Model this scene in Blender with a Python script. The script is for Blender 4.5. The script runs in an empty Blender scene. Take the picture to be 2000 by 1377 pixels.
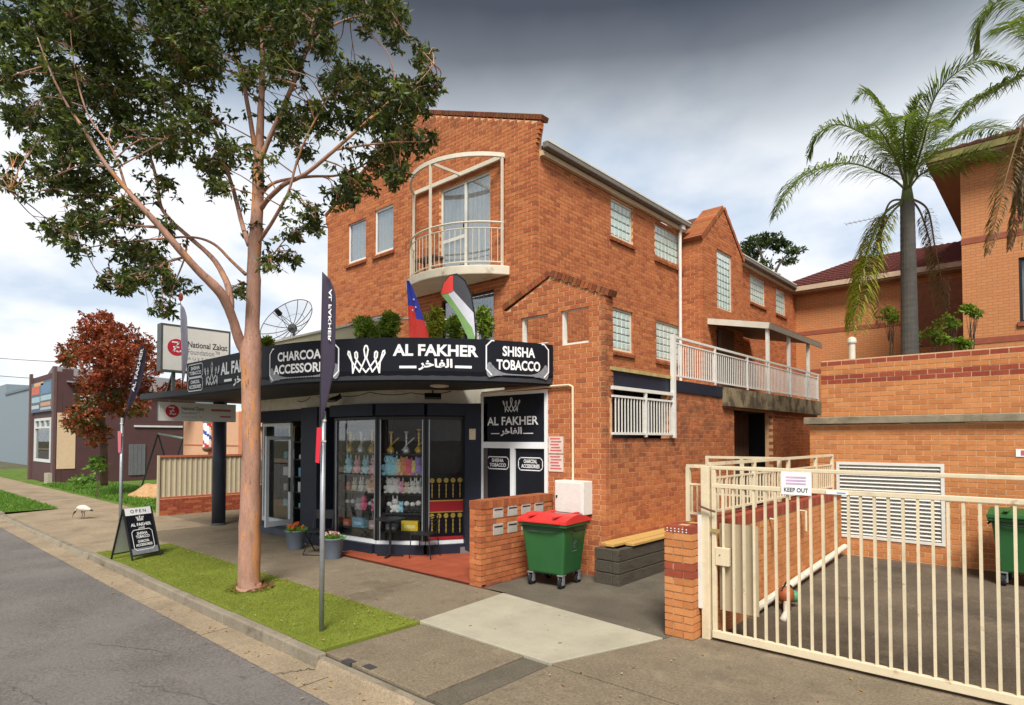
import bpy, math, random
from mathutils import Vector, Matrix
rnd = random.Random(11)
scene = bpy.context.scene
COL = scene.collection

# ------------------------------------------------------------------ camera
CAM = Vector((0, 0, 2.3)); HEAD = math.radians(42); PITCH = math.radians(1.6); FPX = 1189.0
cam = bpy.data.cameras.new('camera'); cam_o = bpy.data.objects.new('camera', cam); COL.objects.link(cam_o)
cam.sensor_width = 36; cam.lens = 36 * FPX / 2000; cam.clip_end = 3000; cam.clip_start = 0.05
SHIFT = 857 - 688.5 - FPX * math.tan(PITCH)
cam.shift_y = SHIFT / 2000
cam_o.location = CAM; cam_o.rotation_euler = (math.pi / 2 + PITCH, 0, HEAD)
scene.camera = cam_o
# ------------------------------------------------------------------ view, sun, sky
scene.view_settings.view_transform = 'Standard'; scene.view_settings.look = 'None'
scene.view_settings.gamma = 1; scene.view_settings.use_curve_mapping = False
scene.view_settings.exposure = 2.0
SUN_EL, SUN_AZ = math.radians(52), math.radians(140)      # azimuth clockwise from +Y: behind the camera, to its right
sun = bpy.data.lights.new('sun', 'SUN'); sun_o = bpy.data.objects.new('sun', sun); COL.objects.link(sun_o)
sun.energy = 1.5; sun.angle = math.radians(22); sun.color = (1, 0.96, 0.9)
sd = Vector((math.sin(SUN_AZ) * math.cos(SUN_EL), math.cos(SUN_AZ) * math.cos(SUN_EL), math.sin(SUN_EL)))
sun_o.rotation_euler = sd.to_track_quat('Z', 'Y').to_euler(); sun_o.location = (0, 0, 30)

world = bpy.data.worlds.new('World'); scene.world = world; world.use_nodes = True
def build_world():
    nt = world.node_tree; N = nt.nodes; L = nt.links; N.clear()
    out = N.new('ShaderNodeOutputWorld'); bg = N.new('ShaderNodeBackground'); L.new(bg.outputs[0], out.inputs[0])
    sky = N.new('ShaderNodeTexSky'); sky.sky_type = 'NISHITA'; sky.sun_disc = False
    sky.sun_elevation = SUN_EL; sky.sun_rotation = SUN_AZ
    tc = N.new('ShaderNodeTexCoord'); sep = N.new('ShaderNodeSeparateXYZ'); L.new(tc.outputs['Generated'], sep.inputs[0])
    def m(op, a, b=None, c=None):
        n = N.new('ShaderNodeMath'); n.operation = op
        for i, s in enumerate((a, b, c)):
            if s is None: continue
            if isinstance(s, (int, float)): n.inputs[i].default_value = s
            else: L.new(s, n.inputs[i])
        return n.outputs[0]
    zc = m('MAXIMUM', sep.outputs[2], 0.0); den = m('ADD', zc, 0.22)
    cx = m('DIVIDE', sep.outputs[0], den); cy = m('DIVIDE', sep.outputs[1], den)
    cmb = N.new('ShaderNodeCombineXYZ'); L.new(cx, cmb.inputs[0]); L.new(cy, cmb.inputs[1])
    def noise(scale, detail, rough, off):
        mp = N.new('ShaderNodeMapping'); mp.inputs['Location'].default_value = off; L.new(cmb.outputs[0], mp.inputs[0])
        n = N.new('ShaderNodeTexNoise'); n.inputs['Scale'].default_value = scale; n.inputs['Detail'].default_value = detail
        n.inputs['Roughness'].default_value = rough; L.new(mp.outputs[0], n.inputs[0]); return n.outputs[0]
    n1 = noise(1.3, 5, 0.5, (3.1, 1.7, 0)); n2 = noise(1.7, 6, 0.52, (7.3, -2.2, 0))
    # thick cloud deck: bright towards the horizon, dark rain cloud overhead, edge broken by noise
    h = m('ADD', sep.outputs[2], m('MULTIPLY', m('SUBTRACT', n1, 0.5), 0.11))
    rp = N.new('ShaderNodeValToRGB'); L.new(h, rp.inputs[0]); e = rp.color_ramp.elements
    e[0].position = 0.0; e[0].color = (1.0, 1.0, 1.0, 1); e[1].position = 0.34; e[1].color = (1.0, 1.0, 1.02, 1)
    for p, c in ((0.42, (0.80, 0.83, 0.86)), (0.475, (0.46, 0.49, 0.52)), (0.53, (0.17, 0.18, 0.195)), (0.585, (0.068, 0.072, 0.08)), (1.0, (0.06, 0.062, 0.068))):
        x = e.new(p); x.color = (*c, 1)
    # blue-grey patches in the bright part
    rp2 = N.new('ShaderNodeValToRGB'); L.new(n2, rp2.inputs[0]); e = rp2.color_ramp.elements
    e[0].position = 0.36; e[0].color = (0.58, 0.68, 0.80, 1); e[1].position = 0.55; e[1].color = (1.0, 1.0, 1.0, 1)
    mul = N.new('ShaderNodeMixRGB'); mul.blend_type = 'MULTIPLY'; mul.inputs[0].default_value = 0.9
    L.new(rp.outputs[0], mul.inputs[1]); L.new(rp2.outputs[0], mul.inputs[2])
    sc_ = N.new('ShaderNodeMixRGB'); sc_.blend_type = 'MULTIPLY'; sc_.inputs[0].default_value = 1
    L.new(mul.outputs[0], sc_.inputs[1]); sc_.inputs[2].default_value = (2.62, 2.62, 2.62, 1)
    mx = N.new('ShaderNodeMixRGB'); mx.inputs[0].default_value = 0.95
    L.new(sky.outputs[0], mx.inputs[1]); L.new(sc_.outputs[0], mx.inputs[2])
    L.new(mx.outputs[0], bg.inputs[0]); bg.inputs[1].default_value = 0.1
build_world()

# ------------------------------------------------------------------ photo pixel (2000 x 1377) -> place
_r = Vector((math.cos(HEAD), math.sin(HEAD), 0)); _f0 = Vector((-math.sin(HEAD), math.cos(HEAD), 0))
_f = _f0 * math.cos(PITCH) + Vector((0, 0, math.sin(PITCH))); _u = Vector((0, 0, math.cos(PITCH))) - _f0 * math.sin(PITCH)
def ray(x, y): return _f + _r * ((x - 1000) / FPX) - _u * ((y - 688.5 - SHIFT) / FPX)
def G(x, y, z=0.0): d = ray(x, y); return CAM + d * ((z - CAM.z) / d.z)
def onY(x, y, Y): d = ray(x, y); return CAM + d * (Y / d.y)
def onX(x, y, X): d = ray(x, y); return CAM + d * (X / d.x)
def dep(x, y, t): return CAM + ray(x, y) * t

# ------------------------------------------------------------------ scene graph helpers
WL = {}
def wloc(o): return WL.get(o.name, Vector((0, 0, 0))) if o else Vector((0, 0, 0))
def tag(o, label=None, cat=None, group=None, kind=None):
    if label: o['label'] = label
    if cat: o['category'] = cat
    if group: o['group'] = group
    if kind: o['kind'] = kind
    return o
def thing(name, label, cat, loc, group=None):
    o = bpy.data.objects.new(name, None); COL.objects.link(o); o.location = loc; o.empty_display_size = 0.2
    WL[o.name] = Vector(loc); return tag(o, label, cat, group)
def link(name, me, parent=None, loc=(0, 0, 0)):
    o = bpy.data.objects.new(name, me); COL.objects.link(o); o.location = loc; o.parent = parent
    WL[o.name] = wloc(parent) + Vector(loc); return o
def copy_tree(o, parent=None):
    c = o.copy(); COL.objects.link(c); c.parent = parent
    for ch in o.children: copy_tree(ch, c)
    return c

class Fr:
    """wall frame: u to the right seen from outside, n outward, z up"""
    def __init__(s, O, ang): s.O = Vector((O[0], O[1], 0)); s.U = Vector((math.cos(ang), math.sin(ang), 0)); s.N = Vector((s.U.y, -s.U.x, 0)); s.ang = ang
    def P(s, u, n, z): return s.O + s.U * u + s.N * n + Vector((0, 0, z))
WORLD = Fr((0, 0), 0)

class MB:
    def __init__(s): s.v = []; s.f = []; s.m = []; s.c = []; s.mi = 0; s.col = None
    def face(s, idx): s.f.append(idx); s.m.append(s.mi); s.c.append(s.col)
    def quad(s, *p):
        b = len(s.v); s.v += [tuple(q) for q in p]; s.face(tuple(range(b, b + len(p))))
    def hexa(s, p, skip=()):
        b = len(s.v); s.v += [tuple(q) for q in p]
        for i, q in enumerate(((0, 3, 2, 1), (4, 5, 6, 7), (0, 1, 5, 4), (1, 2, 6, 5), (2, 3, 7, 6), (3, 0, 4, 7))):
            if i not in skip: s.face(tuple(b + k for k in q))
    def box(s, x0, x1, y0, y1, z0, z1, skip=()):
        s.hexa([(x0, y0, z0), (x1, y0, z0), (x1, y1, z0), (x0, y1, z0), (x0, y0, z1), (x1, y0, z1), (x1, y1, z1), (x0, y1, z1)], skip); return s
    def fbox(s, F, u0, u1, n0, n1, z0, z1, skip=()):
        # n1 outward; front face = -y like
        P = F.P
        s.hexa([P(u0, n1, z0), P(u1, n1, z0), P(u1, n0, z0), P(u0, n0, z0), P(u0, n1, z1), P(u1, n1, z1), P(u1, n0, z1), P(u0, n0, z1)], skip); return s
    def bar(s, a, b, w, h=None, up=(0, 0, 1)):
        a = Vector(a); b = Vector(b); h = h or w; d = (b - a).normalized(); up = Vector(up)
        if abs(d.dot(up)) > 0.95: up = Vector((0, 1, 0))
        x = d.cross(up).normalized() * (w / 2); y = x.cross(d).normalized() * (h / 2)
        s.hexa([a - x - y, a + x - y, b + x - y, b - x - y, a - x + y, a + x + y, b + x + y, b - x + y]); return s
    def tube(s, pts, rad, n=8, cap=True):
        pts = [Vector(p) for p in pts]
        if not isinstance(rad, (list, tuple)): rad = [rad] * len(pts)
        base = len(s.v); prev = None
        for i, p in enumerate(pts):
            d = (pts[min(i + 1, len(pts) - 1)] - pts[max(i - 1, 0)])
            d = d.normalized() if d.length > 1e-9 else Vector((0, 0, 1))
            if prev is None:
                a = Vector((0, 0, 1)) if abs(d.z) < 0.9 else Vector((1, 0, 0)); x = d.cross(a).normalized()
            else:
                x = prev - d * prev.dot(d); x = x.normalized() if x.length > 1e-6 else d.orthogonal().normalized()
            prev = x; y = d.cross(x)
            for k in range(n):
                t = 2 * math.pi * k / n; s.v.append(tuple(p + (x * math.cos(t) + y * math.sin(t)) * rad[i]))
        for i in range(len(pts) - 1):
            for k in range(n):
                a = base + i * n + k; b = base + i * n + (k + 1) % n; s.face((a, b, b + n, a + n))
        if cap:
            s.face(tuple(base + k for k in reversed(range(n)))); e = base + (len(pts) - 1) * n; s.face(tuple(e + k for k in range(n)))
        return s
    def lathe(s, c, prof, n=16, cap=True):
        c = Vector(c); base = len(s.v)
        for r, z in prof:
            for k in range(n):
                t = 2 * math.pi * k / n; s.v.append((c.x + r * math.cos(t), c.y + r * math.sin(t), c.z + z))
        for i in range(len(prof) - 1):
            for k in range(n):
                a = base + i * n + k; b = base + i * n + (k + 1) % n; s.face((a, b, b + n, a + n))
        if cap:
            s.face(tuple(base + k for k in reversed(range(n)))); e = base + (len(prof) - 1) * n; s.face(tuple(e + k for k in range(n)))
        return s
    def ball(s, c, rx, ry=None, rz=None, n=10, m=6):
        ry = ry or rx; rz = rz or rx; c = Vector(c); base = len(s.v)
        for i in range(1, m):
            a = math.pi * i / m
            for k in range(n):
                t = 2 * math.pi * k / n; s.v.append((c.x + rx * math.sin(a) * math.cos(t), c.y + ry * math.sin(a) * math.sin(t), c.z + rz * math.cos(a)))
        top = len(s.v); s.v.append((c.x, c.y, c.z + rz)); bot = len(s.v); s.v.append((c.x, c.y, c.z - rz))
        for i in range(m - 2):
            for k in range(n):
                a = base + i * n + k; b = base + i * n + (k + 1) % n; s.face((a, a + n, b + n, b))
        for k in range(n):
            s.face((top, base + k, base + (k + 1) % n)); e = base + (m - 2) * n; s.face((bot, e + (k + 1) % n, e + k))
        return s
    def prism(s, pts, z0, z1):
        """vertical prism over an x,y outline (counter-clockwise)"""
        n = len(pts); b = len(s.v)
        s.v += [(p[0], p[1], z0) for p in pts] + [(p[0], p[1], z1) for p in pts]
        s.face(tuple(b + k for k in reversed(range(n)))); s.face(tuple(b + n + k for k in range(n)))
        for k in range(n): s.face((b + k, b + (k + 1) % n, b + n + (k + 1) % n, b + n + k))
        return s
    def slab(s, F, pts, n0, n1):
        """plate: outline (u,z) counter-clockwise seen from outside, thick from n0 to n1"""
        n = len(pts); b = len(s.v)
        s.v += [tuple(F.P(u, n0, z)) for u, z in pts] + [tuple(F.P(u, n1, z)) for u, z in pts]
        s.face(tuple(b + k for k in reversed(range(n)))); s.face(tuple(b + n + k for k in range(n)))
        for k in range(n): s.face((b + k, b + (k + 1) % n, b + n + (k + 1) % n, b + n + k))
        return s
    def leaf(s, p, d, nrm, l, w, col):
        p = Vector(p); d = Vector(d).normalized(); x = d.cross(Vector(nrm))
        x = x.normalized() * (w / 2) if x.length > 1e-5 else Vector((w / 2, 0, 0))
        b = len(s.v); mid = p + d * (l * 0.45)
        s.v += [tuple(p), tuple(mid + x), tuple(p + d * l), tuple(mid - x)]; s.f.append((b, b + 1, b + 2, b + 3)); s.m.append(s.mi); s.c.append(col)
    def mesh(s, name, mats, off=(0, 0, 0), smooth=False):
        me = bpy.data.meshes.new(name); ox, oy, oz = off
        if smooth:                      # weld shared corners so the surface shades smoothly
            idx = {}; nv = []; mp = []
            for p in s.v:
                k = (round(p[0], 5), round(p[1], 5), round(p[2], 5))
                if k not in idx: idx[k] = len(nv); nv.append(p)
                mp.append(idx[k])
            nf = []; nm_ = []; nc = []
            for f, a, c in zip(s.f, s.m, s.c):
                g = tuple(dict.fromkeys(mp[i] for i in f))
                if len(g) > 2: nf.append(g); nm_.append(a); nc.append(c)
            s.v, s.f, s.m, s.c = nv, nf, nm_, nc
        me.from_pydata([(a - ox, b - oy, c - oz) for a, b, c in s.v], [], s.f)
        for m in (mats if isinstance(mats, (list, tuple)) else [mats]): me.materials.append(m)
        if any(s.m): me.polygons.foreach_set('material_index', s.m)
        if any(c is not None for c in s.c):
            at = me.attributes.new('col', 'FLOAT_COLOR', 'FACE'); buf = []
            for c in s.c: c = c or (1, 1, 1); buf += [c[0], c[1], c[2], 1.0]
            at.data.foreach_set('color', buf)
        if smooth: me.polygons.foreach_set('use_smooth', [True] * len(me.polygons))
        me.update(); return me
    def build(s, name, mats, parent=None, smooth=False, bevel=0, org=None):
        off = wloc(parent); loc = (0, 0, 0)
        if org is not None: loc = Vector(org) - off; off = Vector(org)
        o = link(name, s.mesh(name, mats, off, smooth), parent, loc)
        if bevel:
            md = o.modifiers.new('bevel', 'BEVEL'); md.width = bevel; md.segments = 2; md.limit_method = 'ANGLE'; md.angle_limit = math.radians(40)
        return o

# ------------------------------------------------------------------ materials
MATS = {}
def pm(name, col, rough=0.6, metal=0.0, var=0.12, scale=6.0, bump=0.0, bscale=60.0, attr=False, spec=0.4, stain=None, fine=0.0, fscale=90.0, coat=0.0, stretch=None):
    if name in MATS: return MATS[name]
    m = bpy.data.materials.new(name); m.use_nodes = True; nt = m.node_tree; N = nt.nodes; L = nt.links
    b = N['Principled BSDF']; b.inputs['Roughness'].default_value = rough; b.inputs['Metallic'].default_value = metal
    b.inputs['Specular IOR Level'].default_value = spec; b.inputs['Coat Weight'].default_value = coat
    geo = N.new('ShaderNodeNewGeometry'); pos = geo.outputs['Position']
    if stretch:
        mp = N.new('ShaderNodeMapping'); mp.inputs['Scale'].default_value = stretch; L.new(pos, mp.inputs[0]); pos = mp.outputs[0]
    def noise(sc, det=5, ro=0.6):
        n = N.new('ShaderNodeTexNoise'); n.inputs['Scale'].default_value = sc; n.inputs['Detail'].default_value = det; n.inputs['Roughness'].default_value = ro
        L.new(pos, n.inputs[0]); return n.outputs[0]
    if attr:
        a = N.new('ShaderNodeAttribute'); a.attribute_name = 'col'; cur = a.outputs['Color']
    else:
        c = N.new('ShaderNodeRGB'); c.outputs[0].default_value = (*col, 1); cur = c.outputs[0]
    def mul(cur, fac, lo, hi):
        mr = N.new('ShaderNodeMapRange'); L.new(fac, mr.inputs[0]); mr.inputs[1].default_value = 0.25; mr.inputs[2].default_value = 0.75
        mr.inputs[3].default_value = lo; mr.inputs[4].default_value = hi
        x = N.new('ShaderNodeVectorMath'); x.operation = 'SCALE'; L.new(cur, x.inputs[0]); L.new(mr.outputs[0], x.inputs['Scale']); return x.outputs[0]
    if var: cur = mul(cur, noise(scale), 1 - var, 1 + var)
    if fine: cur = mul(cur, noise(fscale, 3, 0.7), 1 - fine, 1 + fine)
    for st in (stain or []):          # (colour, noise scale, threshold, softness, strength)
        sc_, thr, soft, amt = st[1:5]
        mr = N.new('ShaderNodeMapRange'); L.new(noise(sc_, 6, 0.65), mr.inputs[0]); mr.inputs[1].default_value = thr; mr.inputs[2].default_value = thr + soft
        mr.inputs[3].default_value = 0; mr.inputs[4].default_value = amt
        mx = N.new('ShaderNodeMixRGB'); L.new(mr.outputs[0], mx.inputs[0]); L.new(cur, mx.inputs[1]); mx.inputs[2].default_value = (*st[0], 1); cur = mx.outputs[0]
    L.new(cur, b.inputs['Base Color'])
    if bump:
        bp = N.new('ShaderNodeBump'); bp.inputs['Strength'].default_value = bump; bp.inputs['Distance'].default_value = 0.01
        L.new(noise(bscale, 4, 0.7), bp.inputs['Height']); L.new(bp.outputs[0], b.inputs['Normal'])
    MATS[name] = m; return m

def glass(name, tint=(0.9, 0.95, 0.95), refl=1.0):
    if name in MATS: return MATS[name]
    m = bpy.data.materials.new(name); m.use_nodes = True; nt = m.node_tree; N = nt.nodes; L = nt.links; N.clear()
    out = N.new('ShaderNodeOutputMaterial'); mx = N.new('ShaderNodeMixShader'); tr = N.new('ShaderNodeBsdfTransparent'); gl = N.new('ShaderNodeBsdfGlossy')
    tr.inputs[0].default_value = (*tint, 1); gl.inputs['Roughness'].default_value = 0.02
    fr = N.new('ShaderNodeFresnel'); fr.inputs[0].default_value = 1.5
    mu = N.new('ShaderNodeMath'); mu.operation = 'MULTIPLY'; mu.inputs[1].default_value = refl; L.new(fr.outputs[0], mu.inputs[0]); mu.use_clamp = True
    L.new(mu.outputs[0], mx.inputs[0]); L.new(tr.outputs[0], mx.inputs[1]); L.new(gl.outputs[0], mx.inputs[2]); L.new(mx.outputs[0], out.inputs[0])
    MATS[name] = m; return m

def foliage(name, trans=0.35, rough=0.5):
    if name in MATS: return MATS[name]
    m = bpy.data.materials.new(name); m.use_nodes = True; nt = m.node_tree; N = nt.nodes; L = nt.links; b = N['Principled BSDF']; out = N['Material Output']
    a = N.new('ShaderNodeAttribute'); a.attribute_name = 'col'; L.new(a.outputs['Color'], b.inputs['Base Color']); b.inputs['Roughness'].default_value = rough
    b.inputs['Specular IOR Level'].default_value = 0.35
    t = N.new('ShaderNodeBsdfTranslucent'); g = N.new('ShaderNodeVectorMath'); g.operation = 'MULTIPLY'; g.inputs[1].default_value = (1.4, 1.5, 0.8)
    L.new(a.outputs['Color'], g.inputs[0]); L.new(g.outputs[0], t.inputs[0])
    mx = N.new('ShaderNodeMixShader'); mx.inputs[0].default_value = trans; L.new(b.outputs[0], mx.inputs[1]); L.new(t.outputs[0], mx.inputs[2]); L.new(mx.outputs[0], out.inputs[0])
    MATS[name] = m; return m

def screen_mat(name, col, alpha):
    """fine woven mesh: part thread, part hole"""
    m = bpy.data.materials.new(name); m.use_nodes = True; nt = m.node_tree; N = nt.nodes; L = nt.links; b = N['Principled BSDF']; out = N['Material Output']
    b.inputs['Base Color'].default_value = (*col, 1); t = N.new('ShaderNodeBsdfTransparent'); mx = N.new('ShaderNodeMixShader'); mx.inputs[0].default_value = alpha
    L.new(t.outputs[0], mx.inputs[1]); L.new(b.outputs[0], mx.inputs[2]); L.new(mx.outputs[0], out.inputs[0]); return m

BRK = pm('brick_clay', (1, 1, 1), 0.85, var=0.16, scale=9, fine=0.22, fscale=55, bump=0.5, bscale=70, attr=True, spec=0.2,
         stain=[((0.10, 0.055, 0.035), 0.9, 0.62, 0.12, 0.4)])
def brick_weather():
    # lichen and soot: patchy dark growth on the low side wall under the railing and on the gable's top courses
    nt = BRK.node_tree; N = nt.nodes; L = nt.links; b = N['Principled BSDF']; src = b.inputs['Base Color'].links[0].from_socket
    geo = N.new('ShaderNodeNewGeometry'); sp = N.new('ShaderNodeSeparateXYZ'); L.new(geo.outputs['Position'], sp.inputs[0])
    def ramp(s, a, c):
        m = N.new('ShaderNodeMapRange'); L.new(s, m.inputs[0]); m.inputs[1].default_value = a; m.inputs[2].default_value = c; return m.outputs[0]
    def mul(a, c):
        m = N.new('ShaderNodeMath'); m.operation = 'MULTIPLY'; L.new(a, m.inputs[0]); L.new(c, m.inputs[1]); return m.outputs[0]
    side = mul(mul(ramp(sp.outputs[0], -5.75, -5.65), ramp(sp.outputs[2], 1.5, 2.2)), ramp(sp.outputs[1], 25, 8)); top = mul(ramp(sp.outputs[2], 9.0, 10.2), ramp(sp.outputs[1], 10.2, 9.7))
    ad = N.new('ShaderNodeMath'); ad.operation = 'MAXIMUM'; L.new(side, ad.inputs[0]); L.new(top, ad.inputs[1])
    n = N.new('ShaderNodeTexNoise'); n.inputs['Scale'].default_value = 3.2; n.inputs['Detail'].default_value = 8; n.inputs['Roughness'].default_value = .75; L.new(geo.outputs['Position'], n.inputs[0])
    f = mul(ramp(n.outputs[0], .42, .60), ad.outputs[0]); sc_ = N.new('ShaderNodeMath'); sc_.operation = 'MULTIPLY'; sc_.inputs[1].default_value = .8; L.new(f, sc_.inputs[0])
    mx = N.new('ShaderNodeMixRGB'); L.new(sc_.outputs[0], mx.inputs[0]); L.new(src, mx.inputs[1]); mx.inputs[2].default_value = (.085, .05, .033, 1); L.new(mx.outputs[0], b.inputs['Base Color'])
brick_weather()
MORT = pm('mortar', (0.64, 0.375, 0.20), 0.95, var=0.14, scale=14, bump=0.4, spec=0.1)
MORT2 = pm('mortar_pale', (0.58, 0.38, 0.22), 0.95, var=0.15, scale=14, bump=0.4, spec=0.1)
BRK2 = pm('brick_pale_clay', (1, 1, 1), 0.85, var=0.12, scale=7, fine=0.15, fscale=55, bump=0.4, bscale=70, attr=True, spec=0.2)
CREAM = pm('cream_paint', (0.66, 0.56, 0.38), 0.45, var=0.07, scale=12, fine=0.05, stain=[((0.30, 0.16, 0.07), 6, 0.63, 0.06, 0.55), ((.45, .38, .26), 2.2, .55, .12, .5)])
WHITE = pm('white_paint', (0.68, 0.67, 0.61), 0.45, var=0.08, scale=9, fine=0.06, stain=[((.42, .37, .28), 4, .60, .12, .45)])
OFFW = pm('offwhite_paint', (0.62, 0.58, 0.47), 0.6, var=0.1, scale=5, fine=0.06, stain=[((0.22, 0.19, 0.13), 3, 0.58, 0.15, 0.5)])
NAVY = pm('navy_paint', (0.018, 0.022, 0.036), 0.5, var=0.15, scale=4, fine=0.1, spec=.2)
SIGNB = pm('black_sign_vinyl', (0.011, 0.012, 0.017), 0.5, var=0.1, scale=3, spec=0.12)
BLACK = pm('black_metal', (0.012, 0.012, 0.013), 0.45, var=0.1)
LETTER = pm('white_vinyl', (0.8, 0.8, 0.8), 0.5, var=0.03)
GREYV = pm('grey_vinyl', (0.20, 0.21, 0.23), 0.5, var=0.25, scale=14)
ALU = pm('white_aluminium', (0.74, 0.76, 0.76), 0.35, var=0.04)
GALV = pm('galvanised_steel', (0.36, 0.38, 0.40), 0.42, metal=0.6, var=0.12, scale=12, fine=0.08)
GLASS = glass('window_glass', (0.96, 0.98, 0.98), 0.7)
SHOPG = glass('shop_glass', (0.97, 0.98, 0.98), 0.3)
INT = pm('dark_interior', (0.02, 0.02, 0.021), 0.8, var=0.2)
RED = pm('red_vinyl', (0.55, 0.02, 0.04), 0.45, var=0.05)
LEAFM = foliage('leaf')
BLOOM = foliage('blossom', 0.25, 0.7)

# ------------------------------------------------------------------ brickwork
CH, BH, BL, JT, BD = 0.086, 0.072, 0.226, 0.014, 0.105
PAL = [(0.43, 0.140, 0.053), (0.46, 0.155, 0.058), (0.40, 0.123, 0.047), (0.48, 0.172, 0.064), (0.37, 0.112, 0.045), (0.44, 0.145, 0.055), (0.325, 0.098, 0.042), (0.42, 0.134, 0.051)]
PAL2 = [(0.51, 0.205, 0.072), (0.49, 0.19, 0.066), (0.54, 0.225, 0.082), (0.45, 0.17, 0.06), (0.52, 0.21, 0.075)]
PALR = [(0.28, 0.06, 0.032), (0.31, 0.07, 0.036), (0.25, 0.052, 0.03)]
class Bricks:
    """collects the bricks of one thing; the nearest 300 become parts, the rest one joined part"""
    def __init__(s, root, mat, pal): s.root = root; s.mat = mat; s.pal = pal; s.b = []
    def add(s, F, u0, u1, z, h=BH, n=0.0, d=BD, pal=None):
        p = pal or s.pal
        s.b.append((F, u0, u1, z, h, n + rnd.uniform(-0.0016, 0.0016), d, rnd.randrange(len(p)), p))
    def wall(s, F, L, z0, z1, openings=(), rake=None, alt=(None, None), pal=None, bands=None, altz=99):
        i = 0; z = z0
        while z + 0.03 < z1:
            h = min(BH, z1 - z); a, b = 0.0, L
            if alt[0] is not None and z < altz and (i + alt[0]) % 2: a = BD + JT
            if alt[1] is not None and z < altz and (i + alt[1]) % 2: b = L - BD - JT
            if rake:
                r = rake(z + h)
                if r is None: break
                a = r[0] if r[0] < 0 else max(a, r[0]); b = r[1] if r[1] > L else min(b, r[1])
            segs = [(a, b)]
            for (o0, o1, q0, q1) in openings:
                if z + h * 0.5 > q0 and z + h * 0.5 < q1:
                    ns = []
                    for (p, q) in segs:
                        if o1 <= p or o0 >= q: ns.append((p, q)); continue
                        if o0 > p: ns.append((p, o0))
                        if o1 < q: ns.append((o1, q))
                    segs = ns
            off = 0.12 * (i % 2); wp = pal
            if bands:
                for (q0, q1, bp) in bands:
                    if q0 <= z + h / 2 <= q1: wp = bp
            for (p, q) in segs:
                k = math.floor((p - off) / 0.24); u = off + k * 0.24
                while u < q - 0.02:
                    c0 = max(u, p); c1 = min(u + BL, q)
                    if q - c1 < 0.035 and c1 < q: c1 = q
                    if c1 - c0 > 0.03: s.add(F, c0, c1, z, h, pal=wp)
                    u += 0.24
            i += 1; z += CH
    def finish(s, limit=300):
        def key(t):
            c = t[0].P((t[1] + t[2]) / 2, 0, t[3]) - CAM
            return c.length / max(0.05, -(c.normalized().dot(t[0].N)) ** 1.0 if c.normalized().dot(t[0].N) < 0 else 0.01) ** 0.3
        full = [t for t in s.b if abs((t[2] - t[1]) - BL) < 1e-4 and abs(t[4] - BH) < 1e-4 and t[6] == BD]
        if len(s.b) <= limit: indiv = s.b
        else: indiv = sorted(full, key=key)[:limit]
        ids = set(id(t) for t in indiv); cache = {}
        rest = MB()
        for t in s.b:
            F, u0, u1, z, h, n, d, ci, p = t
            if id(t) in ids:
                k = (round(u1 - u0, 3), round(h, 3), d, p[ci])
                if k not in cache:
                    m = MB(); m.col = p[ci]; w = (u1 - u0) / 2
                    m.box(-w, w, 0, d, 0, h, skip=(4,)); cache[k] = m.mesh('brick', s.mat)
                o = link('brick', cache[k], s.root, F.P((u0 + u1) / 2, n, z) - wloc(s.root)); o.rotation_euler.z = F.ang
            else:
                rest.col = p[ci]; rest.fbox(F, u0, u1, n - d, n, z, z + h, skip=(4,))
        if rest.v: tag(rest.build('brickwork', s.mat, s.root), kind='stuff')

def backing(mb, F, L, z0, z1, openings=(), n=-0.006, th=0.2, gable=None, ends=0.012):
    e = 0.006
    us = sorted({ends, L - ends} | {x for o in openings for x in (o[0] - e, o[1] + e) if ends < x < L - ends})
    zs = sorted({z0, z1} | {x for o in openings for x in (o[2] - e, o[3] + e) if z0 < x < z1})
    def solid(i, j):
        if i < 0 or j < 0 or i >= len(us) - 1 or j >= len(zs) - 1: return False
        u = (us[i] + us[i + 1]) / 2; z = (zs[j] + zs[j + 1]) / 2
        return not any(o[0] - e < u < o[1] + e and o[2] - e < z < o[3] + e for o in openings)
    P = F.P; b = n - th
    for i in range(len(us) - 1):
        for j in range(len(zs) - 1):
            if not solid(i, j): continue
            a0, a1, q0, q1 = us[i], us[i + 1], zs[j], zs[j + 1]
            mb.quad(P(a0, n, q0), P(a1, n, q0), P(a1, n, q1), P(a0, n, q1)); mb.quad(P(a1, b, q0), P(a0, b, q0), P(a0, b, q1), P(a1, b, q1))
            if not solid(i - 1, j): mb.quad(P(a0, b, q0), P(a0, n, q0), P(a0, n, q1), P(a0, b, q1))
            if not solid(i + 1, j): mb.quad(P(a1, n, q0), P(a1, b, q0), P(a1, b, q1), P(a1, n, q1))
            if not solid(i, j - 1): mb.quad(P(a0, b, q0), P(a1, b, q0), P(a1, n, q0), P(a0, n, q0))
            if not solid(i, j + 1) and not (gable and j == len(zs) - 2): mb.quad(P(a0, n, q1), P(a1, n, q1), P(a1, b, q1), P(a0, b, q1))
    if gable: mb.slab(F, [(ends, z1), (L - ends, z1)] + [g for g in gable], b, n)

def ruler(mb, F, pts, w, n0, n1):
    """flat stroke along (u,z) points on a wall"""
    for (a, b) in zip(pts, pts[1:]):
        a = Vector(a); b = Vector(b); d = (b - a); d = d.normalized() if d.length else Vector((1, 0)); x = Vector((-d.y, d.x)) * (w / 2); a2 = a - d * (w * 0.3); b2 = b + d * (w * 0.3)
        mb.slab(F, [tuple(a2 - x), tuple(b2 - x), tuple(b2 + x), tuple(a2 + x)], n0, n1)

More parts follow.
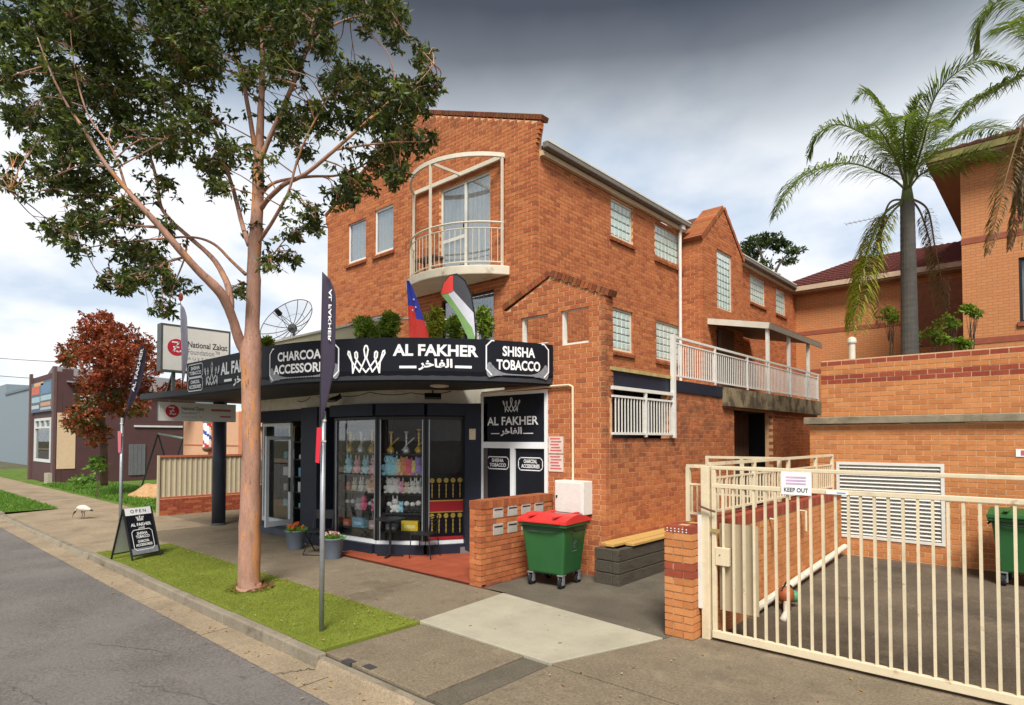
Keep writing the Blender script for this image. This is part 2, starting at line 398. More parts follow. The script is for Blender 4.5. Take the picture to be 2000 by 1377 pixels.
# ------------------------------------------------------------------ lettering
_tc = {}
def text2d(s, bold=0.0):
    k = (s, bold)
    if k in _tc: return _tc[k]
    c = bpy.data.curves.new('lettering', 'FONT'); c.body = s; c.size = 1; c.offset = bold; c.resolution_u = 3
    o = bpy.data.objects.new('lettering', c); COL.objects.link(o); bpy.context.view_layer.update()
    dg = bpy.context.evaluated_depsgraph_get(); ev = o.evaluated_get(dg); me = ev.to_mesh()
    v = [(p.co.x, p.co.y) for p in me.vertices]; f = [tuple(p.vertices) for p in me.polygons]; ev.to_mesh_clear()
    bpy.data.objects.remove(o); bpy.data.curves.remove(c)
    x0 = min(p[0] for p in v); x1 = max(p[0] for p in v); y0 = min(p[1] for p in v); y1 = max(p[1] for p in v)
    _tc[k] = ([((a - x0) / (x1 - x0), (b - y0) / (y1 - y0)) for a, b in v], f); return _tc[k]
def text_on(mb, s, u0, u1, z0, z1, place, bold=0.02):
    """letters filling the box u0..u1, z0..z1; place(u, z) -> point"""
    v, f = text2d(s, bold); b = len(mb.v)
    mb.v += [tuple(place(u0 + a * (u1 - u0), z0 + c * (z1 - z0))) for a, c in v]
    for q in f: mb.face(tuple(b + i for i in q))
ARAB = '\ufeae\ufea7\ufe8e\ufed4\ufedf\ufe8d'
def crown_strokes():
    def q(x, y): return ((x - 1187) / (1721 - 1187), (520 - y) / (520 - 140))
    L1 = [(1250, 345), (1197, 250), (1203, 215), (1222, 222), (1240, 290), (1262, 380), (1270, 512)]
    L2 = [(1250, 345), (1300, 415), (1365, 500), (1400, 420), (1446, 315), (1425, 200), (1438, 152), (1454, 142)]
    L3 = [(1270, 512), (1305, 390), (1335, 300), (1332, 240), (1315, 224), (1297, 240), (1302, 300), (1335, 350), (1385, 415)]
    L4 = [(1412, 455), (1454, 505)]
    out = []
    for st in (L1, L2, L3, L4):
        out.append([q(*p) for p in st]); out.append([q(2908 - p[0], p[1]) for p in st])
    return out
CROWN = crown_strokes()
def strokes_on(mb, strokes, u0, u1, z0, z1, w, place):
    for st in strokes:
        pts = [Vector((u0 + a * (u1 - u0), z0 + b * (z1 - z0))) for a, b in st]
        for a, b in zip(pts, pts[1:]):
            d = b - a
            if d.length < 1e-6: continue
            d.normalize(); x = Vector((-d.y, d.x)) * (w / 2); a2 = a - d * w * 0.35; b2 = b + d * w * 0.35
            mb.quad(*[place(*p) for p in (a2 - x, b2 - x, b2 + x, a2 + x)])
def badge(mb, u0, u1, z0, z1, w, place, cut=0.16):
    c = (z1 - z0) * cut; d = c * 0.55
    pts = [(u0 + c, z0), (u1 - c, z0), (u1 - c + d * .3, z0 + d * .7), (u1, z0 + c), (u1, z1 - c), (u1 - c + d * .3, z1 - d * .7), (u1 - c, z1), (u0 + c, z1), (u0 + c - d * .3, z1 - d * .7), (u0, z1 - c), (u0, z0 + c), (u0 + c - d * .3, z0 + d * .7), (u0 + c, z0)]
    pts = [(u0 + c, z0), (u1 - c, z0), (u1, z0 + c), (u1, z1 - c), (u1 - c, z1), (u0 + c, z1), (u0, z1 - c), (u0, z0 + c), (u0 + c, z0)]
    n = len(pts)
    st = [[((p[0] - u0) / (u1 - u0), (p[1] - z0) / (z1 - z0)) for p in pts]]
    strokes_on(mb, st, u0, u1, z0, z1, w, place)
def disc_on(mb, u, z, r, place, n=20, rz=None):
    rz = rz or r
    mb.quad(*[place(u + r * math.cos(2 * math.pi * k / n), z + rz * math.sin(2 * math.pi * k / n)) for k in range(n)])

# =================================================================== THE SETTING
def struct(o): return tag(o, kind='structure')
ASPH = pm('asphalt', (0.145, 0.131, 0.119), 0.9, var=0.22, scale=0.9, fine=0.5, fscale=38, bump=0.7, bscale=140, spec=0.25,
          stain=[((0.20, 0.185, 0.17), 0.5, 0.5, 0.2, 0.6), ((0.045, 0.043, 0.042), 2.3, 0.63, 0.06, 0.5)])
CONC = pm('concrete_path', (0.20, 0.16, 0.108), 0.92, var=0.26, scale=1.1, fine=0.42, fscale=38, bump=0.5, bscale=60, spec=0.2,
          stain=[((0.10, 0.078, 0.054), 1.1, 0.48, 0.2, 0.75), ((0.30, 0.245, 0.165), 2.3, 0.56, 0.16, 0.55), ((0.09, 0.07, 0.05), 7, 0.58, 0.12, 0.5)])
CONCT = pm('concrete_tan', (0.285, 0.222, 0.148), 0.92, var=0.2, scale=1.0, fine=0.35, fscale=38, bump=0.5, bscale=60, spec=0.2,
           stain=[((0.165, 0.128, 0.085), 1.1, 0.5, 0.2, 0.7), ((0.14, 0.11, 0.075), 6, 0.58, 0.12, 0.45)])
CONCL = pm('concrete_new', (0.37, 0.34, 0.255), 0.9, var=0.13, scale=1.5, fine=0.25, fscale=80, bump=0.3, bscale=90, spec=0.2,
           stain=[((0.28, 0.25, 0.18), 1.6, 0.5, 0.2, 0.6), ((0.2, 0.17, 0.12), 5, 0.62, 0.1, 0.4)])
CONCD = pm('concrete_dark', (0.115, 0.098, 0.072), 0.88, var=0.28, scale=1.2, fine=0.4, fscale=60, bump=0.5, bscale=80, spec=0.25,
           stain=[((0.055, 0.05, 0.04), 0.8, 0.53, 0.2, 0.7), ((0.2, 0.175, 0.12), 1.9, 0.62, 0.15, 0.45)])
KERBM = pm('kerb_concrete', (0.24, 0.205, 0.15), 0.92, var=0.2, scale=2.5, fine=0.25, fscale=60, bump=0.8, bscale=60, spec=0.2,
           stain=[((0.085, 0.075, 0.06), 3.0, 0.55, 0.12, 0.65)])
TURF = pm('artificial_turf', (0.18, 0.21, 0.032), 0.95, var=0.25, scale=1.4, fine=0.4, fscale=150, bump=1.0, bscale=160, spec=0.1)
LAWN = pm('lawn_soil', (0.10, 0.16, 0.03), 0.95, var=0.3, scale=1.2, fine=0.4, fscale=100, bump=1.0, bscale=80, spec=0.1, stain=[((0.22, 0.16, 0.08), 0.8, 0.56, 0.1, 0.6)])
def sheet(name, pts, z, mat):
    m = MB(); m.quad(*[(p[0], p[1], p[2] if len(p) > 2 else z) for p in pts]); return struct(m.build(name, mat))
def rect(x0, x1, y0, y1): return [(x0, y0), (x1, y0), (x1, y1), (x0, y1)]
sheet('ground', rect(-700, 700, -700, 700), -0.35, pm('dry_ground', (.10, .095, .06), .95, var=.3, scale=.3, fine=.3, spec=.1))
sheet('road', rect(-300, 120, -14, 3.12), -0.15, ASPH)
sheet('far_pavement', rect(-300, 120, -20, -14), -0.05, CONCT)
g = MB()
x = -200.0
while x < 60:
    w = 2.4; g.quad((x, 3.09, -0.144), (x + w - 0.012, 3.09, -0.144), (x + w - 0.012, 3.47, -0.132), (x, 3.47, -0.132)); x += w
struct(g.build('gutter', CONCT))
kb = struct(MB().box(-200, 60, 3.50, 3.56, -0.3, -0.03).build('kerb', KERBM))
def kerb_top(x):   # full height beside the turf, laid back at the two driveways
    if x < -24.5 or -14.6 < x < -5.9: return 0.004
    if x < -14.6: return -0.055 + 0.05 * max(0, (-15.6 - x) * 0 + (x + 15.6) if x > -15.6 else 0)
    return -0.03
x = -60.0; i = 0
while x < 14:
    w = 1.55 + 0.12 * ((i * 7) % 5) / 5; x1 = min(x + w, 14)
    for brk in (-24.5, -14.6, -5.9):
        if x < brk - 0.02 < x1: x1 = brk
    h0 = kerb_top(x + 0.01); h1 = kerb_top(x1 - 0.01); dx = rnd.uniform(-0.006, 0.006); dy = rnd.uniform(-.004, .004)
    m = MB(); a, b = x + 0.006, x1 - 0.006
    lay = 0.10 if h0 < -0.02 else 0.0
    m.hexa([(a, 3.45 - lay + dy, -0.3), (b, 3.45 - lay + dy, -0.3), (b, 3.585, -0.3), (a, 3.585, -0.3), (a, 3.465 + dy, h0 + dx), (b, 3.465 + dy, h1 + dx), (b, 3.585, h1 + dx), (a, 3.585, h0 + dx)])
    m.build('kerb_stone', KERBM if x < -5.95 else CONCT if x < -4.6 else KERBM, kb, bevel=0.02)
    x = x1; i += 1
# footpath: individual poured slabs with recessed joints
fp = struct(MB().box(-200, 14, 4.97, 6.72, -0.3, -0.02).build('footpath', CONCD))
for (a, b) in [(-16.8 + 1.8 * k, -16.8 + 1.8 * (k + 1)) for k in range(6)] + [(-70 + 1.9 * k, -70 + 1.9 * (k + 1)) for k in range(28)]:
    b = min(b, -6.05) if a > -17 else b
    m = MB().box(a + 0.006, b - 0.006, 4.962, 6.70, -0.1, 0.0 + rnd.uniform(-0.003, 0.003)); m.build('path_slab', CONC if a > -17 else CONCT, fp, bevel=0.006)
for (a, b, mm) in [(-6.05, -3.68, CONCL)]:
    m = MB(); m.prism([(a + .01, 4.965), (-3.92, 4.94), (-3.44, 6.42), (-6.2, 6.69)], -0.1, 0.012); m.build('new_slab', mm, fp, bevel=0.008)
m = MB(); m.prism([(-3.905, 4.94), (14, 4.94), (14, 6.745), (-3.36, 6.745), (-3.425, 6.42)], -0.1, 0.002); m.build('apron_slab', CONC, fp, bevel=0.006)
m = MB(); m.prism([(-6.19, 6.70), (-3.44, 6.43), (-3.37, 6.63), (-3.4, 6.75), (-6.2, 6.75)], -0.1, -0.001); m.build('apron_slab', CONCD, fp)
dv = struct(MB().box(-6.0, 14, 3.59, 4.93, -0.3, -0.03).build('driveway_crossing', CONCD))
MB().box(-5.95, -4.28, 3.595, 4.945, -0.2, -0.004).build('crossing_slab', CONC, dv, bevel=0.008)
MB().box(-4.26, -3.93, 3.595, 4.92, -0.2, -0.012).build('crossing_strip', CONCD, dv, bevel=0.005)
MB().box(-3.91, 14, 3.595, 4.93, -0.2, -0.006).build('crossing_slab', CONC, dv, bevel=0.008)
pav = pm('dark_paver', (0.05, 0.045, 0.04), 0.8)
for (px_, py_) in ((682, 1291), (722, 1302)):
    c = G(px_, py_); MB().box(c.x - .07, c.x + .07, c.y - .045, c.y + .045, -0.03, 0.002).build('paver', pav, dv)
sheet('driveway_left', [(-24.45, 3.583, -.052), (-14.6, 3.583, -.052), (-14.6, 4.965, -.003), (-24.45, 4.965, -.003)], 0, CONCT)
sheet('forecourt', rect(-20.25, -10.74, 6.69, 9.6), -0.006, CONC)
sheet('yard_drive', [(-6.66, 6.75), (-3.06, 6.75), (-3.06, 26, 0.1), (-6.66, 26, 0.1)], 0.0, CONCD)
CY = pm('courtyard_concrete', (0.115, 0.09, 0.062), 0.78, var=0.35, scale=1.0, fine=0.45, fscale=36, bump=0.4, bscale=70, spec=0.3,
        stain=[((0.045, 0.038, 0.03), 0.7, 0.5, 0.2, 0.8), ((0.22, 0.18, 0.115), 2.6, 0.58, 0.1, 0.5)])
sheet('courtyard', [(-3.04, 6.75, 0), (9, 6.75, 0), (9, 12.4, 0.2), (-3.04, 12.4, 0.2)], 0, CY)
TILE = pm('red_floor_tile', (0.29, 0.065, 0.03), 0.7, var=0.25, scale=2, fine=0.12, bump=0.2, spec=0.3)
tl = struct(MB().box(-10.75, -6.7, 6.74, 8.5, -0.2, 0.03).build('entrance_floor', pm('tile_grout', (0.2, 0.07, 0.04), 0.9)))
tm = MB().box(-.149, .149, -.149, .149, 0, 0.012).mesh('floor_tile', TILE)
for i in range(13):
    for j in range(6):
        X, Y = -10.6 + .305 * i, 6.87 + .305 * j
        if X > -6.8: continue
        link('floor_tile', tm, tl, (X, Y, 0.026 + rnd.uniform(0, .002)))
turf = struct(MB().box(-14.58, -6.03, 3.588, 4.957, -0.1, 0.004).build('turf_strip', TURF))
def blades(name, x0, x1, y0, y1, n, h, cols, z=0.0, dens=None):
    m = MB()
    for _ in range(n):
        x = rnd.uniform(x0, x1); y = rnd.uniform(y0, y1); a = rnd.uniform(0, 6.3); l = h * rnd.uniform(.5, 1.2); c = rnd.choice(cols); k = rnd.uniform(.75, 1.2)
        m.leaf((x, y, z), (math.cos(a) * .5, math.sin(a) * .5, 1), (math.cos(a + 1), math.sin(a + 1), 0), l, h * .25, (c[0] * k, c[1] * k, c[2] * k))
    return m.build(name, LEAFM)
GR = [(0.12, 0.19, 0.03), (0.09, 0.15, 0.025), (0.15, 0.20, 0.05)]
tag(blades('turf_pile', -14.56, -6.05, 3.6, 4.95, 34000, 0.026, [(0.21, 0.255, 0.035), (0.18, 0.225, 0.03), (0.25, 0.28, 0.06)], 0.0), 'short bright green artificial turf pile beside the kerb', 'turf', kind='stuff')
sheet('nature_strip', rect(-80, -24.6, 3.588, 4.955), 0.0, LAWN)
sheet('side_yard', rect(-60, -20.2, 6.72, 16), -0.01, LAWN)
GL = [(0.12, 0.26, 0.03), (0.09, 0.2, 0.025), (0.17, 0.28, 0.05)]
tag(blades('lawn_grass', -50, -24.6, 3.6, 4.95, 16000, 0.09, GL, 0.0), 'bright green grass of the strip beside the far kerb', 'grass', kind='stuff')
tag(blades('yard_grass', -37.5, -20.6, 6.9, 9.5, 14000, 0.16, GL, 0.0), 'unmown green grass in the yard below the red-leaved tree', 'grass', kind='stuff')
# cracks and gutter grime on the road
CRK = pm('crack_tar', (.06, .056, .052), .9, var=.2)
def crack(pts, w, z, name='road_crack'):
    m = MB(); P = [Vector((*p, 0)) for p in pts]; Q = []
    for a, b in zip(P, P[1:]):
        for k in range(7): q = a.lerp(b, k / 7); q += Vector((rnd.gauss(0, .02), rnd.gauss(0, .02), 0)); Q.append(q)
    Q.append(P[-1])
    for a, b in zip(Q, Q[1:]):
        d = (b - a).normalized(); x = Vector((-d.y, d.x, 0)) * w * rnd.uniform(.3, .6); m.quad(a - x + Vector((0, 0, z)), b - x + Vector((0, 0, z)), b + x + Vector((0, 0, z)), a + x + Vector((0, 0, z)))
    return struct(m.build(name, CRK))
def gp_(x, y): q = G(x, y, -.15); return (q.x, q.y)
for L in ([(20, 1340), (60, 1362), (90, 1377)], [(180, 1255), (230, 1262), (330, 1275)], [(250, 1335), (330, 1345), (420, 1377)]): crack([gp_(*p) for p in L], .006, -.146)
crack([(-6.1, 3.09), (-5.98, 3.3), (-5.9, 3.46)], .012, -.128, 'gutter_crack')
# fallen leaves and litter
m = MB()
for _ in range(420):
    if rnd.random() < .5: x, y, z = rnd.uniform(-14.4, -6.1), rnd.choice((rnd.uniform(3.6, 4.9), rnd.uniform(4.7, 4.95))), 0.036
    elif rnd.random() < .5: x, y, z = rnd.uniform(-15, -3), rnd.uniform(2.95, 3.45), -0.128
    else: x, y, z = rnd.uniform(-13, -1), rnd.uniform(3.7, 6.6), 0.018
    c = rnd.choice([(.45, .36, .12), (.4, .22, .07), (.32, .12, .04), (.5, .45, .25)]); a = rnd.uniform(0, 6.3)
    m.leaf((x, y, z), (math.cos(a), math.sin(a), .05), (0, 0, 1), rnd.uniform(.03, .07), .022, c)
tag(m.build('leaf_litter', LEAFM), 'dry fallen leaves scattered over turf, gutter and paving', 'leaf litter', kind='stuff')

# =================================================================== MAIN BUILDING
HB = math.pi / 2
bld = thing('shop_building', 'orange brick three-level shop building with stepped gable and black curved awning', 'building', (-11.8, 9.5, 0))
BK = Bricks(bld, BRK, PAL)
FF = Fr((-15.8, 9.5), 0); FS = Fr((-7.9, 9.5), HB); FB = Fr((-7.3, 16.03), HB); FBr = Fr((-7.9, 16.03), 0); FL = Fr((-5.6, 8.55), HB); FG = Fr((-7.9, 8.55), 0)
opF = [(1.06, 1.91, 7.2, 8.33), (2.32, 3.13, 7.2, 8.37), (4.95, 6.6, 6.0, 8.2), (5.0, 6.72, 3.55, 5.55), (1.1, 3.15, 4.5, 5.58)]
SL = 0.395
def rakeF(z):
    if z < 8.42: return (0, 7.9)
    if z < 8.86: k = 0.12 * min(1, math.ceil((z - 8.42) / CH) / 4.0); return (-k, 7.9 + k)
    h = (10.42 - z) / SL
    return None if h < 0.1 else (3.95 - h, 3.95 + h)
BK.wall(FF, 7.9, 3.4, 10.4, opF, rakeF, (None, 0), altz=8.05)
opS = [(2.81, 3.82, 7.18, 8.09), (4.95, 6.43, 7.14, 8.07), (2.88, 3.79, 4.44, 5.45), (4.99, 6.38, 4.42, 5.45), (11.63, 13.08, 7.1, 8.03), (14.2, 15.3, 7.1, 8.05)]
BK.wall(FS, 18.3, 3.4, 8.14, opS, None, (1, None))
opB = [(0.95, 2.05, 6.1, 7.82), (0.9, 1.9, 3.46, 5.5)]
def rakeB(z):
    if z < 7.9: return (0, 2.87)
    h = (9.1 - z) / 0.85; return None if h < 0.06 else (1.435 - h, 1.435 + h)
BK.wall(FB, 2.87, 3.45, 9.1, opB, rakeB, (0, None))
BK.wall(FBr, 0.6, 3.45, 7.95, (), None, (None, 1))
opL = [(0.12, 2.25, 2.3, 3.2), (5.35, 7.9, 0, 2.98)]
BK.wall(FL, 11.85, 0.0, 3.0, opL, None, (1, None)); 
Fe = Fr((-5.6, 8.55), HB); BK.wall(Fe, 0.23, 3.01, 4.72, (), None, (0, None))
opG = [(0, 1.07, 0, 3.2), (0.43, 1.07, 4.02, 4.56), (1.37, 1.96, 3.95, 4.57)]
def rakeG(z):
    if z < 4.66: return (0, 2.3)
    h = (5.24 - z) / 0.46; return None if h < 0.06 else (max(0, 1.13 - h), min(2.3, 1.13 + h))
BK.wall(FG, 2.3, 0.0, 5.24, opG, rakeG, (None, 0))
BK.wall(Fr((-5.6, 10.8), HB), 2.42, 3.01, 3.215)
Fback = Fr((-7.9, 20.4), HB)
BK.finish(300)
bk = MB()
backing(bk, FF, 7.9, 3.4, 8.5, opF, gable=[(7.95, 8.82), (3.95, 10.40), (-0.05, 8.82)])
backing(bk, FS, 18.3, 3.4, 8.14, opS)
backing(bk, FB, 2.87, 3.45, 7.9, opB, gable=[(1.435, 9.08)])
backing(bk, FBr, 0.6, 3.45, 7.95, ())
backing(bk, FL, 11.85, 0, 3.21, [(0.12, 2.25, 2.3, 3.3), opL[1]])
backing(bk, FG, 2.3, 0, 4.66, opG, gable=[(1.13 + 1.1, 4.72), (1.13, 5.22), (0.02, 4.72)])
bk.build('wall', MORT, bld)
# rowlock copings on the gables
cp = MB()
def coping(F, p0, p1, w=0.076, h=0.12, n0=-0.22, n1=0.03, pal=PAL, dark=0.8):
    a = Vector(p0); b = Vector(p1); d = (b - a); L = d.length; d.normalize(); up = Vector((-d.y, d.x))
    if up.y < 0: up = -up
    k = int(L / (w + .01))
    for i in range(k):
        s0 = a + d * (i * L / k); s1 = s0 + d * (L / k - 0.01); c = rnd.choice(pal); cp.col = tuple(x * dark * rnd.uniform(.8, 1.1) for x in c)
        q = [tuple(s0), tuple(s1), tuple(s1 + up * h), tuple(s0 + up * h)]
        if d.x < 0: q = [q[1], q[0], q[3], q[2]]
        cp.slab(F, q, n0, n1 + rnd.uniform(-.003, .003))
coping(FF, (-0.14, 8.82), (3.95, 10.43), h=.10, n1=.004, dark=.42); coping(FF, (8.04, 8.82), (3.95, 10.43), h=.10, n1=.004, dark=.42)
coping(FB, (-0.06, 7.84), (1.435, 9.1), n0=-.6); coping(FB, (2.93, 7.84), (1.435, 9.1), n0=-.6)
coping(FG, (-0.0, 4.76), (1.13, 5.23), h=.11, dark=.6); coping(FG, (2.36, 4.68), (1.13, 5.23), h=.11, dark=.62)
tag(cp.build('coping', BRK, bld), kind='stuff')

# roof, fascia board and gutters
ROOF = pm('roof_tile', (0.09, 0.045, 0.035), 0.85, var=0.25, scale=6, bump=0.6, bscale=12)
rf = MB()
for (a, b) in ((9.72, 16.0), (18.92, 28.0)):
    rf.quad((-7.72, a, 8.34), (-7.72, b, 8.34), (-11.85, b, 9.75), (-11.85, a, 9.75))
rf.quad((-7.9, 16.0, 8.26), (-7.9, 18.92, 8.26), (-11.85, 18.92, 9.74), (-11.85, 16.0, 9.74)); rf.quad((-16, 28, 8.3), (-16, 9.72, 8.3), (-11.85, 9.72, 9.75), (-11.85, 28, 9.75))
rf.quad((-7.3, 16.06, 7.9), (-7.3, 17.465, 9.05), (-9.5, 17.465, 9.05), (-9.5, 16.06, 7.9)); rf.quad((-7.3, 18.87, 7.9), (-9.5, 18.87, 7.9), (-9.5, 17.465, 9.05), (-7.3, 17.465, 9.05))
rfo = rf.build('roof', ROOF, bld)
GUT = pm('gutter_paint', (0.16, 0.145, 0.125), 0.5, var=0.15, scale=6)
for (a, b) in ((9.62, 16.03), (18.92, 27.95)):
    MB().box(-7.89, -7.80, a, b, 8.145, 8.25).build('fascia_board', pm('fascia_cream', (0.55, 0.42, 0.27), 0.6, var=.1), bld)
    gm = MB(); gm.box(-7.80, -7.66, a - .03, b + .05, 8.26, 8.40); gm.build('roof_gutter', GUT, bld, bevel=.02)
    MB().box(-7.66, -7.65, a - .03, b + .05, 8.375, 8.41).build('gutter_lip', OFFW, bld)
for (yy, zb) in ((16.0 - .17 + .5 - .6, 3.5), (19.6, 5.6)):
    d = MB(); d.tube([(-7.72, yy, 8.3), (-7.74, yy, 8.22), (-7.82, yy, 8.05), (-7.84, yy, zb)], .045, 8); d.box(-7.86, -7.70, yy - .09, yy + .09, 8.15, 8.32)
    d.build('downpipe', WHITE, bld)

def sash(F, u0, u1, z0, z1, blind, name='window', mull=None, frame=ALU, sill=True, deep=0.04, curtain=(0.76, 0.80, 0.82)):
    """set-back framed window: window > frame, pane, curtain, sill"""
    n = -deep
    w = MB(); t = 0.045
    for (a, b, c, d) in ((u0, u0 + t, z0, z1), (u1 - t, u1, z0, z1), (u0 + t, u1 - t, z0, z0 + t), (u0 + t, u1 - t, z1 - t, z1)): w.fbox(F, a, b, n - .05, n, c, d)
    if mull:
        for mu in mull: w.fbox(F, mu - .03, mu + .03, n - .045, n + .004, z0 + t, z1 - t)
    wo = w.build(name, frame, bld)
    MB().fbox(F, u0 + t, u1 - t, n - .03, n - .024, z0 + t, z1 - t).build('pane', GLASS, wo)
    cm = pm('curtain_%d' % int(sum(curtain) * 1000), curtain, 0.9, var=.05)
    c = MB(); k = max(3, int((u1 - u0 - .1) / .07))
    lo, hi = (z0 + .06 if blind >= 1 else z0 + .06 + (z1 - z0) * (1 - blind)), z1 - .05
    for i in range(k):
        a = u0 + t + (u1 - u0 - 2 * t) * i / k; b = u0 + t + (u1 - u0 - 2 * t) * (i + 1) / k; nn = n - .055 - .02 * (i % 2); n2 = n - .055 - .02 * ((i + 1) % 2)
        c.quad(F.P(a, nn, lo), F.P(b, n2, lo), F.P(b, n2, hi), F.P(a, nn, hi))
    c.build('curtain', cm, wo)
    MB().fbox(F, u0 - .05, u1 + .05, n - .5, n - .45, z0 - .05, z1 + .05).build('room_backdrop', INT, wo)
    if sill: brick_sill(F, u0, u1, z0, wo)
    return wo
def brick_sill(F, u0, u1, z0, parent):
    k = max(3, int((u1 - u0 + .1) / .086)); m = MB(); L = u1 - u0 + .12
    for i in range(k):
        a = u0 - .06 + L * i / k; b = a + L / k - .009; c = rnd.choice(PAL); m.col = tuple(x * .62 for x in c); P = F.P
        m.hexa([P(a, .055, z0 - .135), P(b, .055, z0 - .135), P(b, -.07, z0 - .10), P(a, -.07, z0 - .10), P(a, .055, z0 - .065), P(b, .055, z0 - .065), P(b, -.07, z0 - .004), P(a, -.07, z0 - .004)])
    tag(m.build('sill', BRK, parent), 'sloping dark brick sill')
sash(FF, *opF[0][:2], *opF[0][2:], 1); sash(FF, *opF[1][:2], *opF[1][2:], 1, curtain=(.82, .84, .83))
sash(FF, opF[2][0], opF[2][1], 6.0, 8.2, 1, 'balcony_door', [5.78], WHITE, False, curtain=(.74, .79, .81))
rl = MB().fbox(FF, 5.0, 5.75, -.08, -.062, 6.92, 7.0); rl.build('door_rail', WHITE, bld)
MB().fbox(FF, 5.70, 5.73, -.06, -.035, 7.12, 7.3).build('door_handle', BLACK, bld)
sash(FF, opF[3][0], opF[3][1], 3.55, 5.55, .6, 'terrace_door', [5.75], BLACK, False, curtain=(.1, .13, .2))
sash(FF, opF[4][0], opF[4][1], 4.5, 5.58, .3, 'terrace_window', [2.1], WHITE, True, curtain=(.15, .17, .2))

# glass-block windows
GBM = pm('glass_block_glass', (0.50, 0.60, 0.55), 0.12, var=0.14, scale=5, bump=0.35, bscale=30, spec=0.8, coat=0.5)
GBJ = pm('glass_block_joint', (0.32, 0.35, 0.31), 0.8)
def blocks(F, u0, u1, z0, z1, sill=True):
    w = MB()
    for (a, b, c, d) in ((u0, u0 + .05, z0, z1), (u1 - .05, u1, z0, z1), (u0 + .05, u1 - .05, z0, z0 + .05), (u0 + .05, u1 - .05, z1 - .05, z1)): w.fbox(F, a, b, -.10, -.045, c, d)
    wo = w.build('glass_block_window', OFFW, bld)
    MB().fbox(F, u0 + .05, u1 - .05, -.10, -.075, z0 + .05, z1 - .05).build('joint_bed', GBJ, wo)
    nu = max(2, round((u1 - u0 - .1) / .2)); nz = max(2, round((z1 - z0 - .1) / .2)); du = (u1 - u0 - .1) / nu; dz = (z1 - z0 - .1) / nz
    b = MB(); hw, hh = du / 2 - .008, dz / 2 - .008; i_ = .02
    b.hexa([(-hw, -.008, -hh), (hw, -.008, -hh), (hw, .02, -hh), (-hw, .02, -hh), (-hw, -.008, hh), (hw, -.008, hh), (hw, .02, hh), (-hw, .02, hh)], skip=(2, 4))
    b.v[0] = (-hw, 0, -hh)
    fx, fz = hw - i_, hh - i_; B = [(-hw, -.008, -hh), (hw, -.008, -hh), (hw, -.008, hh), (-hw, -.008, hh)]; T = [(-fx, -.02, -fz), (fx, -.02, -fz), (fx, -.02, fz), (-fx, -.02, fz)]
    b.v[0] = (-hw, -.008, -hh)
    for k in range(4): b.quad(B[k], B[(k + 1) % 4], T[(k + 1) % 4], T[k])
    b.quad(*T); me = b.mesh('glass_block', GBM)
    for i in range(nu):
        for j in range(nz):
            p = F.P(u0 + .05 + du * (i + .5), -.065, z0 + .05 + dz * (j + .5)); o = link('glass_block', me, wo, p - wloc(wo)); o.rotation_euler.z = F.ang
    if sill: brick_sill(F, u0, u1, z0, wo)
for o in opS: blocks(FS, *o)
blocks(FB, *opB[0], sill=False)

# openings in the small gable: white rods of empty frames
for o in opG[1:]:
    w = MB(); t = .04
    for (a, b, c, d) in ((o[0], o[0] + t, o[2], o[3]), (o[0] + t, o[1], o[2], o[2] + t * .8), (o[0] + t, o[1], o[3] - t * .6, o[3])): w.fbox(FG, a, b, -.12, -.04, c, d)
    w.build('opening_frame', WHITE, bld)

# lower block: slabs, deck, railings, porch
MB().box(-7.88, -5.62, 8.80, 10.84, 3.205, 3.46).build('ramp_roof_slab', NAVY, bld)
MB().box(-5.66, -5.58, 8.68, 10.80, 3.46, 3.52).build('slab_edge', pm('mossy_edge', (0.38, 0.3, 0.12), .9, var=.3, scale=8), bld)
BALC = pm('stained_concrete', (0.36, 0.32, 0.23), 0.9, var=0.25, scale=2, fine=.15, stain=[((0.08, 0.06, 0.035), 1.8, 0.5, 0.12, 0.8)])
MB().box(-7.88, -5.57, 10.86, 13.2, 3.22, 3.45).build('deck_edge', NAVY, bld)
MB().box(-7.88, -5.50, 13.22, 20.5, 3.03, 3.45).build('deck_beam', pm('mossy_beam', (0.24, 0.19, 0.11), 0.9, var=0.3, scale=2, fine=.2, stain=[((0.055, 0.04, 0.025), 2.2, 0.46, 0.1, 0.85)]), bld)
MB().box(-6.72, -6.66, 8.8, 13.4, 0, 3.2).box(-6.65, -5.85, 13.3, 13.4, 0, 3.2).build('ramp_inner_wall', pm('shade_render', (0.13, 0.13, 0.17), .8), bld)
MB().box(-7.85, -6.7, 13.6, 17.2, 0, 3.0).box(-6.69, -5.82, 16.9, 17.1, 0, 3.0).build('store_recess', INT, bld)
TIM = pm('dark_timber', (0.12, 0.066, 0.042), 0.85, var=.3, scale=6, stretch=(6, 6, .6))
for k in range(7):
    y = 13.95 + k * .36; MB().box(-6.3, -6.22, y, y + .31, 0.02, 2.96).build('timber_board', TIM, bld)
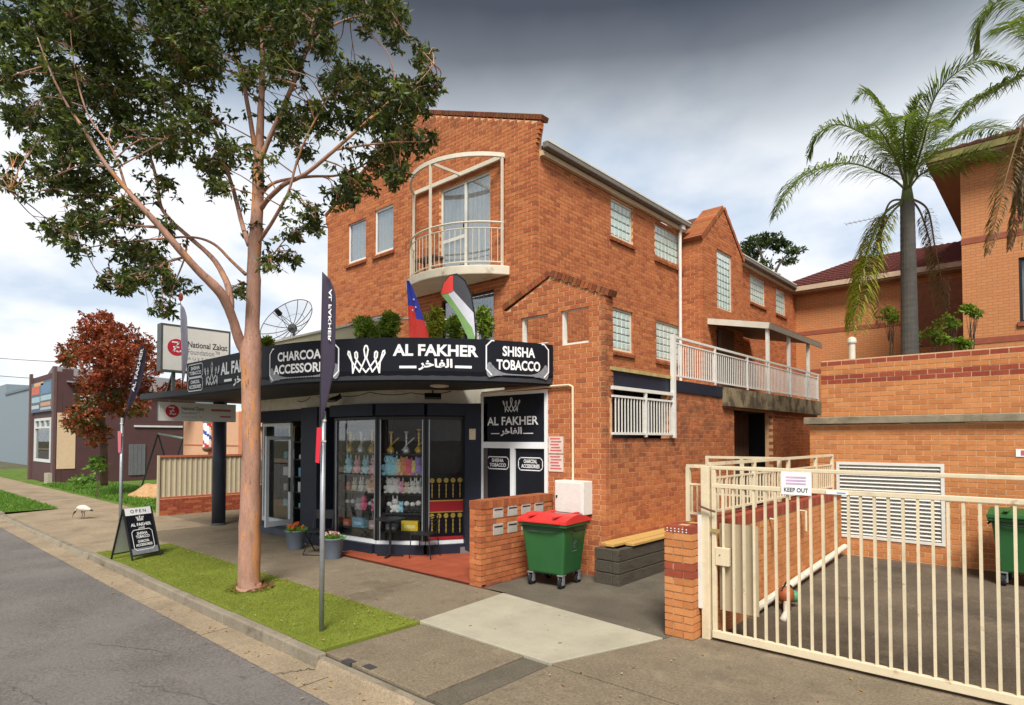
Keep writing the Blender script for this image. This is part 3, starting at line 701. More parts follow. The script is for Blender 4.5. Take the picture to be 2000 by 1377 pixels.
def railing(root, pts, z0, z1, posts, mat=WHITE, step=.105, r=.008, rail=.045, sub=None, post_down=.06):
    """straight railing along x,y points: top rail, sub rail, bottom rail, posts and balusters, every one a part"""
    a = Vector((*pts[0], 0)); b = Vector((*pts[1], 0)); d = b - a; L = d.length; d.normalize(); zs = z1 - .11 if sub is None else sub
    MB().bar(a + Vector((0, 0, z1)), b + Vector((0, 0, z1)), rail, rail).build('top_rail', mat, root)
    MB().bar(a + Vector((0, 0, zs)), b + Vector((0, 0, zs)), rail * .6, rail * .6).build('sub_rail', mat, root)
    MB().bar(a + Vector((0, 0, z0)), b + Vector((0, 0, z0)), rail * .7, rail * .7).build('bottom_rail', mat, root)
    for p in posts: MB().bar(a + d * p + Vector((0, 0, z0 - post_down)), a + d * p + Vector((0, 0, z1 - .01)), .05, .05).build('post', mat, root)
    me = MB().bar((0, 0, 0), (0, 0, zs - z0), r * 2, r * 2, up=(0, 1, 0)).mesh('baluster', mat)
    n = int(L / step)
    for i in range(1, n):
        q = L * i / n
        if any(abs(q - p) < .035 for p in posts): continue
        link('baluster', me, root, a + d * q + Vector((0, 0, z0)) - wloc(root))
rr = thing('deck_railing', 'long white railing of thin balusters along the raised rear walkway', 'railing', (-5.56, 10.85, 3.45))
railing(rr, [(-5.555, 10.85), (-5.555, 20.4)], 3.53, 4.28, [1.9, 3.75, 5.2, 6.9, 8.3, 9.45])
MB().box(-5.60, -5.52, 10.81, 10.89, 2.32, 4.33).build('post', WHITE, rr)
rr = thing('ramp_railing', 'short white two-panel railing in the opening below the navy slab', 'railing', (-5.56, 8.7, 2.32))
railing(rr, [(-5.56, 8.68), (-5.56, 10.80)], 2.39, 3.16, [1.1], step=.1, rail=.06, sub=3.02, r=.009)
pr = MB(); P = [(-7.85, 16.35, 5.78), (-5.62, 16.35, 5.34), (-5.62, 20.95, 5.34), (-7.85, 20.95, 5.78)]
pr.hexa([(p[0], p[1], p[2] - .05) for p in P] + [(p[0], p[1], p[2] + .02) for p in P]); pr.build('porch_roof', pm('porch_roof_sheet', (.10, .075, .065), .6), bld)
pf = MB(); pf.bar((-7.8, 16.33, 5.70), (-5.62, 16.33, 5.27), .03, .16); pf.build('porch_fascia', OFFW, bld)
MB().bar((-5.60, 16.31, 5.25), (-5.60, 20.95, 5.25), .03, .15).build('porch_fascia', pm('porch_gutter', (.22, .19, .15), .6), bld)
for y in (16.42, 18.1, 19.9): MB().box(-5.74, -5.66, y - .04, y + .04, 3.45, 5.25).build('porch_post', WHITE, bld)
MB().box(-7.28, -7.2, 16.95, 17.93, 3.47, 5.5).build('porch_door', pm('brown_door', (.10, .06, .04), .6), bld)

# semicircular balcony on the gable front
BC = Vector((-10.22, 10.385, 0)); BR = 1.785
def barc(k, R=BR, a=1.05): t = -a + 2 * a * k; return (BC.x + R * math.sin(t), BC.y - R * math.cos(t))
sl = MB(); out = [barc(i / 24, BR + .09, 1.06) for i in range(25)]; out = [(x, min(y, 9.49)) for x, y in out]
sl.prism(out, 5.76, 5.96); sl.build('balcony_slab', pm('balcony_paint', (.60, .54, .42), .7, var=.1, scale=3, stain=[((.2, .15, .09), 2.5, .58, .12, .6)]), bld, bevel=.02)
BCR = pm('balcony_cream', (.62, .57, .45), .5, var=.08)
def arcbar(z, r, name, R=BR, mat=BCR, a=1.0):
    MB().tube([(*barc(i / 24, R, a), z) for i in range(25)], r, 6).build(name, mat, bal)
bal = thing('balcony_railing', 'curved cream balcony railing with arched overhead frame on gable wall', 'railing', (-10.22, 8.6, 5.96))
arcbar(6.90, .022, 'top_rail'); arcbar(6.77, .012, 'sub_rail'); arcbar(6.05, .014, 'bottom_rail')
bm = MB().tube([(0, 0, 0), (0, 0, .72)], .007, 5).mesh('baluster', BCR)
for i in range(1, 27):
    x, y = barc(i / 27, BR, 1.0); link('baluster', bm, bal, Vector((x, y, 6.05)) - wloc(bal))
for (x, y) in (barc(.99, BR, 1.0), barc(.52, BR, 1.0), barc(.01, BR, 1.0)): MB().bar((x, y, 5.96), (x, y, 8.33), .045, .045, up=(0, 1, 0)).build('post', BCR, bal)
ob = MB()
for i in range(24): ob.bar((*barc(i / 24, BR, 1.0), 8.35), (*barc((i + 1) / 24 + .002, BR, 1.0), 8.35), .05, .09)
ob.build('overhead_arc', BCR, bal)
x0, y0 = barc(0, BR, 1.0); x1, y1 = barc(1, BR, 1.0)
MB().bar((x0, 9.44, 8.35), (x1, 9.44, 8.35), .05, .09).build('wall_beam', BCR, bal)
xm, ym = barc(.52, BR, 1.0); MB().bar((xm, ym, 8.345), (xm + .05, 9.42, 8.345), .04, .06).build('brace', BCR, bal)
bt = thing('balcony_table', 'small dark brown table standing on the curved balcony', 'table', (-10.75, 9.0, 5.97))
MB().box(-11.1, -10.4, 8.92, 9.25, 6.42, 6.46).build('table_top', TIM, bt)
for (x, y) in ((-11.05, 8.96), (-10.45, 8.96), (-11.05, 9.2), (-10.45, 9.2)): MB().bar((x, y, 5.97), (x, y, 6.42), .04).build('leg', TIM, bt)

# =================================================================== SHOP LEVEL
AC = (-10.8, 9.1)
def arc(R, deg): t = math.radians(deg); return (AC[0] + R * math.sin(t), AC[1] - R * math.cos(t))
# terrace slab, beam above the shopfront and rendered parapet
tout = [(-15.8, 7.2)] + [arc(1.9, a) for a in range(0, 91, 10)] + [(-7.9, 9.1), (-7.9, 9.48), (-15.8, 9.48)]
MB().prism(tout, 3.0, 3.5).build('terrace_slab', OFFW, bld)
REND = pm('beige_render', (0.56, 0.50, 0.33), 0.85, var=.1, scale=2, bump=.2, stain=[((.3, .25, .15), 1.5, .6, .15, .4)])
pts = [(-15.72, 9.3), (-15.72, 7.26)] + [(-10.8 - .98 * k, 7.26) for k in (4, 3, 2, 1, 0)] + [arc(1.84, a) for a in (7, 14, 21, 28)]
pp = MB(); pc = MB()
for a, b in zip(pts, pts[1:]):
    pp.bar((*a, 4.08), (*b, 4.08), .11, 1.17); pc.bar((*a, 4.695), (*b, 4.695), .18, .05)
pp.build('terrace_parapet', REND, bld); pc.build('parapet_cap', OFFW, bld)
tr = thing('terrace_rail', 'pale curved pipe rail on the terrace above the shop awning', 'railing', (-9.4, 7.9, 3.5))
MB().tube([(*arc(1.84, a), 4.70) for a in range(28, 86, 6)], .028, 6).build('top_rail', OFFW, tr)
for a in (30, 48, 66, 84): MB().tube([(*arc(1.84, a), 3.5), (*arc(1.84, a), 4.70)], .02, 6).build('post', OFFW, tr)

# shop walls and rooms
SW = MB(); SW.box(-15.8, -15.7, 7.6, 9.3, 0.15, 3.0); SW.box(-15.8, -8.0, 9.2, 9.3, 0.1, 3.0); SW.box(-8.5, -8.35, 8.55, 9.2, 0.1, 3.0)
SW.build('shop_wall', pm('shop_inner_wall', (.085, .075, .07), .8), bld)
MB().prism([(-15.7, 7.55), (-12.2, 7.2), (-10.8, 7.14), (-9.6, 7.5), (-8.6, 8.6), (-8.5, 9.2), (-15.7, 9.2)], 0.02, 0.16).build('shop_floor', pm('shop_floor', (.16, .15, .14), .5), bld)
# plinth under the bay and step below the door
P0, P1, P2, P3 = (-11.47, 7.12), (-10.12, 7.24), (-9.31, 7.80), (-8.906, 8.52)
pl = MB()
for a, b in (((-12.75, 7.12), P0), (P0, P1), (P1, P2), (P2, P3)):
    pl.bar((*a, .1), (*b, .1), .28, .24)
pl.build('plinth', NAVY, bld)
MB().box(-15.7, -12.76, 7.1, 7.62, 0.0, .155).build('door_step', pm('step_paint', (.07, .08, .1), .7), bld)
colm = MB(); colm.box(-12.78, -12.1, 7.05, 7.6, 0.12, 3.0); colm.build('shop_column', NAVY, bld)
colm = MB(); colm.prism([(-8.93, 8.45), (-8.80, 8.38), (-8.50, 8.5), (-8.5, 8.62), (-8.8, 8.7)], 0.1, 3.0); colm.build('shop_column', NAVY, bld)
# roller shutter boxes above the bay and the door
sb = MB()
for a, b in ((P0, P1), (P1, P2), (P2, P3)):
    sb.bar((*a, 2.88), (*b, 2.88), .3, .24)
sb.bar((-15.7, 7.5, 2.86), (-12.1, 7.4, 2.86), .34, .28); sb.build('shutter_box', NAVY, bld)
# bay windows: frame, pane
def bay(a, b, z0, z1, lm=None):
    a = Vector((*a, 0)); b = Vector((*b, 0)); d = b - a; F = Fr(a, math.atan2(d.y, d.x)); L = d.length
    w = MB(); t = .05
    for (q, r, s, e) in ((.0, t, z0, z1), (L - t, L, z0, z1), (t, L - t, z1 - .06, z1)): w.fbox(F, q, r, -.04, .03, s, e)
    wo = w.build('shop_window', BLACK, bld)
    MB().fbox(F, .0, L, -.05, .05, z0 - .03, z0 + .045).build('window_sill', ALU, wo)
    MB().fbox(F, t, t + .02, .005, .03, z0 + .045, z1 - .06).build('bead', GALV, wo); MB().fbox(F, L - t - .02, L - t, .005, .03, z0 + .045, z1 - .06).build('bead', GALV, wo)
    MB().fbox(F, t, L - t, -.006, 0, z0 + .04, z1 - .05).build('pane', SHOPG, wo)
    return F, L, wo
BAYS = [bay(P0, P1, .24, 2.74), bay(P1, P2, .24, 2.74), bay(P2, P3, .24, 2.74)]
# entrance: glazed side panel, open door leaf, jambs
Fd = Fr((-15.7, 7.6), 0)
sp = MB(); 
for (u0, u1, z0, z1) in ((0, .06, .16, 2.7), (1.38, 1.46, .16, 2.7), (.06, 1.38, .16, .26), (.06, 1.38, 2.62, 2.7)): sp.fbox(Fd, u0, u1, -.04, .03, z0, z1)
spo = sp.build('side_light', ALU, bld); MB().fbox(Fd, .06, 1.38, -.006, 0, .26, 2.62).build('pane', SHOPG, spo)
MB().fbox(Fd, 2.24, 2.34, -.06, .05, .16, 2.7).build('door_jamb', ALU, bld)
MB().fbox(Fd, 2.34, 2.95, -.06, .02, .16, 2.7).build('door_panel', BLACK, bld)
Fl = Fr((-14.03, 6.84), math.atan2(.77, -.16)); Fl = Fr((-14.03, 6.84), math.radians(101))
dl = MB()
for (u0, u1, z0, z1) in ((0, .085, .2, 2.36), (.70, .785, .2, 2.36), (.085, .70, .2, .32), (.085, .70, 2.28, 2.36)): dl.fbox(Fl, u0, u1, -.02, .025, z0, z1)
dlo = dl.build('door_leaf', ALU, bld); MB().fbox(Fl, .085, .70, -.003, .003, .32, 2.28).build('pane', SHOPG, dlo)
MB().fbox(Fl, .63, .66, .025, .07, 1.0, 1.35).build('handle', BLACK, dlo)
# black double doors beside the brick pillar
FD = Fr((-8.52, 8.55), 0)
dd = MB()
for (u0, u1, z0, z1) in ((0, .07, 0.05, 3.19), (1.62, 1.69, 0.05, 3.19), (.07, 1.62, 2.12, 2.24), (.07, 1.62, 3.13, 3.19), (.79, .9, .05, 2.12), (.07, .79, .05, .17), (.9, 1.62, .05, .17)): dd.fbox(FD, u0, u1, -.06, .02, z0, z1)
ddo = dd.build('door_frame', ALU, bld)
MB().fbox(FD, .07, .79, -.05, -.02, .17, 2.12).build('door_leaf', SIGNB, ddo); MB().fbox(FD, .9, 1.62, -.05, -.02, .17, 2.12).build('door_leaf', SIGNB, ddo)
sg = MB().fbox(FD, .07, 1.62, -.04, .0, 2.24, 3.13).build('door_sign', SIGNB, ddo)
def plD(off=.003): return lambda u, z: FD.P(u, off, z)
t = MB(); strokes_on(t, CROWN, .58, 1.03, 2.80, 3.08, .016, plD()); text_on(t, 'AL FAKHER', .17, 1.47, 2.56, 2.72, plD(), .02)
text_on(t, ARAB, .53, 1.07, 2.35, 2.52, plD(), .03); ruler(t, FD, [(.28, 2.40), (.49, 2.40)], .016, .001, .003); ruler(t, FD, [(1.11, 2.40), (1.34, 2.40)], .016, .001, .003)
t.build('sign_lettering', LETTER, ddo)
for (u0, u1, a, b) in ((.15, .72, 'SHISHA', 'TOBACCO'), (.97, 1.55, 'CHARCOAL', 'ACCESSORIES')):
    t = MB(); pd = plD(-.016); badge(t, u0, u1, 1.72, 1.95, .018, pd, .22); text_on(t, a, u0 + .13, u1 - .13, 1.85, 1.92, pd, .03); text_on(t, b, u0 + .07, u1 - .07, 1.76, 1.83, pd, .03); t.build('door_lettering', LETTER, ddo)
MB().fbox(Fr((-8.66, 8.47), .4), -.07, .07, 0, .06, 2.28, 2.5).build('alarm_box', CREAM, bld, bevel=.015)

# awning: soffit slab and lettered fascia
aw_out = [(-17.0, 5.05), (-14.4, 5.2), (-10.8, 5.2)] + [(-10.8 + 4.19 * math.sin(math.radians(a)), 9.4 - 4.19 * math.cos(math.radians(a))) for a in range(4, 77, 4)] + [(-6.70, 8.5)]
aw_in = [(-8.5, 8.5), (-8.95, 8.46)] + [arc(1.92, a) for a in (66, 50, 35, 20, 8, 0)] + [(-11.5, 7.16), (-12.1, 7.16), (-15.8, 7.56), (-17.0, 7.56)]
AWM = pm('awning_soffit', (0.028, 0.03, 0.035), 0.7, var=.15)
MB().prism(aw_out + aw_in, 3.275, 3.41).build('awning_slab', AWM, bld)
def FAS(s, z, off=0.0):
    if s < 3.6: return Vector((-14.4 + s, 5.19 - off, z))
    a = (s - 3.6) / 4.2; return Vector((-10.8 + (4.21 + off) * math.sin(a), 9.4 - (4.21 + off) * math.cos(a), z))
S_END = 9.31
fm = MB(); n = 60
ss = [S_END * i / n for i in range(n + 1)]
for a, b in zip(ss, ss[1:]):
    fm.quad(FAS(a, 3.42), FAS(b, 3.42), FAS(b, 3.97), FAS(a, 3.97)); fm.quad(FAS(a, 3.24, -.05), FAS(b, 3.24, -.05), FAS(b, 3.42), FAS(a, 3.42))
    fm.quad(FAS(b, 3.97, -.07), FAS(a, 3.97, -.07), FAS(a, 3.97), FAS(b, 3.97)); fm.quad(FAS(a, 3.97, -.07), FAS(b, 3.97, -.07), FAS(b, 3.24, -.07), FAS(a, 3.24, -.07)); fm.quad(FAS(a, 3.24, -.07), FAS(b, 3.24, -.07), FAS(b, 3.24, -.05), FAS(a, 3.24, -.05))
fm.quad(FAS(0, 3.24, -.07), FAS(0, 3.24, -.05), FAS(0, 3.42), FAS(0, 3.97), FAS(0, 3.97, -.07)); fm.quad(FAS(S_END, 3.24, -.05), FAS(S_END, 3.24, -.07), FAS(S_END, 3.97, -.07), FAS(S_END, 3.97), FAS(S_END, 3.42))
fas = fm.build('awning_fascia', SIGNB, bld)
def ppx(v): a = v.dot(_f0); return 1000 + FPX * v.dot(_r) / a, a
def s_of(px):
    return min((abs(ppx(FAS(k * .01, 0))[0] - px), k * .01) for k in range(0, int(S_END * 100)))[1]
def z_of(s, py): return 2.3 + (857 - py) / FPX * ppx(FAS(s, 0))[1]
def fbx(x0, x1, y0, y1):
    a, b = s_of(x0), s_of(x1); m_ = (a + b) / 2; return a, b, z_of(m_, y1), z_of(m_, y0)
FP = lambda u, z: FAS(u, z, .006); FP2 = lambda u, z: FAS(u, z, .004)
def fas_part(name, f, mat=LETTER):
    t = MB(); f(t); return t.build(name, mat, fas)
for (x0, x1, y0, y1, L1, L2, m1, m2) in ((526, 661, 675, 738, 'CHARCOAL', 'ACCESSORIES', .15, .075), (950, 1071, 668, 734, 'SHISHA', 'TOBACCO', .24, .15)):
    a, b, z0, z1 = fbx(x0, x1, y0, y1); w = b - a; h = z1 - z0
    fas_part('badge_frame', lambda t: badge(t, a, b, z0, z1, .022, FP))
    def smoke(t):
        for k in range(26):
            u = a + .06 + (w - .12) * k / 25; e = abs(k / 12.5 - 1); disc_on(t, u, z0 + .015 + .07 * e ** 4, .03 + .05 * e ** 3 * rnd.uniform(.6, 1.0), FP2, 12, .012 + .12 * e ** 4)
    fas_part('smoke_print', smoke, GREYV)
    fas_part('badge_lettering', lambda t: (text_on(t, L1, a + w * m1, b - w * m1, z0 + h * .56, z0 + h * .86, lambda u, z: FAS(u, z, .008), .03), text_on(t, L2, a + w * m2, b - w * m2, z0 + h * .16, z0 + h * .46, lambda u, z: FAS(u, z, .008), .03)))
b4 = fbx(677, 752, 674, 729); fas_part('crown_logo', lambda t: strokes_on(t, CROWN, *b4, .026, FP))
b5 = fbx(766, 934, 672, 695); fas_part('fascia_lettering', lambda t: text_on(t, 'AL FAKHER', *b5, FP, .035))
b6 = fbx(816, 884, 700, 723); fas_part('arabic_lettering', lambda t: (text_on(t, ARAB, *b6, FP, .035),))
for (x0, x1) in ((779, 813), (888, 921)):
    q = fbx(x0, x1, 714, 719); fas_part('dash', lambda t: t.quad(FP(q[0], q[2]), FP(q[1], q[2]), FP(q[1], q[3]), FP(q[0], q[3])))
q = fbx(430, 505, 702, 727); fas_part('fascia_lettering', lambda t: text_on(t, 'AL FAKHER', q[0], q[1], q[2], q[3], FP, .035))
q2 = fbx(455, 488, 729, 752); fas_part('arabic_lettering', lambda t: text_on(t, ARAB, *q2, FP, .035))
q = fbx(437, 452, 740, 745); fas_part('dash', lambda t: t.quad(FP(q[0], q[2]), FP(q[1], q[2]), FP(q[1], q[3]), FP(q[0], q[3])))
q3 = fbx(398, 428, 707, 754); fas_part('crown_logo', lambda t: strokes_on(t, CROWN, *q3, .026, FP))
for (y0, y1, A_, B_) in ((711, 736, 'SHISHA', 'TOBACCO'), (738, 763, 'CHARCOAL', 'ACCESSORIES')):
    a, b, z0, z1 = fbx(366, 395, y0, y1); h = z1 - z0; w = b - a
    fas_part('badge_frame', lambda t: badge(t, a, b, z0, z1, .018, FP, .2)); fas_part('badge_lettering', lambda t: (text_on(t, A_, a + w * .2, b - w * .2, z0 + h * .56, z0 + h * .84, FP, .03), text_on(t, B_, a + w * .1, b - w * .1, z0 + h * .18, z0 + h * .46, FP, .03)))
# lamps and wires under the awning
for (x, y, rz) in ((-11.2, 6.98, 0), (-9.05, 7.75, .9)):
    F = Fr((x, y), rz); fl = thing('flood_light', 'flat floodlight under the awning %s' % ('left of the bay window' if rz == 0 else 'at the black doors end of the bay window'), 'light', (x, y, 3.1))
    q = MB(); P = F.P; q.hexa([P(-.16, .12, 3.06), P(.16, .12, 3.06), P(.16, -.02, 3.14), P(-.16, -.02, 3.14), P(-.16, .14, 3.10), P(.16, .14, 3.10), P(.16, 0, 3.19), P(-.16, 0, 3.19)]); q.build('housing', BLACK, fl)
    q = MB(); q.quad(*[P(a, b, c) - Vector((0, 0, .004)) for a, b, c in ((-.14, .11, 3.063), (-.14, -.01, 3.135), (.14, -.01, 3.135), (.14, .11, 3.063))]); q.build('lens', pm('lamp_lens', (.5, .47, .38), .3), fl)
    q = MB(); q.bar(P(0, -.02, 3.16), P(0, -.08, 3.24), .03); q.build('bracket', BLACK, fl)
lp = thing('ceiling_lamp', 'round pale lamp set under the black awning', 'light', (-8.4, 7.35, 3.26))
MB().lathe((-8.4, 7.35, 3.235), [(.10, 0), (.15, .02), (.16, .04)], 18).build('lens', pm('lamp_lens2', (.6, .57, .48), .4), lp); MB().lathe((-8.4, 7.35, 3.25), [(.17, 0), (.17, .025)], 18).build('rim', OFFW, lp)
def wire(name, label, pts, r=.008, mat=BLACK, cat='cable'):
    P = [Vector(p) for p in pts]; Q = []
    for a, b in zip(P, P[1:]):
        for k in range(6): t_ = k / 6; p = a.lerp(b, t_); p.z -= .05 * 4 * t_ * (1 - t_); Q.append(p)
    Q.append(P[-1]); return tag(MB().tube(Q, r, 5).build(name, mat), label, cat)
wire('loose_cable', 'black cable sagging under the awning above the bay window', [(-12.0, 7.0, 3.22), (-11.1, 6.95, 3.2), (-10.1, 7.02, 3.22), (-9.4, 7.5, 3.2), (-8.9, 8.1, 3.24)])
wire('loose_cable', 'thin cable looping over the shop door under the awning', [(-15, 7.4, 3.2), (-14.2, 7.35, 3.22), (-13.2, 7.2, 3.18), (-12.3, 7.0, 3.22)])
cd = MB(); cd.tube([(-8.45, 8.50, 3.20), (-6.86, 8.50, 3.235), (-6.55, 8.51, 3.235), (-6.33, 8.51, 3.235), (-6.25, 8.51, 3.20), (-6.25, 8.51, 1.58)], .022, 7)
tag(cd.build('conduit', CREAM), 'cream pipe running down the brick pillar into the white box', 'pipe')

# =================================================================== SHOP DISPLAY
GOLD = pm('brass', (0.68, 0.44, 0.10), 0.35, metal=0.25, var=.1); SILV = pm('silver', (0.65, 0.65, 0.65), 0.3, metal=0.3)
SHELF = pm('shelf_black', (0.02, 0.02, 0.022), 0.5)
def plush_mat(c): return pm('plush_%02d_%02d_%02d' % tuple(int(x * 99) for x in c), c, 0.95, var=.12, scale=30, bump=.8, bscale=120, spec=.1)
def shelf_unit(F, L, zs, label):
    r = thing('display_shelf', label, 'shelf', F.P(L / 2, -.25, .16))
    for z in zs: MB().fbox(F, .03, L - .03, -.42, -.07, z - .03, z).build('shelf_board', SHELF, r)
    for u in (.02, L - .05): MB().fbox(F, u, u + .03, -.44, -.40, .17, 2.7).build('upright', SHELF, r)
    MB().fbox(F, .06, L - .06, -.47, -.44, .17, 1.72).build('back_panel', pm('back_panel_grey', (.10, .09, .085), .8), r)
    return r
ZS = [2.0, 1.56, 1.20, .82, .46]
shelf_unit(BAYS[0][0], BAYS[0][1], ZS, 'black display shelves behind the widest bay pane'); shelf_unit(BAYS[1][0], BAYS[1][1], ZS, 'black display shelves behind the middle bay pane')
MB()
def hookah(F, u, z, mat, label, h=.44):
    c = F.P(u, -.22, z); r = thing('hookah', label, 'water pipe', c, 'water pipes in the shop window')
    MB().lathe(c, [(.055, 0), (.075, .03), (.06, .10), (.022, .15), (.018, .16)], 12).build('base', mat, r, smooth=True)
    MB().lathe(c + Vector((0, 0, .16)), [(.014, 0), (.03, .02), (.012, .05), (.024, .09), (.012, .13), (.026, .16), (.012, .20), (.03, .23), (.01, h - .18)], 10).build('stem', mat, r, smooth=True)
    MB().lathe(c + Vector((0, 0, h - .02)), [(.012, 0), (.045, .03), (.048, .045)], 10).build('bowl', mat, r)
    pts = []
    for k in range(13):
        t = k / 12; pts.append(c + F.U * (.17 * math.sin(t * math.pi * 1.15)) + Vector((0, 0, .17 + .22 * math.sin(t * 3.0) - .14 * t)) + F.N * (.05 * t))
    MB().tube(pts, .009, 6).build('hose', mat, r)
for b, us, ml in ((0, (.22, .58, .92), ('widest', (GOLD, SILV, GOLD))), (1, (.2, .52, .78), ('middle', (GOLD, SILV, GOLD)))):
    F, L, _ = BAYS[b]
    for i, u in enumerate(us): hookah(F, u, 2.0, ml[1][i], '%s water pipe with curled hose, %s top shelf behind the %s bay pane' % ('silver' if i == 1 else 'brass', ('first on the', 'on the', 'last on the')[i], ml[0]), .42 + .05 * (i == 2))
def plush(F, u, z, s, body, ear, label, kind='rabbit', trim=None):
    s *= 1.22; c = F.P(u, -.17, z); r = thing('plush_toy', label, 'plush toy', c, 'plush toys in the shop window'); bm = plush_mat(body); em = plush_mat(ear); N = F.N; U = F.U
    m = MB(); m.ball(c + Vector((0, 0, .42 * s)), .40 * s, .36 * s, .42 * s, 12, 8)
    for k in (-1, 1):
        m.ball(c + U * (.27 * s * k) + N * (.22 * s) + Vector((0, 0, .13 * s)), .15 * s, .17 * s, .13 * s, 8, 5); m.ball(c + U * (.36 * s * k) + N * (.12 * s) + Vector((0, 0, .50 * s)), .12 * s, .12 * s, .2 * s, 8, 5)
    m.build('body', bm, r, smooth=True)
    h = MB(); hc = c + N * (.06 * s) + Vector((0, 0, .98 * s)); h.ball(hc, .33 * s, .31 * s, .29 * s, 12, 8); h.ball(hc + N * (.26 * s) - Vector((0, 0, .07 * s)), .13 * s, .12 * s, .10 * s, 8, 6); h.build('head', plush_mat(trim) if trim else bm, r, smooth=True)
    for k in (-1, 1):
        e = MB(); ec = hc + U * (.2 * s * k) + Vector((0, 0, (.42 if kind == 'rabbit' else .26) * s)); e.ball(ec, .09 * s, .07 * s, (.27 if kind == 'rabbit' else .10) * s, 8, 6); e.build('ear', em, r, smooth=True)
        e = MB(); e.ball(hc + U * (.12 * s * k) + N * (.29 * s) + Vector((0, 0, .05 * s)), .035 * s, .03 * s, .04 * s, 6, 4); e.build('eye', BLACK, r)
BLU, PNK, CRM, ORG, WHT, HOT, PUR, YEL, GRY = (.40, .72, .82), (.85, .48, .58), (.78, .68, .5), (.80, .35, .16), (.84, .82, .78), (.85, .18, .32), (.42, .32, .68), (.78, .7, .25), (.45, .45, .48)
nm = {BLU: 'pale blue', PNK: 'pink', CRM: 'cream', ORG: 'orange', WHT: 'white', HOT: 'hot pink', PUR: 'purple', YEL: 'yellow', GRY: 'grey'}
def row(b, z, items, where):
    F, L, _ = BAYS[b]; n = len(items)
    for i, (c, s, kd) in enumerate(items):
        e = BLACKP if kd == 'panda' else c
        pane = 'widest' if b == 0 else 'middle'
        kk = ' rabbit' if kd == 'rabbit' else ' panda' if kd == 'panda' else ' bear'
        plush(F, .13 + (L - .26) * (i + .5) / n, z, s, c if kd != 'panda' else (.05, .05, .05), e, '%s plush%s on the %s behind the %s bay pane' % (nm[c], kk, where, pane), 'rabbit' if kd == 'rabbit' else 'bear', WHT if kd == 'panda' else None)
BLACKP = (.03, .03, .03)
row(0, 1.56, [(BLU, .22, 'rabbit'), (PNK, .2, 'rabbit'), (BLU, .21, 'rabbit'), (PNK, .24, 'rabbit')], 'second shelf')
row(0, 1.20, [(ORG, .12, 'bear'), (CRM, .15, 'rabbit'), (WHT, .16, 'rabbit'), (CRM, .17, 'bear'), (ORG, .26, 'bear')], 'third shelf')
row(0, .82, [(WHT, .13, 'panda'), (WHT, .14, 'panda'), (GRY, .16, 'bear'), (HOT, .19, 'bear'), (WHT, .13, 'panda'), (HOT, .19, 'bear')], 'fourth shelf')
row(1, 1.56, [(BLU, .27, 'bear'), (BLU, .24, 'rabbit'), (CRM, .22, 'bear'), (ORG, .24, 'bear'), (HOT, .22, 'bear'), (YEL, .2, 'bear'), (PUR, .24, 'bear')], 'second shelf')
row(1, 1.20, [(WHT, .2, 'rabbit'), (WHT, .2, 'rabbit'), (PNK, .16, 'rabbit'), (CRM, .15, 'bear'), (WHT, .17, 'rabbit'), (WHT, .17, 'rabbit')], 'third shelf')
row(1, .82, [(WHT, .14, 'panda'), (WHT, .18, 'rabbit'), (BLU, .14, 'bear'), (WHT, .15, 'panda'), (WHT, .14, 'panda'), (WHT, .16, 'panda')], 'fourth shelf')
def carton(b, u, z, w, h, d, c, label):
    F = BAYS[b][0]; o = MB().fbox(F, u - w / 2, u + w / 2, -.20 - d / 2, -.20 + d / 2, z, z + h).build('gift_box', pm('box_' + label.split()[0], c, .5, var=.1), bevel=.004); tag(o, label, 'box', 'boxes in the shop window')
    m = MB(); m.fbox(F, u - w * .35, u + w * .35, -.20 + d / 2 + .001, -.20 + d / 2 + .003, z + h * .25, z + h * .6); m.build('printed_panel', pm('box_print_' + label.split()[0], tuple(min(.8, x + .25) for x in c), .5), o)
carton(0, .6, .46, .36, .2, .16, (.16, .34, .5), 'blue cardboard box on the lowest shelf behind the widest bay pane')
carton(0, .22, .46, .2, .14, .16, (.5, .12, .1), 'red cardboard box on the lowest shelf behind the widest bay pane')
carton(0, 1.05, .46, .2, .17, .16, (.45, .25, .22), 'pinkish cardboard box on the lowest shelf behind the widest bay pane')
carton(1, .62, .46, .34, .2, .16, (.72, .5, .03), 'yellow cardboard box on the lowest shelf behind the middle bay pane')
carton(1, .24, .46, .22, .12, .16, (.1, .12, .16), 'dark cardboard box on the lowest shelf behind the middle bay pane')
# printed poster with golden water pipes behind the last pane
F, L, _ = BAYS[2]
po = MB().fbox(F, .06, L - .06, -.03, -.02, .30, 1.62).build('window_poster', SIGNB); tag(po, 'black poster of golden water pipes with red band in the last bay pane', 'poster')
MB().fbox(F, .06, L - .06, -.02, -.018, .86, 1.06).build('red_band', pm('poster_red', (.42, .02, .03), .5), po); MB().fbox(F, .06, L - .06, -.02, -.018, .30, .36).build('red_band', pm('poster_red', (.42, .02, .03), .5), po)
for z in (.835, 1.06): MB().fbox(F, .06, L - .06, -.02, -.017, z, z + .022).build('gold_line', GOLD, po)
for z0 in (.40, 1.10):
    for k in range(5):
        u = .13 + (L - .26) * k / 4; m = MB(); pf_ = lambda a, b: F.P(a, -.0175, b); disc_on(m, u, z0 + .37, .05, pf_, 10); 
        for j in range(6): disc_on(m, u, z0 + .05 + j * .045, .016 if j % 2 else .01, lambda a, b: F.P(a, -.0170, b), 8, .028)
        m.build('gold_pipe_print', pm('print_gold', (.5, .36, .06), .5), po)
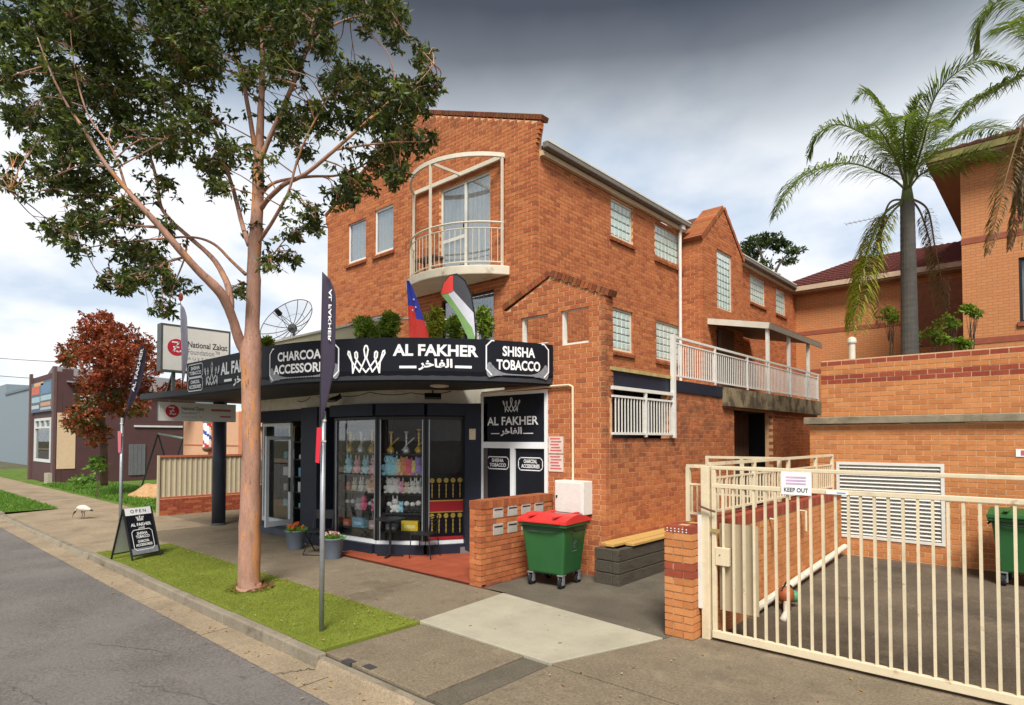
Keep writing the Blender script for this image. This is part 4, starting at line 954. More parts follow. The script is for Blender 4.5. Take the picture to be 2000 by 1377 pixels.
# shelving inside the entrance
Fi = Fr((-15.55, 7.98), 0)
r = thing('entrance_shelf', 'black shop shelving inside the open entrance', 'shelf', Fi.P(1, 0, .16))
for z in (.5, .9, 1.3, 1.75, 2.2): MB().fbox(Fi, 0, 3.0, -.3, 0, z, z + .03).build('shelf_board', SHELF, r)
for u in (0, .75, 1.5, 2.25, 2.97): MB().fbox(Fi, u, u + .03, -.3, 0, .16, 2.6).build('upright', SHELF, r)
k = 0
for z in (.53, .93, 1.33, 1.78):
    for u in (.2, .5, 1.0, 1.3, 1.75, 2.05, 2.5, 2.8):
        ci, cn = rnd.choice([(0, 'teal'), (1, 'dark red'), (2, 'grey'), (3, 'green'), (4, 'tan'), (5, 'pale')]); c = [(.2, .5, .62), (.65, .22, .28), (.55, .55, .52), (.25, .58, .38), (.65, .48, .2), (.8, .78, .74)][ci]; w, h = rnd.uniform(.16, .28), rnd.uniform(.10, .26)
        o = MB().fbox(Fi, u - w / 2, u + w / 2, -.22, -.05, z, z + h).build('shop_packet', pm('packet_%d' % ci, c, .5)); tag(o, 'small %s packet on the %s board of the entrance shelving' % (cn, {.53: 'lowest', .93: 'second lowest', 1.33: 'middle', 1.78: 'second highest'}[z]), 'packet', 'packets on the entrance shelves'); k += 1
for k, u in enumerate((.35, .75, 1.2)): hookah(Fi, u, 2.23, GOLD, ('brass water pipe on top of the entrance shelving, at its street end', 'brass water pipe on top of the entrance shelving, middle of three', 'brass water pipe on top of the entrance shelving, by the doorway')[k], .38)

# =================================================================== LOW LETTERBOX WALL, PILLAR BOXES
lw = thing('letterbox_wall', 'low brick wall with two rows of metal letterboxes beside the entrance floor', 'wall', (-6.82, 7.6, 0))
LB = Bricks(lw, BRK, PAL); F1 = Fr((-6.95, 6.72), 0); F2 = Fr((-6.70, 6.72), HB); F3 = Fr((-6.95, 8.5), -HB)
lbs = [(.27 + .34 * i, .27 + .34 * i + .25, z, z + .19) for i in range(4) for z in (.76, 1.03)]
LB.wall(F1, .25, 0, 1.2, (), None, (None, 0)); LB.wall(F2, 1.78, 0, 1.2, lbs, None, (1, None)); LB.wall(F3, 1.78, 0.04, 1.2)
LB.finish(300)
b_ = MB(); b_.box(-6.93, -6.72, 6.74, 8.5, 0, 1.2); b_.build('core', MORT, lw)
for i in range(20):
    y = 6.72 + i * .0895; c = rnd.choice(PAL); m = MB(); m.col = tuple(x * .75 for x in c); m.box(-6.96, -6.69, y, y + .079, 1.205, 1.33 + rnd.uniform(-.003, .003)); m.build('coping_brick', BRK, lw)
LBX = pm('letterbox_metal', (0.42, 0.39, 0.34), 0.5, metal=.1, var=.15)
for (u0, u1, z0, z1) in lbs:
    o = MB().fbox(F2, u0 + .008, u1 - .008, -.10, .006, z0 + .006, z1 - .006).build('letterbox', LBX, lw, bevel=.006); MB().fbox(F2, u0 + .03, u1 - .03, .006, .010, z1 - .06, z1 - .04).build('slot', BLACK, o)
mb_ = thing('meter_box', 'white metal meter box on the brick pillar behind the wheeled bin', 'box', (-6.17, 8.42, 1.03))
MB().box(-6.47, -5.87, 8.28, 8.545, 1.03, 1.59).build('cabinet', WHITE, mb_, bevel=.01); MB().box(-6.44, -5.90, 8.268, 8.28, 1.06, 1.56).build('door', WHITE, mb_, bevel=.004); MB().box(-6.43, -6.40, 8.255, 8.268, 1.3, 1.34).build('lock', BLACK, mb_)
PINK = pm('notice_red_print', (.55, .12, .12), .6)
for (z0, lab) in ((2.04, 'white notice with red print on the pillar, upper of two'), (1.72, 'white notice with red print on the pillar, lower of two')):
    o = MB().fbox(FG, 1.09, 1.42, .004, .012, z0, z0 + .3).build('wall_notice', pm('notice_white', (.66, .55, .48), .5)); tag(o, lab, 'sign')
    for k in range(5): MB().fbox(FG, 1.13 + .02 * (k % 2), 1.38 - .03 * (k % 3), .012, .0135, z0 + .04 + k * .052, z0 + .066 + k * .052).build('text_line', PINK, o)

# =================================================================== STREET OBJECTS
# wheeled bin
BING = pm('bin_green', (0.022, 0.105, 0.030), 0.45, var=.1, scale=3, spec=.4); BINR = pm('bin_red', (0.60, 0.035, 0.030), 0.45, var=.08); RUB = pm('rubber', (.012, .012, .012), .8)
def wheeled_bin(label, lid_mat, print_white=True):
    r = thing('wheeled_bin', label, 'bin', (0, 0, 0))
    a, b = .40, .36; a2, b2 = .32, .29
    m = MB(); m.hexa([(-a2, -b2, .20), (a2, -b2, .20), (a2, b2, .20), (-a2, b2, .20), (-a, -b, .98), (a, -b, .98), (a, b, .98), (-a, b, .98)]); m.build('body', BING, r, bevel=.035)
    m = MB(); m.box(-a - .035, a + .035, -b - .035, b + .035, .945, .995); m.build('rim', BING, r, bevel=.012)
    m = MB(); n = 9
    for i in range(n):
        t0, t1 = i / n, (i + 1) / n; h0 = 1.01 + .11 * math.sin(math.pi * (t0 * .85 + .1)); h1 = 1.01 + .11 * math.sin(math.pi * (t1 * .85 + .1)); y0 = -b - .05 + (2 * b + .1) * t0; y1 = -b - .05 + (2 * b + .1) * t1; A = a + .045
        m.hexa([(-A, y0, .997), (A, y0, .997), (A, y1, .997), (-A, y1, .997), (-A * .98, y0, h0), (A * .98, y0, h0), (A * .98, y1, h1), (-A * .98, y1, h1)])
    m.build('lid', lid_mat, r)
    m = MB(); m.box(-.34, .34, -b - .075, -b - .05, 1.0, 1.035); m.build('lid_handle', lid_mat, r, bevel=.008)
    for s in (-.22, .22): MB().box(s - .03, s + .03, -b - .046, b + .02, 1.09, 1.115).build('lid_rib', lid_mat, r, bevel=.006)
    MB().tube([(-.39, -.37, .93), (-.2, -.395, .90), (.2, -.395, .90), (.39, -.37, .93)], .012, 6).build('handle', BLACK, r)
    for s in (-1, 1): MB().tube([(s * .43, -.2, .93), (s * .46, -.15, .88), (s * .46, .15, .88), (s * .43, .2, .93)], .012, 6).build('handle', BLACK, r)
    for sx in (-1, 1):
        for sy in (-1, 1):
            c = Vector((sx * .27, sy * .25, .085)); w = MB(); w.tube([c + Vector((-.025, 0, 0)), c + Vector((.025, 0, 0))], .085, 14); wo = w.build('wheel', RUB, r)
            MB().tube([c + Vector((-.028, 0, 0)), c + Vector((.028, 0, 0))], .04, 10).build('hub', GALV, wo)
            f = MB(); f.box(c.x - .045, c.x - .032, c.y - .03, c.y + .03, .06, .21); f.box(c.x + .032, c.x + .045, c.y - .03, c.y + .03, .06, .21); f.box(c.x - .05, c.x + .05, c.y - .05, c.y + .05, .195, .215); f.build('castor', GALV, wo)
    if print_white:
        pl_ = lambda u, z: Vector((u, -b2 - (b - b2) * (z - .20) / .78 - .006, z)); t = MB(); strokes_on(t, [[(i / 14, .5 + .5 * math.sin(i * 2.1)) for i in range(15)]], -.30, -.10, .84, .875, .008, pl_); t.build('marking', GREYV, r)
        pr_ = lambda u, z: Vector((a2 + (a - a2) * (z - .20) / .78 + .006, u, z)); t = MB()
        strokes_on(t, [[(.5 + .45 * math.cos(x * .5), .5 + .45 * math.sin(x * .5)) for x in range(1, 11)], [(.5, .25), (.5, .75)], [(.3, .6), (.5, .78)]], -.06, .05, .60, .72, .012, pr_); strokes_on(t, [[(0, .5), (1, .5)]], -.07, .06, .54, .57, .012, pr_); t.build('marking', GREYV, r)
    return r
wb = wheeled_bin('big green wheeled bin with a red lid beside the letterbox wall', BINR); wb.location = (-6.02, 7.70, 0); wb.rotation_euler.z = math.radians(7)
wb2 = wheeled_bin('all-green wheeled bin standing in the gated courtyard', BING, False); p = G(1975, 1140, .16); wb2.location = (p.x + .22, p.y, .155); wb2.rotation_euler.z = math.radians(-4)

# feather banners and poles
DPUR = pm('banner_purple', (0.035, 0.026, 0.048), 0.75, var=.15, scale=5)
def feather(name, label, base, top, width, side, mat, n=22, lean=Vector((0, 0, 0)), text=None, curl=.05, body=(.12, 1.0)):
    """sail-shaped banner on a bent pole; side = unit vector the cloth hangs towards"""
    base = Vector(base); top = Vector(top); side = Vector(side).normalized(); r = thing(name, label, 'banner', base)
    nrm = side.cross(top - base).normalized()
    pole = []; edge = []
    for i in range(n + 1):
        t = i / n; p = base.lerp(top, t) + lean * (t * t); pole.append(p)
        s = (t - body[0]) / (body[1] - body[0]); w = 0 if s < 0 else width * min(1, s * 2.6) ** .8 * (1 if s < .8 else max(0.0, math.cos((s - .8) / .2 * math.pi / 2)) ** .6); edge.append(w)
    MB().tube(pole, [.013 - .008 * i / n for i in range(n + 1)], 6).build('mast', BLACK, r)
    m = MB(); K = 5
    def pt(i, j): return pole[i] + side * (edge[i] * j / K) + nrm * (curl * math.sin(j / K * 4.2 + i * .12) * min(1, edge[i] / .1) * .5)
    for i in range(n):
        if edge[i] + edge[i + 1] <= 0: continue
        for j in range(K): m.quad(pt(i, j), pt(i, j + 1), pt(i + 1, j + 1), pt(i + 1, j))
    so = m.build('sail', mat, r, smooth=True); md = so.modifiers.new('thickness', 'SOLIDIFY'); md.thickness = .004
    return r, pole, side, nrm, edge
def street_pole(x, y, h, label, r=.03):
    t_ = thing('street_pole', label, 'pole', (x, y, 0)); MB().tube([(x, y, -.1), (x, y, h)], r, 12).build('shaft', GALV, t_, smooth=True); MB().lathe((x, y, h), [(r + .002, 0), (r * .9, .012), (.004, .02)], 12).build('cap', GALV, t_)
    for z in (h - .1, h - .35): MB().lathe((x, y, z), [(r + .006, -.012), (r + .006, .012)], 12).build('clamp', WHITE, t_)
    return t_
p = G(628, 1233); street_pole(p.x, p.y, 2.62, 'galvanised street pole standing in the turf between tree and driveway')
t0 = 7.27; b0 = dep(624, 872, t0 + .02); tp = dep(630, 531, t0)
fr, pole, side, nrm, edge = feather('feather_banner', 'dark purple feather banner with white print tied to the pole nearest the driveway', b0, tp, .165, _r, DPUR, body=(.12, 1.0), lean=Vector((0, 0, 0)), curl=.02)
# vertical print
t = MB(); lv = (pole[-1] - pole[0]); 
def plb(u, z): return pole[0] + lv * z + side * u + nrm * .0 - _f0 * .022
text_on(t, 'AL FAKHER', 0, 1, 0, 1, lambda u, z: plb(.085 + .036 * (1 - z), .90 - .30 * u), .02); t.build('print', LETTER, fr)
rb = MB(); q = [dep(619, 835, 7.2), dep(628, 835, 7.2), dep(624, 905, 7.2), dep(616, 903, 7.2)]; rb.quad(*q); o = rb.build('ribbon', RED); o.modifiers.new('t', 'SOLIDIFY').thickness = .004; tag(o, 'red ribbon tag hanging on the pole nearest the driveway', 'ribbon')
p2 = G(234, 1074); pL = street_pole(p2.x, p2.y, 2.72, 'thin green-grey street pole behind the sandwich board', .032)
tL = (p2 - CAM).dot(_f0)
fr2 = feather('feather_banner', 'slim purple feather banner leaning from the pole behind the sandwich board', dep(238, 842, tL), dep(276, 672, tL), .17, _r, DPUR, body=(.2, 1))
t = MB(); pol = fr2[1]
text_on(t, 'AL FAKHER', 0, 1, 0, 1, lambda u, z: pol[0].lerp(pol[-1], .45 + .5 * u) + fr2[2] * (.03 + .06 * (1 - z)) - _f0 * .03, .02); t.build('print', LETTER, fr2[0])
rb = MB(); q = [dep(230, 842, tL - .06), dep(237, 842, tL - .06), dep(236, 884, tL - .06), dep(231, 884, tL - .06)]; rb.quad(*q); o = rb.build('ribbon', pm('ribbon_pink', (.55, .15, .18), .6)); o.modifiers.new('t', 'SOLIDIFY').thickness = .004; tag(o, 'faded red ribbon tag on the pole behind the sandwich board', 'ribbon')
tS = 13.6
fr3 = feather('feather_banner', 'pale feather banner with red tip rising in front of the big sign box', dep(357, 760, tS), dep(352, 566, tS), .13, _r, pm('banner_pale', (.42, .4, .5), .7), body=(.05, .86)); MB().ball(dep(353, 580, tS), .05, .05, .10).build('red_tip', pm('tip_red', (.6, .08, .05), .6), fr3[0])
# flags on the terrace
FLR = pm('flag_red', (.78, .06, .045), .75, var=.06); FLB = pm('flag_blue', (.05, .06, .42), .75); FLG = pm('flag_green', (.20, .36, .12), .75); FLW = pm('flag_white', (.62, .62, .68), .75); FLK = pm('flag_black', (.06, .06, .07), .75)
tf = 10.6
fl = thing('limp_flag', 'red flag with blue canton hanging limp above the awning lettering', 'flag', dep(836, 690, tf)); A = dep(836, 690, tf); B = dep(793, 540, tf); MB().tube([A, B], [.012, .006], 6).build('pole', GALV, fl)
m = MB(); n = 14; mats = [FLR, FLB, FLW]
def fp_(i, j):
    t = i / n; a = Vector((794 + 6 * t, 548 + 113 * t)); w = (5 + 36 * t ** .8); q = a + Vector((w * j / 6, 8 * (j / 6) * t)); return dep(q.x, q.y, tf - .03 - .03 * math.sin(j * 1.7 + i * .25))
for i in range(n):
    for j in range(6):
        m.mi = 1 if (i < 6 or (j >= 3 and i < 9)) else 0; m.quad(fp_(i + 1, j), fp_(i + 1, j + 1), fp_(i, j + 1), fp_(i, j))
so = m.build('cloth', mats, fl, smooth=True)
m = MB(); 
for (px_, py_) in ((808, 585), (812, 600), (806, 606)): m.ball(dep(px_, py_, tf - .075), .018, .018, .018, 5, 3)
m.build('star', LETTER, fl)
# teardrop flag
td = thing('teardrop_flag', 'teardrop flag of black, white and green bands with red tip above the awning', 'flag', dep(928, 690, tf)); pol = [dep(x, y, tf) for x, y in ((929, 690), (929, 650), (926, 610), (920, 575), (908, 548), (892, 535), (878, 538), (866, 555), (861, 575))]
MB().tube(pol, [.014, .014, .014, .013, .013, .012, .012, .011, .01], 6).build('mast', BLACK, td)
def td_poly(name, pts, mat, dt):
    m = MB(); m.quad(*[dep(x, y, tf - dt) for x, y in pts]); o = m.build(name, mat, td); o.modifiers.new('t', 'SOLIDIFY').thickness = .004
td_poly('black_band', [(884, 566), (885, 538), (893, 536), (908, 549), (919, 576), (925, 608), (926, 612)], FLK, .0)
td_poly('white_band', [(874, 572), (884, 566), (926, 612), (929, 650), (928, 660), (922, 640)], FLW, .006)
td_poly('green_band', [(862, 576), (874, 572), (922, 640), (928, 662), (915, 662), (890, 610)], FLG, .012)
td_poly('red_triangle', [(861, 575), (866, 555), (878, 539), (885, 538), (885, 568), (874, 573)], FLR, .018)

# sandwich board
a_ = G(259, 1096); b_ = G(312, 1085.5); c_ = G(236, 1088); wv = (b_ - a_); W_ = .58; wv.normalize(); back = Vector((-wv.y, wv.x, 0)); 
if (c_ - a_).dot(back) < 0: back = -back
sbx = thing('sandwich_board', 'black and white sandwich board reading OPEN on the turf strip', 'sandwich board', a_ + wv * W_ / 2 + back * .3)
Ht = .96; D_ = .58
def sbf(u, v, side=0, off=0.0):   # u across, v up 0..1
    foot = a_ + wv * u if side == 0 else a_ + wv * u + back * D_; apex = a_ + wv * u + back * (D_ / 2) + Vector((0, 0, Ht)); p = foot.lerp(apex, v)
    n_ = (-back if side == 0 else back) * math.cos(.29) + Vector((0, 0, math.sin(.29))); return p + n_ * off
for side, nm_ in ((0, 'front_panel'), (1, 'rear_panel')):
    m = MB(); P = lambda u, v, o: sbf(u, v, side, o)
    m.hexa([P(.02, .1, .004), P(W_ - .02, .1, .004), P(W_ - .02, .1, -.006), P(.02, .1, -.006), P(.02, .99, .004), P(W_ - .02, .99, .004), P(W_ - .02, .99, -.006), P(.02, .99, -.006)]); m.build(nm_, SIGNB if side == 0 else ALU, sbx)
    for u in (.0, W_): MB().bar(sbf(u, 0, side), sbf(u, 1, side), .028, .028).build('leg', BLACK, sbx)
    MB().bar(sbf(0, .09, side), sbf(W_, .09, side), .022).build('cross_rail', BLACK, sbx)
m = MB(); m.quad(sbf(.02, .86, 0, .007), sbf(W_ - .02, .86, 0, .007), sbf(W_ - .02, 1.0, 0, .007), sbf(.02, 1.0, 0, .007)); m.build('header', LETTER, sbx)
m = MB(); m.quad(sbf(.02, .10, 0, .007), sbf(W_ - .02, .10, 0, .007), sbf(W_ - .02, .22, 0, .007), sbf(.02, .22, 0, .007)); m.build('smoke_print', GREYV, sbx)
T = lambda off: (lambda u, v: sbf(u, v, 0, off))
t = MB(); text_on(t, 'O P E N', .13, W_ - .13, .90, .965, T(.010), .01); t.build('open_lettering', SIGNB, sbx)
t = MB(); strokes_on(t, CROWN, .22, .38, .74, .84, .012, T(.008)); text_on(t, 'AL FAKHER', .09, W_ - .07, .64, .70, T(.008), .03); text_on(t, ARAB, .22, .36, .575, .625, T(.008), .03)
badge(t, .08, W_ - .08, .18, .57, .012, T(.008), .12)
for s_, a0, z0, z1 in (('SHISHA', .18, .47, .525), ('TOBACCO', .15, .405, .46), ('CHARCOAL', .17, .32, .37), ('ACCESSORIES', .12, .25, .30)): text_on(t, s_, a0, W_ - a0, z0, z1, T(.009), .03)
t.build('board_lettering', LETTER, sbx)

# flower tubs, chairs and table at the shopfront
TUB = pm('tub_grey', (.13, .155, .19), .6, var=.08)
def tub(c, label, cols):
    r = thing('flower_tub', label, 'flower pot', c); MB().lathe(c, [(.15, 0), (.155, .02), (.21, .36), (.22, .37), (.22, .395), (.20, .395), (.195, .34)], 20, cap=False).build('pot', TUB, r, smooth=True)
    MB().lathe(c, [(.0, .33), (.19, .33)], 16, cap=False).build('soil', pm('soil', (.05, .035, .025), .9), r); m = MB()
    for _ in range(240):
        a = rnd.uniform(0, 6.3); q = rnd.uniform(0, .19); m.leaf(c + Vector((q * math.cos(a), q * math.sin(a), .33)), (math.cos(a) * q * 3, math.sin(a) * q * 3, rnd.uniform(.5, 1.2)), (math.sin(a), -math.cos(a), .3), rnd.uniform(.06, .16), .03, rnd.choice([(.12, .28, .03), (.2, .34, .05)]))
    m.build('leaves', LEAFM, r); m = MB()
    for k in range(11):
        a = rnd.uniform(0, 6.3); q = rnd.uniform(.02, .17); cc = c + Vector((q * math.cos(a), q * math.sin(a), rnd.uniform(.42, .52))); col = rnd.choice(cols)
        for j in range(14): d = Vector((rnd.gauss(0, 1), rnd.gauss(0, 1), rnd.gauss(0, 1))); m.leaf(cc, d, (rnd.random(), rnd.random(), 1), .05, .035, col)
    m.build('flowers', BLOOM, r)
p = G(577, 1072); tub(p, 'grey tub of orange and pink flowers left of the folding chair', [(.7, .2, .03), (.75, .28, .05), (.6, .05, .15)])
p = G(650, 1090); tub(p, 'grey tub of white and orange flowers right of the folding chair', [(.75, .75, .75), (.75, .22, .08), (.7, .2, .2)])
def chair(name, label, c, rz, folding):
    r = thing(name, label, 'chair', c); M = Matrix.Rotation(rz, 3, 'Z'); q = lambda x, y, z: c + M @ Vector((x, y, 0)) + Vector((0, 0, z))
    if folding:
        for s in (-.2, .2):
            MB().tube([q(s, .25, 0), q(s, -.22, .46), q(s, -.30, .80)], .012, 6).build('leg', BLACK, r); MB().tube([q(s * .9, -.25, 0), q(s * .9, .2, .46)], .012, 6).build('leg', BLACK, r)
        MB().tube([q(-.2, .25, .01), q(.2, .25, .01)], .011, 6).build('foot_bar', BLACK, r)
        m = MB(); m.hexa([q(-.2, -.22, .44), q(.2, -.22, .44), q(.2, .22, .45), q(-.2, .22, .45), q(-.2, -.22, .465), q(.2, -.22, .465), q(.2, .22, .475), q(-.2, .22, .475)]); m.build('seat', BLACK, r)
        m = MB(); m.hexa([q(-.2, -.29, .66), q(.2, -.29, .66), q(.2, -.275, .66), q(-.2, -.275, .66), q(-.2, -.32, .84), q(.2, -.32, .84), q(.2, -.305, .84), q(-.2, -.305, .84)]); m.build('backrest', BLACK, r)
    else:
        for sx in (-.19, .19):
            MB().tube([q(sx * 1.15, .2, 0), q(sx, .18, .45)], .011, 6).build('leg', BLACK, r); MB().tube([q(sx * 1.15, -.24, 0), q(sx, -.18, .45), q(sx, -.22, .78)], .011, 6).build('leg', BLACK, r)
        m = MB(); m.hexa([q(-.2, -.2, .44), q(.2, -.2, .44), q(.2, .2, .44), q(-.2, .2, .44), q(-.2, -.2, .465), q(.2, -.2, .465), q(.2, .2, .465), q(-.2, .2, .465)]); m.build('seat', BLACK, r)
        for z in (.62, .70, .78): MB().tube([q(-.19, -.20, z), q(.19, -.20, z)], .009, 6).build('back_slat', BLACK, r)
p = G(612, 1082); chair('folding_chair', 'black folding chair between the two flower tubs', p + Vector((0, .1, 0)), math.radians(215), True)
p = G(828, 1088, .04); chair('metal_chair', 'black metal chair on the red tiles beside the round table', p, math.radians(115), False)
p = G(762, 1086, .04); ct = thing('pedestal_table', 'black round pedestal table on the red tiles before the bay window', 'table', p)
MB().lathe(p + Vector((0, 0, .70)), [(.28, 0), (.30, .01), (.30, .025), (.28, .03)], 24).build('table_top', BLACK, ct); MB().lathe(p, [(.03, .02), (.025, .05), (.025, .70)], 12).build('pedestal', BLACK, ct)
for k in range(4): a = .6 + k * HB; MB().bar(p + Vector((0, 0, .03)), p + Vector((.26 * math.cos(a), .26 * math.sin(a), .015)), .05, .03).build('foot', BLACK, ct)

# sign boxes of the neighbour
SIGNW = pm('sign_face', (.68, .67, .62), .45, var=.04); DGREY = pm('sign_case', (.075, .08, .078), .5)
ZAK = pm('zakat_red', (.50, .015, .035), .45); DTXT = pm('dark_text', (.045, .045, .05), .5); GTXT = pm('grey_text', (.22, .22, .23), .5)
def zsign(name, label, X, Y0, Y1, z0, z1, big):
    F = Fr((X, Y0), HB); L = Y1 - Y0; r = thing(name, label, 'sign', (X - .1, (Y0 + Y1) / 2, z0)); th = .26 if big else .12; e = .045 if big else .02
    MB().fbox(F, 0, L, -th, -.012, z0, z1).build('case', DGREY, r); MB().fbox(F, e, L - e, -.012, 0, z0 + e, z1 - e).build('face', SIGNW, r)
    for (a, b, c, d) in ((0, e, z0, z1), (L - e, L, z0, z1), (e, L - e, z0, z0 + e), (e, L - e, z1 - e, z1)): MB().fbox(F, a, b, -.012, .006, c, d).build('frame_edge', DGREY if big else SIGNW, r)
    H = z1 - z0; pl_ = lambda o: (lambda u, z: F.P(u, o, z)); cz = z0 + H * .52; rr_ = .21 if big else H * .34; cu = .36 if big else .30
    t = MB(); disc_on(t, cu, cz, rr_, pl_(.003), 28); t.build('emblem', ZAK, r)
    t = MB(); k = rr_; strokes_on(t, [[(0, 1), (.75, 1), (.55, .72), (.12, .08), (.4, .16), (.8, .05), (1, .2)], [(.15, .52), (.75, .52)]], cu - k * .48, cu + k * .48, cz - k * .6, cz + k * .6, k * .16, pl_(.006)); t.build('emblem_letter', LETTER, r)
    x0, x1 = (.62, L - .08) if big else (.52, 1.05)
    t = MB(); text_on(t, 'National Zakat', x0, x1, z0 + H * (.55 if big else .60), z0 + H * (.68 if big else .78), pl_(.003), .015); t.build('lettering', DTXT, r)
    t = MB(); text_on(t, 'Foundation\u2122', x0, x0 + (x1 - x0) * .80, z0 + H * (.40 if big else .38), z0 + H * (.52 if big else .54), pl_(.003), .0); text_on(t, 'A U S T R A L I A', x0, x0 + (x1 - x0) * .9, z0 + H * (.28 if big else .18), z0 + H * (.34 if big else .28), pl_(.003), .0); t.build('lettering', GTXT, r)
    if not big:
        for (a, b, c, d) in ((1.22, 1.72, .58, .70), (1.45, 1.72, .24, .33)): MB().fbox(F, a, b, .001, .003, z0 + H * c, z0 + H * d).build('red_print', pm('red_print', (.45, .12, .12), .5), r)
    return r, F, L
zsign('rooftop_sign', 'big white sign box with red Z emblem standing above the awning', -16.3, 5.27, 6.95, 3.96, 5.14, True)
s_, F, L = zsign('hanging_sign', 'long white sign box with red Z emblem hanging under the awning', -16.2, 5.22, 7.07, 2.74, 3.20, False)
for u in (.25, 1.6): MB().tube([F.P(u, -.06, 3.2), F.P(u, -.06, 3.29)], .01, 6).build('hanger', GALV, s_)
sf = thing('sign_stand', 'dark steel bracket frame carrying the big sign box', 'bracket', (-16.4, 6.1, 3.41))
for y in (5.6, 6.6): MB().bar((-16.4, y, 3.41), (-16.4, y, 3.97), .07).build('upright', DGREY, sf); MB().bar((-16.9, y, 3.42), (-16.45, y, 3.92), .05).build('strut', DGREY, sf)
# awning column and the two-tone post
cl = thing('awning_column', 'round navy column holding the left end of the awning', 'column', (-16.85, 6.93, 0)); MB().lathe((-16.85, 6.93, 0), [(.17, 0), (.17, 3.28)], 20).build('shaft', pm('column_navy', (.035, .042, .06), .45), cl, smooth=True); MB().lathe((-16.85, 6.93, 0), [(.19, 0), (.19, .05)], 20).build('base_collar', DGREY, cl)

# satellite dish
DT = 16.6; dc = dep(570, 640, DT); ds = thing('satellite_dish', 'black wire-mesh satellite dish standing behind the beige terrace parapet', 'satellite dish', Vector((dc.x, dc.y, 3.5)))
ax = (-_f0 * .80 + _r * -.34 + Vector((0, 0, .56))).normalized(); e1 = ax.cross(Vector((0, 0, 1))).normalized(); e2 = ax.cross(e1); RD = .80
def dp(rr_, a): return dc + (e1 * math.cos(a) + e2 * math.sin(a)) * (RD * rr_) + ax * (.26 * rr_ * rr_)
RIB = pm('dish_rib', (.05, .055, .06), .5)
m = MB()
for i in range(6):
    for k in range(36): a, b = 2 * math.pi * k / 36, 2 * math.pi * (k + 1) / 36; r0, r1 = .1 + .9 * i / 6, .1 + .9 * (i + 1) / 6; m.quad(dp(r0, a), dp(r1, a), dp(r1, b), dp(r0, b))
m.build('mesh_screen', screen_mat('dish_screen', (.12, .13, .14), .16), ds)
MB().tube([dp(1, 2 * math.pi * k / 40) for k in range(41)], .012, 5).build('rim', RIB, ds); MB().tube([dp(.55, 2 * math.pi * k / 40) for k in range(41)], .005, 4).build('ring', RIB, ds)
for k in range(12): MB().tube([dp(.08 + .92 * j / 5, 2 * math.pi * k / 12) for j in range(6)], .011, 5).build('rib', RIB, ds)
MB().ball(dc - ax * .03, .13, .13, .13).build('hub', RIB, ds); fo = dc + ax * .62
MB().tube([fo - ax * .10, fo + ax * .07], [.075, .065], 12).build('feed_horn', BLACK, ds)
for k in range(3): MB().tube([dp(.15, 2.1 * k + .4), fo - ax * .05], .008, 5).build('feed_leg', RIB, ds)
MB().tube([dc - ax * .1, Vector((dc.x, dc.y, 3.5))], .04, 8).build('mast', RIB, ds)

# =================================================================== TIMBER BED, GATE AND COURTYARD
SLP = pm('sleeper_timber', (0.075, 0.062, 0.045), 0.9, var=.35, scale=5, fine=.2, bump=.8, bscale=30, stretch=(8, 1, 8), stain=[((.02, .017, .013), 3, .55, .15, .7)])
sl_ = thing('sleeper_bed', 'dark old timber sleeper bed along the foot of the side wall', 'planter', (-5.38, 9.3, 0))
for k in range(3): MB().box(-5.24, -5.12, 8.16, 11.6, .005 + k * .19, .185 + k * .19).build('sleeper', SLP, sl_, bevel=.01)
for k in range(3): MB().box(-5.58, -5.245, 8.17, 8.30, .005 + k * .19, .183 + k * .19).build('sleeper', SLP, sl_, bevel=.01)
MB().box(-5.58, -5.25, 8.31, 11.6, 0, .50).build('fill', pm('bed_soil', (.06, .045, .03), .95), sl_)
PLK = pm('yellow_plank', (0.50, 0.31, 0.095), 0.7, var=.12, scale=4, fine=.1, stretch=(10, 1, 10))
bn = thing('plank_bench', 'yellowish timber planks laid as a seat on the sleeper bed', 'bench', (-5.35, 9.6, .575))
for k, (a, b, dz) in enumerate(((8.34, 11.6, 0), (8.22, 11.6, .012), (8.55, 11.5, .004))): MB().box(-5.57 + .165 * k, -5.42 + .165 * k, a, b, .580 + dz, .625 + dz).build('plank', PLK, bn, bevel=.006)

pier = thing('gate_pier', 'square orange brick pier with a dark red band at the gate', 'pier', (-3.3, 6.72, 0))
PB = Bricks(pier, BRK2, PAL2); A = .345
for O, an in (((-3.49, 6.56), 0), ((-3.49 + A, 6.56), HB), ((-3.49 + A, 6.56 + A), math.pi), ((-3.49, 6.56 + A), -HB)):
    PB.wall(Fr(O, an), A, .012, 1.29, (), None, (0, 1), bands=[(.69, .87, PALR), (1.20, 1.4, PALR)])
PB.finish(400); MB().box(-3.475, -3.16, 6.575, 6.89, 0, 1.283).build('core', MORT2, pier)
hole = MB().lathe((0, 0, 0), [(.011, -.001), (.011, .003)], 8).mesh('brick_hole', LETTER)
for i in range(6):
    for j in range(2):
        o = link('vent_hole', hole, pier, Vector((-3.45 + i * .048, 6.556, 1.225 + j * .03)) - wloc(pier)); o.rotation_euler.x = HB; o.scale = (.7, .7, .7)
GY = 6.78
gp = thing('gate_post', 'tall cream steel gate post against the brick pier', 'post', (-3.06, GY, 0)); MB().box(-3.115, -3.02, GY - .05, GY + .05, 0, 1.985).build('shaft', CREAM, gp, bevel=.006); MB().box(-3.142, -3.10, GY - .075, GY - .053, .35, 1.42).build('white_angle', WHITE, gp)
MB().tube([(-3.13, GY - .06, 1.55), (-3.09, GY - .1, 1.52), (-3.0, GY - .09, 1.49), (-2.93, GY - .07, 1.47)], .012, 6).build('chain', pm('rusty', (.12, .05, .03), .8), gp)
gt = thing('swing_gate', 'long cream steel barred driveway gate', 'gate', (-1.2, GY, 0))
